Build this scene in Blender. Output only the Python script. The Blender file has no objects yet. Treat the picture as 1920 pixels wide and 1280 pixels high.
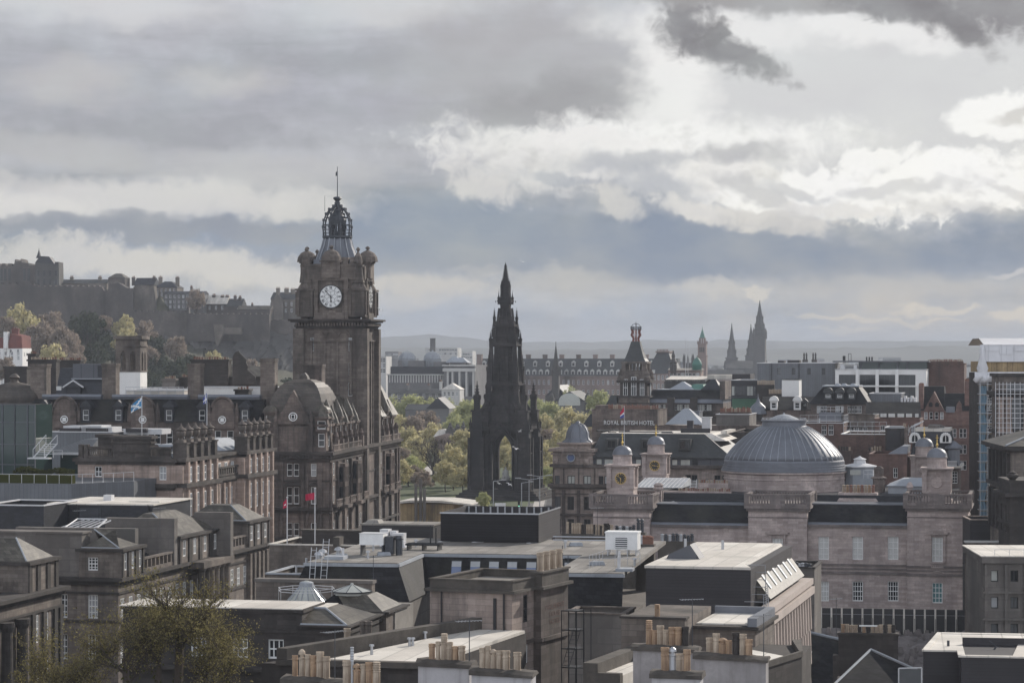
import bpy,math,random
from mathutils import Vector,Matrix
R=math.radians
SC=bpy.context.scene
COL=SC.collection
# - camera
F,EYE,HY,CX=4764.0,38.0,660.0,960.0
cam=bpy.data.cameras.new("camera")
cam.sensor_width=36.0
cam.lens=F/1920*36
cam.shift_y=20/1920
cam.clip_start,cam.clip_end=1.0,60000
cam_o=bpy.data.objects.new("camera",cam)
cam_o.location=(0,0,EYE)
cam_o.rotation_euler=(R(90),0,0)
COL.objects.link(cam_o)
SC.camera=cam_o
# - render settings
SC.view_settings.view_transform='Standard'
SC.view_settings.look='None'
SC.view_settings.exposure=0.0
SC.view_settings.gamma=1.0
SC.render.engine='CYCLES'
cy=SC.cycles
cy.use_denoising=True
cy.max_bounces=6
cy.diffuse_bounces=2
cy.glossy_bounces=2
cy.transparent_max_bounces=12
cy.volume_bounces=0
cy.sample_clamp_indirect=4
# - sun
SUN_AZ,SUN_EL=38.0,27.0
sun=bpy.data.lights.new("sun",'SUN')
sun.energy=5.0
sun.angle=R(0.6)
sun.color=(1.0,0.93,0.84)
sun_o=bpy.data.objects.new("sun",sun)
sd=Vector((math.sin(R(SUN_AZ))*math.cos(R(SUN_EL)),math.cos(R(SUN_AZ))*math.cos(R(SUN_EL)),math.sin(R(SUN_EL))))
sun_o.rotation_euler=(-sd).to_track_quat('-Z','Y').to_euler()
sun_o.location=(300,600,400)
COL.objects.link(sun_o)
# - world: sky texture under a deck of broken cloud
def s2l(c):
 return tuple((x/255/12.92)if x/255<=0.04045 else((x/255+0.055)/1.055)**2.4 for x in c)+(1.0,)
def build_world():
 w=bpy.data.worlds.new("World")
 SC.world=w
 w.use_nodes=True
 nt=w.node_tree
 N,L=nt.nodes,nt.links
 N.clear()
 def nd(t,**kw):
  n=N.new(t)
  for k,v in kw.items():
   setattr(n,k,v)
  return n
 def M(op,a,b=None,c=None,clamp=False):
  n=nd('ShaderNodeMath',operation=op,use_clamp=clamp)
  for i,x in enumerate((a,b,c)):
   if x is None:
    continue
   if isinstance(x,(int,float)):
    n.inputs[i].default_value=x
   else:
    L.new(x,n.inputs[i])
  return n.outputs[0]
 tc=nd('ShaderNodeTexCoord')
 sep=nd('ShaderNodeSeparateXYZ')
 L.new(tc.outputs['Generated'],sep.inputs[0])
 az=M('ARCTAN2',sep.outputs[0],sep.outputs[1])
 el=M('ARCSINE',sep.outputs[2])
 A=M('MULTIPLY',az,47.64)
 E=M('MULTIPLY',el,47.64)
 def noise(sx,sy,scale,detail,rough=0.55,seed=0.0,dist=0.0):
  c=nd('ShaderNodeCombineXYZ')
  L.new(M('MULTIPLY',A,sx),c.inputs[0])
  L.new(M('MULTIPLY',E,sy),c.inputs[1])
  c.inputs[2].default_value=seed
  n=nd('ShaderNodeTexNoise')
  n.inputs['Scale'].default_value=scale
  n.inputs['Detail'].default_value=detail
  n.inputs['Roughness'].default_value=rough
  n.inputs['Distortion'].default_value=dist
  L.new(c.outputs[0],n.inputs['Vector'])
  return n.outputs[0]
 wc=nd('ShaderNodeCombineXYZ')
 L.new(M('MULTIPLY',A,0.75),wc.inputs[0])
 L.new(E,wc.inputs[1])
 wc.inputs[2].default_value=21.4
 wt=nd('ShaderNodeTexNoise')
 wt.inputs['Scale'].default_value=1.15
 wt.inputs['Detail'].default_value=3
 wt.inputs['Roughness'].default_value=0.6
 L.new(wc.outputs[0],wt.inputs['Vector'])
 ws=nd('ShaderNodeSeparateColor')
 L.new(wt.outputs['Color'],ws.inputs[0])
 AW=M('MULTIPLY_ADD',M('SUBTRACT',ws.outputs[0],0.5),1.5,A)
 EW=M('MULTIPLY_ADD',M('SUBTRACT',ws.outputs[1],0.5),0.85,E)
 n_big=M('SUBTRACT',noise(0.55,1.0,0.9,5,0.55,1.3),0.5)
 n_mid=M('SUBTRACT',noise(0.8,1.0,2.2,5,0.6,7.7),0.5)
 n_fine=M('SUBTRACT',noise(1.0,1.0,3.0,5,0.62,3.1,0.6),0.5)
 n_str=M('SUBTRACT',noise(0.22,1.6,1.0,5,0.6,5.2,0.3),0.5)
 n_x=M('SUBTRACT',noise(0.7,1.0,2.6,5,0.62,11.9),0.5)
 Ew=M('ADD',E,M('ADD',M('MULTIPLY',n_big,1.5),M('MULTIPLY',n_str,0.7)))
 rp=nd('ShaderNodeValToRGB')
 L.new(M('DIVIDE',Ew,20.0,clamp=True),rp.inputs[0])
 cr=rp.color_ramp
 stops=[(-0.2,(184,188,196)),(0.5,(170,177,188)),(1.1,(182,185,190)),(1.7,(152,161,175)),(2.3,(138,149,166)),
 (2.9,(160,165,173)),(3.5,(182,183,188)),(4.6,(169,170,178)),(5.6,(176,177,184)),(6.5,(194,195,200)),
 (8.0,(184,185,188)),(12,(156,158,162)),(19.5,(140,145,154))]
 while len(cr.elements)<len(stops):
  cr.elements.new(0.5)
 for e,(p,c)in zip(cr.elements,stops):
  e.position=max(0,p/20)
  e.color=s2l(c)
 col=rp.outputs[0]
 st=nd('ShaderNodeMix',data_type='RGBA',blend_type='MULTIPLY')
 st.inputs[0].default_value=1.0
 L.new(col,st.inputs[6])
 mm=M('ADD',1.0,M('ADD',M('MULTIPLY',n_str,0.62),M('MULTIPLY',n_mid,0.34)))
 cc=nd('ShaderNodeCombineColor')
 for i in range(3):
  L.new(mm,cc.inputs[i])
 L.new(cc.outputs[0],st.inputs[7])
 col=st.outputs[2]
 def layer(col,px,py,rx,ry,rot,color,k=1.0,soft=0.6,warp=0.5,wn=None,tex=0.0):
  """One cloud mass: an ellipse in azimuth / elevation with noise-torn edges."""
  wn=n_fine if wn is None else wn
  dx=M('SUBTRACT',AW,(px-CX)/100)
  dy=M('SUBTRACT',EW,(HY-py)/100)
  c,s=math.cos(R(rot)),math.sin(R(rot))
  u=M('DIVIDE',M('ADD',M('MULTIPLY',dx,c),M('MULTIPLY',dy,-s)),rx/100)
  v=M('DIVIDE',M('ADD',M('MULTIPLY',dx,s),M('MULTIPLY',dy,c)),ry/100)
  r=M('SQRT',M('ADD',M('MULTIPLY',u,u),M('MULTIPLY',v,v)))
  r=M('ADD',r,M('MULTIPLY',wn,warp*2))
  mr=nd('ShaderNodeMapRange',interpolation_type='SMOOTHSTEP')
  L.new(r,mr.inputs['Value'])
  mr.inputs['From Min'].default_value=1+soft*0.5
  mr.inputs['From Max'].default_value=1-soft*0.5
  mr.inputs['To Min'].default_value=0
  mr.inputs['To Max'].default_value=k
  mx=nd('ShaderNodeMix',data_type='RGBA')
  L.new(mr.outputs[0],mx.inputs[0])
  L.new(col,mx.inputs[6])
  mx.inputs[7].default_value=s2l(color)
  if tex:
   sh=nd('ShaderNodeMix',data_type='RGBA')
   L.new(M('MULTIPLY',M('ADD',M('MULTIPLY',n_x,1.6),M('MULTIPLY',n_mid,1.4)),tex,clamp=True),sh.inputs[0])
   sh.inputs[6].default_value=s2l(color)
   sh.inputs[7].default_value=s2l(tuple(x*0.74 for x in color))
   L.new(sh.outputs[2],mx.inputs[7])
  return mx.outputs[2]
 W=(250,249,247)
 for a in CLOUDS(W,n_big,n_mid,n_fine,n_str,n_x):
  col=layer(col,*a[:6],**a[6])
 east_fill=nd('ShaderNodeMapRange',interpolation_type='SMOOTHSTEP')  # unseen sky behind the camera, brightened to light the facing walls
 L.new(sep.outputs[1],east_fill.inputs['Value'])
 east_fill.inputs['From Min'].default_value=0.35
 east_fill.inputs['From Max'].default_value=-0.75
 east_fill.inputs['To Min'].default_value=1.0
 east_fill.inputs['To Max'].default_value=3.4
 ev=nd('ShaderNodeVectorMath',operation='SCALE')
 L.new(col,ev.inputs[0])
 L.new(east_fill.outputs[0],ev.inputs['Scale'])
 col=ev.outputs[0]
 sky=nd('ShaderNodeTexSky',sky_type='NISHITA',sun_disc=False,sun_elevation=R(SUN_EL),sun_rotation=R(SUN_AZ))
 b1=nd('ShaderNodeBackground')
 b1.inputs[1].default_value=1.0
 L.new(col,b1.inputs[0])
 b2=nd('ShaderNodeBackground')
 b2.inputs[1].default_value=0.1
 L.new(sky.outputs[0],b2.inputs[0])
 mx=nd('ShaderNodeMixShader')
 gap=M('MULTIPLY_ADD',n_big,0.5,0.06,clamp=True)
 L.new(M('MINIMUM',gap,0.22),mx.inputs[0])
 L.new(b1.outputs[0],mx.inputs[1])
 L.new(b2.outputs[0],mx.inputs[2])
 out=nd('ShaderNodeOutputWorld')
 L.new(mx.outputs[0],out.inputs[0])
 w.cycles.sampling_method='MANUAL'
 w.cycles.sample_map_resolution=512
def CLOUDS(W,nb,nm,nf,ns,nx):
 D=dict
 G=(213,213,214)
 return[
 (250,375,330,40,0,(218,216,214),D(k=.88,soft=.9,warp=.55,wn=nm)),
 (520,325,190,30,3,(194,193,195),D(k=.6,soft=1.0,warp=.6,wn=nm)),
 (60,395,120,26,4,(222,220,217),D(k=.8,soft=.9,warp=.6)),
 (150,165,110,40,0,(200,198,197),D(k=.6,soft=1.2,warp=.5,wn=nm)),
 (440,155,80,28,0,(202,200,198),D(k=.6,soft=1.2,warp=.4,wn=nm)),
 (280,430,460,20,1,(150,155,165),D(k=.8,soft=.9,warp=.5,wn=nm)),
 (330,498,330,34,5,(215,212,207),D(k=.9,soft=.9,warp=.75)),
 (60,480,130,24,0,(204,203,202),D(k=.7,soft=.9,warp=.6)),
 (190,20,220,32,3,(214,214,216),D(k=.8,soft=1.2,warp=.5,wn=nm)),
 (735,20,150,28,0,(212,212,213),D(k=.75,soft=1.2,warp=.5,wn=nm)),
 (640,560,60,50,0,(190,189,188),D(k=.4,soft=1.0,warp=.5)),
 (800,535,120,24,3,(203,200,196),D(k=.8,soft=.9,warp=.7)),
 (905,505,60,12,0,(202,200,197),D(k=.7,soft=.9,warp=.6)),
 (330,250,260,24,2,(158,159,166),D(k=.6,soft=1.2,warp=.7,wn=nm)),
 (120,290,170,22,4,(188,187,188),D(k=.6,soft=1.2,warp=.7,wn=nm)),
 (640,120,240,22,-2,(160,161,167),D(k=.55,soft=1.2,warp=.7,wn=nm)),
 (560,385,150,24,4,(214,212,210),D(k=.75,soft=1.0,warp=.8)),
 (40,340,110,16,3,(206,204,203),D(k=.6,soft=1.0,warp=.8)),
 (1350,465,640,62,0,(138,149,166),D(k=.9,soft=.7,warp=.25,wn=nm)),
 (830,420,170,60,0,(140,152,168),D(k=.8,soft=.8,warp=.3,wn=nm)),
 (1650,200,520,215,0,G,D(k=1,soft=.5,warp=.25,wn=nm)),
 (1000,130,250,120,0,(180,179,181),D(k=.7,soft=1.0,warp=.4,wn=nm)),
 (1060,195,175,46,-4,(154,153,156),D(k=.75,soft=1.3,warp=.6,wn=nm)),
 (1255,165,78,112,12,(244,243,241),D(k=.9,soft=1.1,warp=.55,wn=nm)),
 (1330,62,210,40,4,(238,237,236),D(k=.85,soft=1.0,warp=.4,wn=nm)),
 (1640,72,170,26,8,(240,239,238),D(k=.85,soft=1.0,warp=.4,wn=nm)),
 (1230,268,350,42,0,W,D(k=.9,soft=1.05,warp=.75,tex=1.1)),
 (1000,300,150,48,12,(232,230,228),D(k=.8,soft=1.1,warp=.75,tex=1)),
 (1330,345,230,50,10,(238,236,233),D(k=.95,soft=.5,warp=.65,tex=1)),
 (1580,372,250,50,-2,W,D(k=1,soft=.55,warp=.75,tex=1.2)),
 (1810,345,190,56,-6,W,D(k=1,soft=.5,warp=.8,tex=1.4)),
 (1720,325,120,26,-10,(253,252,250),D(k=.9,soft=.4,warp=.6,wn=nx)),
 (1410,415,150,18,6,(206,204,203),D(k=.85,soft=.7,warp=.7)),
 (1150,372,50,24,24,(212,210,207),D(k=.8,soft=1.0,warp=.9)),
 (905,345,66,30,26,(216,214,212),D(k=.85,soft=.9,warp=.9)),
 (1180,300,110,18,0,(186,188,193),D(k=.8,soft=1.2,warp=.9,wn=nx)),
 (1385,290,64,20,-4,(180,180,183),D(k=.8,soft=1.2,warp=.9,wn=nx)),
 (1235,355,90,36,20,(174,178,186),D(k=.75,soft=1.1,warp=.8,wn=nx)),
 (1420,370,80,15,25,(186,186,189),D(k=.7,soft=.9,warp=.8,wn=nx)),
 (1890,362,70,10,22,(206,205,206),D(k=.6,soft=1.2,warp=.9)),
 (1780,395,90,14,5,(196,196,199),D(k=.5,soft=.9,warp=.9,wn=nx)),
 (1880,226,112,38,-4,(250,249,247),D(k=1,soft=.3,warp=.3)),
 (1900,226,44,13,-2,(208,205,202),D(k=.9,soft=.9,warp=.4)),
 (1500,330,60,20,-10,(252,251,249),D(k=.9,soft=.6,warp=.9)),
 (1640,300,70,18,-14,(252,251,249),D(k=.9,soft=.6,warp=.9)),
 (1560,400,90,16,4,(226,224,222),D(k=.8,soft=.7,warp=.9)),
 (1300,395,70,18,14,(228,225,221),D(k=.8,soft=.8,warp=.9)),
 (1090,262,120,16,2,(240,238,236),D(k=.85,soft=.8,warp=.8)),
 (1680,360,120,14,-4,(205,205,207),D(k=.75,soft=.9,warp=.9,wn=nx)),
 (1480,362,70,12,12,(196,197,200),D(k=.75,soft=.9,warp=.9,wn=nx)),
 (1060,335,60,14,10,(170,175,184),D(k=.7,soft=.9,warp=.9,wn=nx)),
 (1282,45,46,50,30,(136,135,138),D(k=.9,soft=1.1,warp=.85)),
 (1318,82,62,26,40,(140,139,142),D(k=.9,soft=1.1,warp=.85,wn=nx)),
 (1385,108,95,26,27,(134,133,136),D(k=.92,soft=1.1,warp=.85)),
 (1345,62,22,22,0,(132,131,133),D(k=.9,soft=.7,warp=.5)),
 (1480,6,260,26,2,(160,158,159),D(k=.9,soft=.9,warp=.5,wn=nx)),
 (1690,22,150,34,12,(136,134,137),D(k=.93,soft=1.1,warp=.85)),
 (1790,60,90,28,32,(130,128,131),D(k=.92,soft=1.1,warp=.85,wn=nx)),
 (1890,30,130,46,10,(140,138,141),D(k=.93,soft=1.1,warp=.85)),
 (1330,540,75,18,4,(201,199,196),D(k=.75,soft=.9,warp=.8)),
 (1060,525,110,22,2,(190,190,190),D(k=.6,soft=.9,warp=.7)),
 (1400,548,24,9,10,(214,209,201),D(k=.8,soft=.7,warp=.7)),
 (1560,596,60,6,0,(208,203,195),D(k=.75,soft=.8,warp=.7)),
 (1745,582,80,8,0,(212,207,199),D(k=.85,soft=.8,warp=.7)),
 (1690,600,100,5,0,(206,202,196),D(k=.7,soft=.8,warp=.6)),
 (1885,606,60,9,0,(214,208,198),D(k=.85,soft=.8,warp=.7)),
 (1885,514,66,6,-4,(205,203,203),D(k=.8,soft=.8,warp=.6)),
 (1690,545,230,26,0,(184,185,188),D(k=.55,soft=1.0,warp=.6,wn=nm)),
 (1590,622,70,5,0,(206,203,199),D(k=.6,soft=.8,warp=.6)),
 (760,565,100,10,0,(196,196,197),D(k=.5,soft=1,warp=.6)),
 ]
build_world()
# - materials
def mat(name,base,rough=0.85,var=0.25,soot=0.0,course=None,nscale=1.0,metal=0.0,bump=0.15,dark=(0.03,0.028,0.027),streak=0.0,spec=0.3,kind='wall',mortar=0.72):
 """Procedural surface: base colour, noise variation, soot / rain streaks, and coursing (blocks, slates, boards) in object space."""
 m=bpy.data.materials.new(name)
 m.use_nodes=True
 nt=m.node_tree
 N,L=nt.nodes,nt.links
 bs=N['Principled BSDF']
 bs.inputs['Roughness'].default_value=rough
 bs.inputs['Metallic'].default_value=metal
 bs.inputs['Specular IOR Level'].default_value=spec
 tc=N.new('ShaderNodeTexCoord')
 sep=N.new('ShaderNodeSeparateXYZ')
 L.new(tc.outputs['Object'],sep.inputs[0])
 ad=N.new('ShaderNodeMath')
 L.new(sep.outputs[0],ad.inputs[0])
 L.new(sep.outputs[1],ad.inputs[1])
 cb=N.new('ShaderNodeCombineXYZ')
 L.new(sep.outputs[1]if kind=='flat' else ad.outputs[0],cb.inputs[0])
 L.new(sep.outputs[0]if kind=='flat' else sep.outputs[2],cb.inputs[1])
 def noise(vec,scale,detail,rough_=0.6):
  n=N.new('ShaderNodeTexNoise')
  n.inputs['Scale'].default_value=scale
  n.inputs['Detail'].default_value=detail
  n.inputs['Roughness'].default_value=rough_
  L.new(vec,n.inputs['Vector'])
  return n.outputs[0]
 def mixc(fac,a,b,blend='MIX'):
  x=N.new('ShaderNodeMix')
  x.data_type='RGBA'
  x.blend_type=blend
  for sock,val in((x.inputs[0],fac),(x.inputs[6],a),(x.inputs[7],b)):
   if isinstance(val,(int,float)):
    sock.default_value=val
   elif isinstance(val,tuple):
    sock.default_value=val if len(val)==4 else val+(1,)
   else:
    L.new(val,sock)
  return x.outputs[2]
 def rng(v,a,b,c=0.0,d=1.0):
  r=N.new('ShaderNodeMapRange')
  L.new(v,r.inputs[0])
  for i,q in enumerate((a,b,c,d)):
   r.inputs[i+1].default_value=q
  return r.outputs[0]
 b4=tuple(base)+(1,)
 n1=noise(tc.outputs['Object'],0.35*nscale,5)
 n2=noise(tc.outputs['Object'],3.0*nscale,4)
 lo=tuple(x*(1-var)for x in base)
 hi=tuple(min(0.9,x*(1+var))for x in base)
 col=mixc(rng(n1,0.3,0.7),lo,hi)
 col=mixc(rng(n2,0.3,0.7,0,0.6),col,tuple(x*(1-var*0.8)for x in base))
 h=n2
 if course:
  bw,bh=course
  br=N.new('ShaderNodeTexBrick')
  L.new(cb.outputs[0],br.inputs['Vector'])
  br.inputs['Scale'].default_value=1.0
  br.inputs['Brick Width'].default_value=bw
  br.inputs['Row Height'].default_value=bh
  br.inputs['Mortar Size'].default_value=min(bw,bh)*0.045
  br.inputs['Mortar Smooth'].default_value=0.3
  br.inputs['Color1'].default_value=(1,1,1,1)
  k=1-var*0.9
  br.inputs['Color2'].default_value=(k,k*0.98,k*0.97,1)
  br.inputs['Mortar'].default_value=(mortar,mortar,mortar,1)
  col=mixc(1.0,col,br.outputs[0],'MULTIPLY')
 if soot:
  mp=N.new('ShaderNodeMapping')
  mp.inputs['Scale'].default_value=(1,1,0.3)
  L.new(tc.outputs['Object'],mp.inputs[0])
  ns=noise(mp.outputs[0],0.22*nscale,7,0.65)
  col=mixc(rng(ns,0.56-soot*0.22,0.74-soot*0.12,0,min(1,0.45+soot)),col,tuple(dark))
 if streak:
  mp2=N.new('ShaderNodeMapping')
  mp2.inputs['Scale'].default_value=(1,1,0.06)
  L.new(tc.outputs['Object'],mp2.inputs[0])
  ns2=noise(mp2.outputs[0],1.6,4,0.6)
  col=mixc(rng(ns2,0.5,0.72,0,streak),col,tuple(dark))
 L.new(col,bs.inputs['Base Color'])
 if bump:
  bp=N.new('ShaderNodeBump')
  bp.inputs['Strength'].default_value=bump
  bp.inputs['Distance'].default_value=0.05
  L.new(h,bp.inputs['Height'])
  L.new(bp.outputs[0],bs.inputs['Normal'])
 return m
def plain(name,base,rough=0.6,metal=0.0,spec=0.4,emit=None):
 m=bpy.data.materials.new(name)
 m.use_nodes=True
 nt=m.node_tree
 bs=nt.nodes['Principled BSDF']
 bs.inputs['Roughness'].default_value=rough
 bs.inputs['Metallic'].default_value=metal
 bs.inputs['Specular IOR Level'].default_value=spec
 n=nt.nodes.new('ShaderNodeTexNoise')
 n.inputs['Scale'].default_value=1.7
 n.inputs['Detail'].default_value=4
 tc=nt.nodes.new('ShaderNodeTexCoord')
 nt.links.new(tc.outputs['Object'],n.inputs[0])
 x=nt.nodes.new('ShaderNodeMix')
 x.data_type='RGBA'
 nt.links.new(n.outputs[0],x.inputs[0])
 x.inputs[6].default_value=tuple(c*0.82 for c in base)+(1,)
 x.inputs[7].default_value=tuple(min(.95,c*1.15)for c in base)+(1,)
 nt.links.new(x.outputs[2],bs.inputs['Base Color'])
 return m
def leafmat(name,a,b,trans=0.35):
 """Leaves: two colours by clump and some light passing through the blades."""
 m=bpy.data.materials.new(name)
 m.use_nodes=True
 nt=m.node_tree
 N,L=nt.nodes,nt.links
 N.clear()
 g=N.new('ShaderNodeNewGeometry')
 x=N.new('ShaderNodeMix')
 x.data_type='RGBA'
 L.new(g.outputs['Random Per Island'],x.inputs[0])
 x.inputs[6].default_value=a+(1,)
 x.inputs[7].default_value=b+(1,)
 d=N.new('ShaderNodeBsdfDiffuse')
 t=N.new('ShaderNodeBsdfTranslucent')
 L.new(x.outputs[2],d.inputs[0])
 L.new(x.outputs[2],t.inputs[0])
 s=N.new('ShaderNodeMixShader')
 s.inputs[0].default_value=trans
 L.new(d.outputs[0],s.inputs[1])
 L.new(t.outputs[0],s.inputs[2])
 o=N.new('ShaderNodeOutputMaterial')
 L.new(s.outputs[0],o.inputs[0])
 return m
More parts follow.
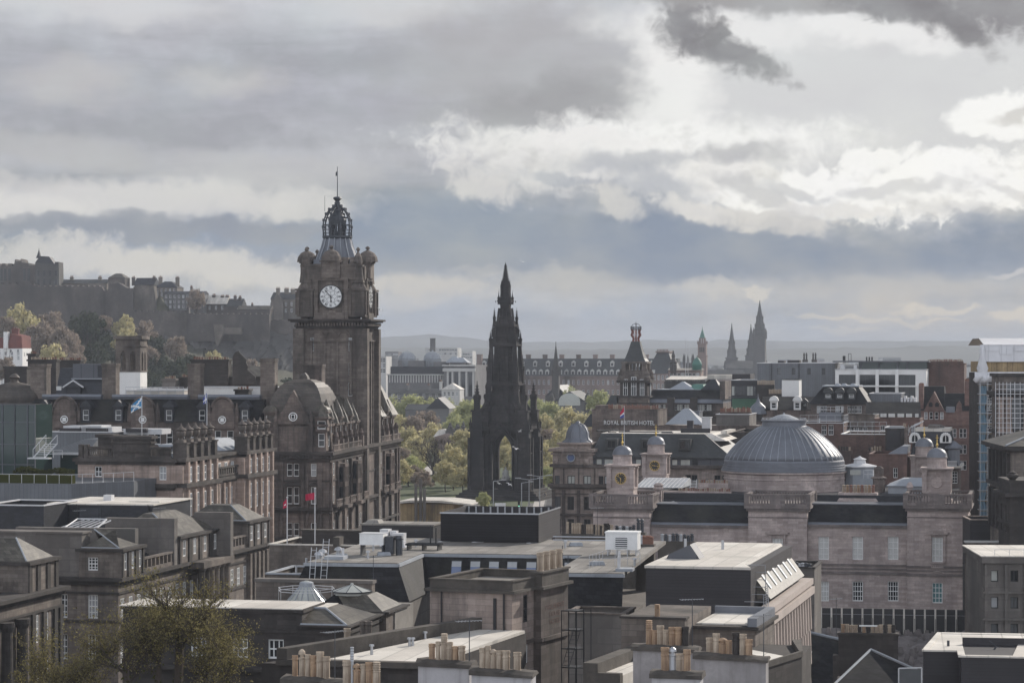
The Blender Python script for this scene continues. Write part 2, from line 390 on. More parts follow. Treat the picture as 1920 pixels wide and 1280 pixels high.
MT={
'balm':mat('sooty_sandstone',(0.20,0.158,0.138),.9,.4,.6,(1.1,.42),streak=.5,mortar=.55),
'balm2':mat('sooty_sandstone_tower',(0.20,0.168,0.146),.9,.4,.5,(1.1,.42),streak=.45,mortar=.55),
'terr':mat('grey_sandstone',(0.21,0.178,0.155),.9,.35,.45,(1.0,.38),streak=.45,mortar=.6),
'terr_dark':mat('blackened_sandstone',(0.068,0.059,0.055),.9,.4,.5,(1.0,.38),streak=.4),
'urn':mat('warm_sandstone',(0.43,0.335,0.285),.9,.3,.3,(1.2,.42),streak=.45,mortar=.65),
'reg':mat('pink_sandstone',(0.52,0.435,0.405),.9,.34,.25,(1.5,.36),streak=.25,mortar=.66,dark=(.2,.165,.16)),
'corner':mat('buff_sandstone',(0.36,0.295,0.26),.9,.32,.3,(1.3,.4),streak=.4,mortar=.62),
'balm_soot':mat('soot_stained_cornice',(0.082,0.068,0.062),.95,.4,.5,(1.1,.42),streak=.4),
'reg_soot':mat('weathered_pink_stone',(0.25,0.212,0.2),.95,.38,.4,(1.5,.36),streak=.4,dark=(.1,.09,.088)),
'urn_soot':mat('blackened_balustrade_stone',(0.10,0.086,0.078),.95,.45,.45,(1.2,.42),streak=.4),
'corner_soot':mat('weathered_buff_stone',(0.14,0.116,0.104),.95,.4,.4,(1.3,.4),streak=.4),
'scott':mat('black_monument_stone',(0.058,0.05,0.048),.95,.55,.6,(1.2,.5),streak=.4,dark=(.018,.017,.018)),
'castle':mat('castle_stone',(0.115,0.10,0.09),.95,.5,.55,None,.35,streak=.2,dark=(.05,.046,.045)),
'castle_lit':mat('castle_stone_lit_tone',(0.175,0.153,0.132),.95,.4,.4,None,.35),  # castle stone again, with sunlight put into a paler base colour
'far_stone':mat('distant_sandstone',(0.24,0.185,0.165),.95,.25,.35,None,.3),
'far_grey':mat('distant_grey_stone',(0.17,0.165,0.165),.95,.25,.2,None,.3),
'far_pale':mat('distant_pale_stone',(0.5,0.49,0.47),.9,.15,.1,None,.3),
'spire':mat('dark_spire_stone',(0.10,0.095,0.09),.95,.3,.4,None,.4),
'red':mat('red_sandstone',(0.20,0.122,0.102),.9,.32,.4,(.9,.35),streak=.3),
'brick':mat('red_brick',(0.145,0.092,0.078),.9,.3,.35,(.5,.2),streak=.35),
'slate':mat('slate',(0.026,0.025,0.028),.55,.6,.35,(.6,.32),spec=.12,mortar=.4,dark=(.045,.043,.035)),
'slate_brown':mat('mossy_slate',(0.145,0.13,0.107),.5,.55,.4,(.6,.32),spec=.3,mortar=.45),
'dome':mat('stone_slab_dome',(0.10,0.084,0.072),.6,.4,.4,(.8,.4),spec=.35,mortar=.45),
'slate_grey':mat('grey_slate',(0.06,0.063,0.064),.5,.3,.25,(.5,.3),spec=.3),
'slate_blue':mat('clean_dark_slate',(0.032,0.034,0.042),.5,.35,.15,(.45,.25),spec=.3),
'lead':mat('lead_sheet',(0.155,0.165,0.19),.5,.22,.15,None,.8,metal=.15,spec=.5,streak=.15,dark=(.09,.095,.11)),
'leadpale':mat('pale_lead',(0.32,0.34,0.37),.75,.18,.1,None,.8,spec=.3),
'copper':mat('green_copper',(0.09,0.20,0.165),.6,.2,.15,None,1),
'felt':mat('roofing_felt',(0.30,0.28,0.255),.75,.4,.5,(7,1.1),.7,dark=(.14,.13,.12),kind='flat',mortar=.6),
'feltpale':mat('pale_roof_membrane',(0.66,0.62,0.56),.7,.2,.25,(8,1.5),.8,dark=(.36,.34,.30),kind='flat',mortar=.7),
'feltdark':mat('dark_felt',(0.12,0.115,0.11),.9,.3,.3,(7,1.1),.7,kind='flat',mortar=.6),
'zinc':mat('standing_seam_zinc',(0.14,0.15,0.165),.5,.15,.1,(.5,40),metal=.2,spec=.5,mortar=.55,bump=.05),
'clad':mat('black_board_cladding',(0.036,0.033,0.037),.6,.25,0,(60,.25),spec=.4,mortar=.35,bump=.05),
'cladgrey':mat('grey_panel_cladding',(0.10,0.105,0.12),.6,.15,.05,(2.4,60),mortar=.6,bump=.04),
'concrete':mat('weathered_concrete',(0.18,0.163,0.15),.9,.32,.45,(2.4,1.2),.8,streak=.4,dark=(.09,.085,.08)),
'fins':mat('precast_concrete',(0.45,0.385,0.345),.85,.12,.1,None,.8,streak=.12,dark=(.22,.19,.17)),
'render':mat('grey_harling',(0.28,0.265,0.265),.95,.22,.3,None,1.2,streak=.6,dark=(.11,.10,.095)),
'renderpale':mat('pale_harling',(0.42,0.41,0.42),.95,.18,.2,None,1.2,streak=.6,dark=(.16,.15,.145)),
'cope':mat('mossy_cope_stone',(0.095,0.084,0.074),.95,.35,.3,None,1.5,bump=.5),
'white':mat('white_render',(0.74,0.73,0.71),.8,.06,.08,None,.6,dark=(.4,.39,.37)),
'whitep':plain('white_paint',(0.74,0.74,0.73),.5),
'offwhite':plain('off_white_metal',(0.55,0.55,0.56),.45),
'steel':plain('galvanised_steel',(0.42,0.43,0.45),.4,.5),
'black':plain('black_metal',(0.022,0.022,0.024),.5),
'iron':plain('grey_ironwork',(0.055,0.06,0.07),.5,.2),
'gold':plain('gilding',(0.75,0.52,0.16),.3,.9),
'glass':plain('dark_window_glass',(0.02,0.022,0.025),.06,0,.4),
'glass2':plain('window_glass_painted_reflection',(0.10,0.105,0.11),.08,0,.5),  # paler base colour stands in for a brighter reflection
'glassblue':plain('blue_roof_glass',(0.10,0.14,0.26),.08,0,.9),
'blind':plain('white_blind_behind_glass',(0.56,0.56,0.54),.25,0,.6),
'curtain':plain('grey_blind_behind_glass',(0.34,0.35,0.36),.2,0,.6),
'greenglass':plain('green_glass',(0.025,0.045,0.042),.05,0,.35),
'greenpanel':plain('green_panel',(0.09,0.21,0.13),.5),
'glass_skytint':plain('glass_painted_sky_reflection',(0.42,0.43,0.40),.2,0,.6),  # sky reflection painted in as a pale base colour
'redroof':mat('red_roof_tile',(0.16,0.055,0.045),.8,.25,.1,None,.6),
'clay':mat('buff_clay',(0.52,0.43,0.335),.8,.3,.5,None,4,streak=.5,dark=(.13,.09,.06),bump=.2),
'clay2':mat('orange_clay',(0.46,0.32,0.21),.8,.3,.5,None,4,streak=.5,dark=(.12,.075,.05),bump=.2),
'clayred':mat('red_clay',(0.25,0.125,0.09),.8,.25,.35,None,4,dark=(.1,.06,.045)),
'grass':mat('grass_turf',(0.075,0.092,0.042),.95,.35,.2,None,.3,dark=(.05,.065,.025)),
'earth':mat('rubble',(0.17,0.15,0.145),.95,.4,.4,None,.8,bump=.9,dark=(.09,.08,.078)),
'ground':mat('city_ground',(0.15,0.145,0.14),.95,.3,.3,None,.1),
'path':mat('paving',(0.42,0.39,0.36),.9,.12,.1,None,.3),
'asphalt':mat('asphalt',(0.06,0.06,0.062),.9,.2,0,None,.4),
'rock':mat('castle_rock',(0.095,0.088,0.082),.95,.55,.5,None,.25,bump=.9,dark=(.055,.055,.05)),
'slope':mat('wooded_slope',(0.07,0.068,0.045),.95,.4,.5,None,.15,dark=(.04,.042,.03)),
'hill':mat('distant_hill',(0.10,0.105,0.092),.95,.4,.3,None,.006),
'bark':mat('bark',(0.075,0.06,0.05),.95,.3,.2,None,2),
'moss':mat('mossy_bark',(0.10,0.105,0.03),.95,.4,.2,None,2),
'twig':plain('twigs',(0.13,0.10,0.085),.9),
'gull':plain('white_feathers',(0.7,0.7,0.7),.7),
'blueflag':plain('blue_flag_cloth',(0.05,0.22,0.42),.8),
'navy':plain('navy_flag_cloth',(0.06,0.08,0.28),.8),
'crimson':plain('crimson_flag_cloth',(0.42,0.02,0.06),.8),
'sheet':mat('scaffold_sheeting',(0.66,0.66,0.68),.5,.12,.1,(2.2,60),.6,mortar=.8,spec=.5),
'bluenet':plain('blue_debris_netting',(0.12,0.20,0.26),.8),
'timber':mat('yellow_timber_boards',(0.42,0.31,0.17),.85,.35,.3,(.9,60),1,mortar=.35),
'skin':plain('skin',(0.42,0.27,0.2),.6),
'redorange':plain('red_lead_paint',(0.19,0.06,0.045),.6),
'hoard':plain('black_hoarding_board',(0.028,0.026,0.027),.6),
'tealglass':plain('teal_glass',(0.12,0.23,0.24),.1,0,.4),
'leaf':leafmat('spring_leaves',(0.54,0.54,0.28),(0.32,0.34,0.17),.5),
'leafgold':leafmat('golden_spring_leaves',(0.64,0.57,0.34),(0.40,0.37,0.21),.5),
'leafdark':leafmat('dark_evergreen_leaves',(0.075,0.085,0.05),(0.04,0.05,0.032),.2),
'leafbrown':leafmat('bare_brown_twigs',(0.40,0.33,0.27),(0.23,0.19,0.16),.45),
'leaffore':leafmat('budding_leaves',(0.30,0.26,0.115),(0.075,0.065,0.03),.4),
'box':leafmat('clipped_box_leaves',(0.07,0.075,0.02),(0.04,0.045,0.015),.2),
}
for _f in(0.30,0.36):
 pass
COATS=[plain('dark_coat',(0.03,0.03,0.035),.9),plain('navy_coat',(0.03,0.045,0.09),.9),plain('beige_coat',(0.35,0.29,0.22),.9),plain('red_coat',(0.30,0.04,0.04),.9)]
# - mesh building
class MB:
 def __init__(s):
  s.v,s.f,s.mi,s.sm=[],[],[],[]
  s.m,s.smooth=0,False
 def face(s,pts):
  n=len(s.v)
  s.v+=[tuple(p)for p in pts]
  s.f.append(tuple(range(n,n+len(pts))))
  s.mi.append(s.m)
  s.sm.append(s.smooth)
  return s
 def mesh(s,verts,faces):
  n=len(s.v)
  s.v+=[tuple(p)for p in verts]
  for f in faces:
   s.f.append(tuple(i+n for i in f))
   s.mi.append(s.m)
   s.sm.append(s.smooth)
  return s
 def frus(s,a,z0,b,z1):
  """Solid between rectangle a=(x0,x1,y0,y1) at z0 and rectangle b at z1."""
  v=[(a[0],a[2],z0),(a[1],a[2],z0),(a[1],a[3],z0),(a[0],a[3],z0),(b[0],b[2],z1),(b[1],b[2],z1),(b[1],b[3],z1),(b[0],b[3],z1)]
  return s.mesh(v,[(3,2,1,0),(4,5,6,7),(0,1,5,4),(1,2,6,5),(2,3,7,6),(3,0,4,7)])
 def mark(s):
  if not hasattr(s,'mk'):
   s.mk=[]
  s.mk.append(len(s.f))
  return s
 def build_each(s,name,mats,parent=None):
  """One object per marked piece."""
  e=s.mk+[len(s.f)]
  for a,c in zip(e,e[1:]):
   q=MB()
   for i in range(a,c):
    q.m,q.smooth=s.mi[i],s.sm[i]
    q.face([s.v[k]for k in s.f[i]])
   link(name,q.data(name,[MT[m]if isinstance(m,str)else m for m in(mats if isinstance(mats,(list,tuple))else[mats])],True),parent)
 def box(s,x0,x1,y0,y1,z0,z1):
  r=(min(x0,x1),max(x0,x1),min(y0,y1),max(y0,y1))
  return s.frus(r,z0,r,z1)
 def prism(s,p,z0,z1):
  n=len(p)
  v=[(x,y,z0)for x,y in p]+[(x,y,z1)for x,y in p]
  return s.mesh(v,[tuple(range(n-1,-1,-1)),tuple(range(n,2*n))]+[(i,(i+1)%n,n+(i+1)%n,n+i)for i in range(n)])
 def xprism(s,p,y0,y1):
  """Outline p of (x, z) extruded along y."""
  n=len(p)
  v=[(x,y0,z)for x,z in p]+[(x,y1,z)for x,z in p]
  return s.mesh(v,[tuple(range(n)),tuple(range(2*n-1,n-1,-1))]+[(i,n+i,n+(i+1)%n,(i+1)%n)for i in range(n)])
 def yprism(s,p,x0,x1):
  """Outline p of (y, z) extruded along x."""
  n=len(p)
  v=[(x0,y,z)for y,z in p]+[(x1,y,z)for y,z in p]
  return s.mesh(v,[tuple(range(n-1,-1,-1)),tuple(range(n,2*n))]+[(i,(i+1)%n,n+(i+1)%n,n+i)for i in range(n)])
 def lathe(s,cx,cy,prof,n=16,ph=0.0,ry=1.0):
  v,f=[],[]
  for r,z in prof:
   for k in range(n):
    a=ph+2*math.pi*k/n
    v.append((cx+r*math.cos(a),cy+ry*r*math.sin(a),z))
  for i in range(len(prof)-1):
   for k in range(n):
    k2=(k+1)%n
    f.append((i*n+k,i*n+k2,(i+1)*n+k2,(i+1)*n+k))
  f.append(tuple(range(n-1,-1,-1)))
  f.append(tuple(range((len(prof)-1)*n,len(prof)*n)))
  return s.mesh(v,f)
 def tube(s,p0,p1,r0,r1=None,n=6):
  r1=r0 if r1 is None else r1
  p0,p1=Vector(p0),Vector(p1)
  d=(p1-p0)
  if d.length<1e-6:
   return s
  d.normalize()
  a=d.orthogonal().normalized()
  b=d.cross(a)
  v=[]
  for p,r in((p0,r0),(p1,r1)):
   for k in range(n):
    t=2*math.pi*k/n
    v.append(p+a*(r*math.cos(t))+b*(r*math.sin(t)))
  return s.mesh(v,[tuple(range(n-1,-1,-1)),tuple(range(n,2*n))]+[(k,(k+1)%n,n+(k+1)%n,n+k)for k in range(n)])
 def path(s,pts,r,n=5):
  for a,b in zip(pts,pts[1:]):
   s.tube(a,b,r,r,n)
  return s
 def gable(s,x0,x1,y0,y1,z0,z1,axis='x'):
  """Pitched roof, its ridge along axis."""
  if axis=='x':
   return s.yprism([(y0,z0),(y1,z0),((y0+y1)/2,z1)],x0,x1)
  return s.xprism([(x0,z0),(x1,z0),((x0+x1)/2,z1)],y0,y1)
 def hip(s,x0,x1,y0,y1,z0,z1,ins=None):
  w,d=x1-x0,y1-y0
  i=min(w,d)/2-0.02 if ins is None else ins
  return s.frus((x0,x1,y0,y1),z0,(x0+i,x1-i,y0+i,y1-i),z1)
 def wall(s,p0,d,W,z0,z1,ops,depth=0.28):
  """Wall face from p0 along the unit direction d with real openings (x0, x1, zb, zt) and their reveals."""
  inx,iny=-d[1],d[0]
  ops=[o for o in ops if o[0]>0.02 and o[1]<W-0.02 and o[2]>z0+0.01 and o[3]<z1-0.01]
  xs=sorted({0.0,W}|{o[0]for o in ops}|{o[1]for o in ops})
  zs=sorted({z0,z1}|{o[2]for o in ops}|{o[3]for o in ops})
  def P(x,z,q=0.0):
   return(p0[0]+d[0]*x+inx*q,p0[1]+d[1]*x+iny*q,z)
  for i in range(len(xs)-1):
   j=0
   while j<len(zs)-1:
    cx,cz=(xs[i]+xs[i+1])/2,(zs[j]+zs[j+1])/2
    if any(o[0]<cx<o[1]and o[2]<cz<o[3]for o in ops):
     j+=1
     continue
    k=j+1
    while k<len(zs)-1 and not any(o[0]<cx<o[1]and o[2]<(zs[k]+zs[k+1])/2<o[3]for o in ops):
     k+=1
    s.face([P(xs[i],zs[j]),P(xs[i+1],zs[j]),P(xs[i+1],zs[k]),P(xs[i],zs[k])])
    j=k
  for a,b,c,e in ops:
   s.face([P(a,c),P(a,c,depth),P(a,e,depth),P(a,e)])
   s.face([P(b,c),P(b,e),P(b,e,depth),P(b,c,depth)])
   s.face([P(a,c),P(b,c),P(b,c,depth),P(a,c,depth)])
   s.face([P(a,e),P(a,e,depth),P(b,e,depth),P(b,e)])
  return s
 def balus(s,x0,x1,y0,y1,z0,h,n,w=None):
  """Balustrade between two points: plinth rail, top rail and n balusters."""
  dx,dy=x1-x0,y1-y0
  Ln=math.hypot(dx,dy)
  ux,uy=dx/Ln,dy/Ln
  t=0.16 if w is None else w
  def bar(a,b,za,zb,t):
   p=[(x0+ux*a-uy*t,y0+uy*a+ux*t),(x0+ux*a+uy*t,y0+uy*a-ux*t),(x0+ux*b+uy*t,y0+uy*b-ux*t),(x0+ux*b-uy*t,y0+uy*b+ux*t)]
   s.prism(p,za,zb)
  bar(0,Ln,z0,z0+h*.2,t)
  bar(0,Ln,z0+h*.82,z0+h,t*1.2)
  for k in range(n):
   c=Ln*(k+.5)/n
   q=Ln/n*.27
   bar(c-q,c+q,z0+h*.2,z0+h*.82,t*.6)
  return s
 def data(s,name,mats,merge=False):
  me=bpy.data.meshes.new(name)
  me.from_pydata(s.v,[],s.f)
  for m in mats:
   me.materials.append(m)
  me.polygons.foreach_set('material_index',s.mi)
  me.polygons.foreach_set('use_smooth',s.sm)
  if merge:
   import bmesh
   bm=bmesh.new()
   bm.from_mesh(me)
   bmesh.ops.remove_doubles(bm,verts=bm.verts,dist=1e-4)
   bm.to_mesh(me)
   bm.free()
  me.update()
  return me
 def build(s,name,mats,parent=None,loc=None,rz=0.0):
  if not isinstance(mats,(list,tuple)):
   mats=[mats]
  mats=[MT[m]if isinstance(m,str)else m for m in mats]
  return link(name,s.data(name,mats),parent,loc,rz)
def link(name,me,parent=None,loc=None,rz=0.0):
 o=bpy.data.objects.new(name,me)
 COL.objects.link(o)
 if parent is not None:
  o.parent=parent
 if loc is not None:
  o.location=loc
 if rz:
  o.rotation_euler=(0,0,rz)
 return o
def tag(o,label,cat,group=None,kind=None):
 if label:
  o['label']=label
 if cat:
  o['category']=cat
 if group:
  o['group']=group
 if kind:
  o['kind']=kind
 return o
def empty(name,loc,rz,label,cat,group=None):
 o=link(name,None,None,loc,rz)
 return tag(o,label,cat,group)
def dup(o,loc=None,rz=None,label=None,parent=None):
 c=o.copy()
 COL.objects.link(c)
 if loc is not None:
  c.location=loc
 if rz is not None:
  c.rotation_euler[2]=rz
 if label:
  c['label']=label
 if parent is not None:
  c.parent=parent
 for ch in list(o.children):
  dup(ch,parent=c)
 return c
class Fr:
 """A building's own frame: origin on the ground under photo column px at distance d, u to the right, v away from the camera."""
 def __init__(s,px,d,a=12.0):
  s.X,s.Y,s.a=(px-CX)/F*d,d,R(a)
  s.R=(math.cos(s.a),-math.sin(s.a))
  s.D=(math.sin(s.a),math.cos(s.a))
 def w(s,u,v):
  return s.X+s.R[0]*u+s.D[0]*v,s.Y+s.R[1]*u+s.D[1]*v
 def u(s,px,v=0.0):
  k=(px-CX)/F
  x,y=s.X+s.D[0]*v,s.Y+s.D[1]*v
  return(k*y-x)/(s.R[0]-k*s.R[1])
 def v(s,px,u=0.0):
  k=(px-CX)/F
  x,y=s.X+s.R[0]*u,s.Y+s.R[1]*u
  return(k*y-x)/(s.D[0]-k*s.D[1])
 def z(s,py,u=0.0,v=0.0):
  return EYE+(HY-py)/F*s.w(u,v)[1]
 def vz(s,py,z,u=0.0):
  """Depth v at which height z appears on row py."""
  y=(EYE-z)*F/(py-HY)
  return(y-s.Y-s.R[1]*u)/s.D[1]
 def thing(s,name,label,cat,group=None,z=0.0):
  return empty(name,(s.X,s.Y,z),-s.a,label,cat,group)
def P3(px,py,d):
 return Vector(((px-CX)/F*d,d,EYE+(HY-py)/F*d))
 # - windows
_wc={}
def window_meshes(w,h,nx,ny,frame,glass):
 key=(round(w,2),round(h,2),nx,ny,frame,glass)
 if key not in _wc:
  w,h=key[0],key[1]
  m=MB()
  b=min(0.11,w*0.1)
  m.box(-w/2,-w/2+b,-.04,.06,0,h)
  m.box(w/2-b,w/2,-.04,.06,0,h)
  m.box(-w/2+b,w/2-b,-.04,.06,0,b*1.3)
  m.box(-w/2+b,w/2-b,-.04,.06,h-b,h)
  if ny>1:
   m.box(-w/2+b,w/2-b,-.03,.055,h/2-b*.5,h/2+b*.5)
  g=max(.018,b*.36)
  for i in range(1,nx):
   x=-w/2+w*i/nx
   m.box(x-g,x+g,-.02,.05,b,h-b)
  for j in range(1,ny):
   if ny%2==0 and j==ny//2:
    continue
   z=h*j/ny
   m.box(-w/2+b,w/2-b,-.02,.05,z-g,z+g)
  p=MB().face([(-w/2,.03,0),(w/2,.03,0),(w/2,.03,h),(-w/2,.03,h)])
  _wc[key]=(m.data('window',[MT[frame]]),p.data('pane',[MT[glass]]))
 return _wc[key]
GR=random.Random(99)
def put_window(t,p0,d,xc,zb,w,h,nx=2,ny=4,frame='whitep',glass='glass',depth=0.22):
 if glass=='glass':
  glass=GR.choice(('glass','glass','glass','glass','glass2','curtain'))
 fm,pm=window_meshes(w,h,nx,ny,frame,glass)
 x=p0[0]+d[0]*xc-d[1]*depth
 y=p0[1]+d[1]*xc+d[0]*depth
 o=link('window',fm,t,(x,y,zb),math.atan2(d[1],d[0]))
 link('pane',pm,o)
 return o
def ops_of(wins):
 return[(x-w/2,x+w/2,zb,zb+h)for(x,zb,w,h,*_)in wins]
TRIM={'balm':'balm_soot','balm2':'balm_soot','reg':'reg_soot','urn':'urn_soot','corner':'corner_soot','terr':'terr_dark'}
def body(t,x0,x1,y0,y1,z0,z1,m,front=(),right=(),left=(),name='wall',top=True,depth=.28,back=True,extra=None,rdepth=.09):
 """Four walls with real window openings; a window spec is (x along the wall, sill z, width, height, dict)."""
 b=MB()
 W,D=x1-x0,y1-y0
 b.wall((x0,y0),(1,0),W,z0,z1,ops_of(front),depth)
 b.wall((x1,y0),(0,1),D,z0,z1,ops_of(right),rdepth)
 b.wall((x0,y1),(0,-1),D,z0,z1,ops_of(left),depth)
 if back:
  b.wall((x1,y1),(-1,0),W,z0,z1,())
 if top:
  b.face([(x0,y0,z1),(x1,y0,z1),(x1,y1,z1),(x0,y1,z1)])
 if extra:
  b.m=1
  extra(b)
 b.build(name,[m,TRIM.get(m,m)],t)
 for lst,p0,d in((front,(x0,y0),(1,0)),(right,(x1,y0),(0,1)),(left,(x0,y1),(0,-1))):
  for wn in lst:
   kw=dict(wn[4])if len(wn)>4 else{}
   put_window(t,p0,d,wn[0],wn[1],wn[2],wn[3],depth=(rdepth if lst is right else depth)*.75,**kw)
def slab(b,x0,x1,y0,y1,z,h,p):
 return b.box(x0-p,x1+p,y0-p,y1+p,z,z+h)
def row(xs,zb,w,h,**kw):
 return[(x,zb,w,h,kw)for x in xs]
def lin(a,b,n):
 return[a+(b-a)*(i+.5)/n for i in range(n)]
 # - chimneys and small roof things
_pc={}
def pot_mesh(kind,h,r,m):
 key=(kind,round(h,2),round(r,3),m)
 if key not in _pc:
  b=MB()
  b.smooth=False
  if kind=='plain':
   pr=[(r*1.05,0),(r*1.05,h*.06),(r*.95,h*.08),(r*.92,h*.78),(r*1.08,h*.8),(r*1.08,h*.86),(r*.98,h*.88),(r*1.04,h),(r*.8,h),(r*.8,h*.9)]
  elif kind=='band':
   pr=[(r*1.0,0),(r*.98,h*.62),(r*1.1,h*.64),(r*1.1,h*.7),(r,h*.72),(r,h*.86),(r*1.12,h*.88),(r*1.12,h),(r*.82,h),(r*.82,h*.9)]
  elif kind=='cowl':
   pr=[(r*.95,0),(r*.92,h*.62),(r*1.05,h*.64),(r*1.05,h*.7),(r*.6,h*.71),(r*.6,h*.8),(r*1.15,h*.82),(r*1.0,h*.92),(r*.3,h)]
  elif kind=='louvre':
   pr=[(r,0),(r*.97,h*.6)]+[q for i in range(5)for q in((r*1.1,h*(.62+i*.07)),(r*.85,h*(.66+i*.07)))]+[(r*1.1,h*.98),(r*.9,h)]
  else:
   pr=[(r,0),(r*.9,h),(r*.7,h),(r*.7,h*.9)]
  b.lathe(0,0,pr,12)
  _pc[key]=b.data('chimney_pot',[MT[m]])
 return _pc[key]
def pots(parent,pts,rnd,hs=(0.75,1.0),r=.17,mats=('clay','clay2'),kinds=('plain','band','plain','cowl'),name='chimney_pot'):
 for(x,y,z)in pts:
  h=rnd.choice([hs[0],hs[1],(hs[0]+hs[1])/2])
  o=link(name,pot_mesh(rnd.choice(kinds),h,r,rnd.choice(mats)),parent,(x,y,z),rnd.random()*.5)
def stack(t,x0,x1,y0,y1,z0,z1,m,npot=0,hs=(.5,.7),r=.15,mats=('clay','clayred'),rnd=None,along='x',kinds=('plain','band','plain'),cap=.12,name='chimney'):
 """A chimney: shaft, neck band and oversailing cope, with its pots as children."""
 rnd=rnd or random.Random(int(x0*31+y0*17+z0))
 b=MB()
 b.box(x0,x1,y0,y1,z0,z1-.55)
 slab(b,x0,x1,y0,y1,z1-.55,.2,.1)
 b.box(x0+.03,x1-.03,y0+.03,y1-.03,z1-.35,z1-.25)
 slab(b,x0,x1,y0,y1,z1-.25,.25,cap)
 o=b.build(name,m,t)
 if npot:
  if along=='x':
   pts=[(x,(y0+y1)/2,z1)for x in lin(x0+.05,x1-.05,npot)]
  else:
   pts=[((x0+x1)/2,y,z1)for y in lin(y0+.05,y1-.05,npot)]
  pots(o,pts,rnd,hs,r,mats,kinds)
 return o
def rail(b,pts,h=1.1,r=.03,step=1.6,rails=(1.0,.5)):
 """Post and rail along points (x, y, z)."""
 for a,c in zip(pts,pts[1:]):
  a,c=Vector(a),Vector(c)
  n=max(1,int((c-a).length/step))
  for k in range(n+1):
   p=a.lerp(c,k/n)
   b.tube(p,p+Vector((0,0,h)),r,r,4)
  for q in rails:
   o=Vector((0,0,h*q))
   b.tube(a+o,c+o,r,r,4)
 return b
def ladder(b,p,q,w=.5,n=10,r=.03,side=Vector((1,0,0))):
 p,q=Vector(p),Vector(q)
 s=side*(w/2)
 b.tube(p-s,q-s,r,r,4)
 b.tube(p+s,q+s,r,r,4)
 for k in range(n):
  c=p.lerp(q,(k+.5)/n)
  b.tube(c-s,c+s,r*.8,r*.8,4)
 return b
def flag_mesh(w,h,droop=.5,seed=0):
 """A flag rippling away from its hoist; droop lowers the fly end."""
 n,k=12,6
 v,f=[],[]
 for i in range(n+1):
  for j in range(k+1):
   s=i/n
   v.append((-w*s*(1-.25*droop),.12*w*math.sin(s*7+seed+j*.3)*s,-h*j/k*(1-.35*s*droop)-droop*w*.8*s**1.3+.0))
 for i in range(n):
  for j in range(k):
   a=i*(k+1)+j
   f.append((a,a+1,a+k+2,a+k+1))
 return v,f,n,k
 # = SETTING
RN=random.Random(7)
MB().face([(-5200,-150,0),(5200,-150,0),(5200,13500,0),(-5200,13500,0)]).build('ground','ground')['kind']='structure'
def ridge(pts,d,back,front,seed,m='hill',zmin=-1.0,nx=120,rough=6.0,jag=0.0):
 """A long hill whose skyline follows pts (column, row) at distance d."""
 r=random.Random(seed)
 xs=[pts[0][0]+(pts[-1][0]-pts[0][0])*i/nx for i in range(nx+1)]
 b=MB()
 b.smooth=True
 rows=[(-front,0.0),(-front*.6,.38),(-front*.28,.72),(-front*.08,.95),(0,1.0),(back*.4,.7),(back,0.0)]
 v,ph=[],[r.random()*9 for _ in range(8)]
 for dy,hf in rows:
  for x in xs:
   k=max(i for i in range(len(pts)-1)if pts[i][0]<=x or i==0)
   t=(x-pts[k][0])/(pts[k+1][0]-pts[k][0])
   t=t*t*(3-2*t)
   py=pts[k][1]*(1-t)+pts[k+1][1]*t
   z=EYE+(HY-py)/F*d
   w=sum(math.sin(x*f+p+dy*.004)*a for f,p,a in((.02,ph[0],1),(.057,ph[1],.6),(.13,ph[2],.3),(.3,ph[3],.15)))
   zz=z*hf+w*rough*hf*(1-hf)*4+(r.random()-.5)*jag*hf
   v.append(((x-CX)/F*d,d+dy+w*rough*3*(1-hf),zz if 0<hf else zmin))
 n=nx+1
 b.mesh(v,[(i*n+k,i*n+k+1,(i+1)*n+k+1,(i+1)*n+k)for i in range(len(rows)-1)for k in range(nx)])
 o=b.build('hills',m)
 o['kind']='structure'
 return o
ridge([(-300,634),(300,632),(560,630),(705,632),(760,630),(804,627),(850,631),(922,638),(990,641),(1130,641),(1204,638),(1229,636.5),(1253,639),
(1327,640),(1340,637),(1399,636),(1445,638),(1527,640),(1700,639),(1840,639),(2300,636)],9500,1800,2600,3,rough=14,jag=4)
ridge([(-300,652),(500,650),(800,652),(1000,655),(1100,654),(1300,652),(1450,655),(1640,651),(1750,648),(1850,650),(2300,649)],6200,900,1500,5,rough=8,jag=5)
b=MB()
for k in range(1500):
 y=1750+4600*RN.random()**1.4
 x=RN.uniform(-.22,.24)*y
 w,dd,h=RN.uniform(8,34),RN.uniform(8,20),RN.uniform(5,13)+(RN.random()<.06)*14
 b.m=RN.choice([0,1,1,2,2,3])
 b.box(x,x+w,y,y+dd,-1,h)
 b.m=RN.choice([3,4])
 b.gable(x-.3,x+w+.3,y-.3,y+dd+.3,h+.01,h+RN.uniform(1.5,4))
for k in range(1500):
 y=1750+4500*RN.random()**1.4
 x=RN.uniform(-.22,.24)*y
 r=RN.uniform(5,13)
 b.m=5
 b.lathe(x,y,[(r*.7,0),(r,r*.5),(r*.8,r*1.0),(r*.3,r*1.35)],7,RN.random())
tag(b.build('suburbs',['far_stone','far_grey','far_pale','slate_grey','slate_blue','slope']),'hazy far suburb of small houses spread below the hills','suburb',None,'stuff')
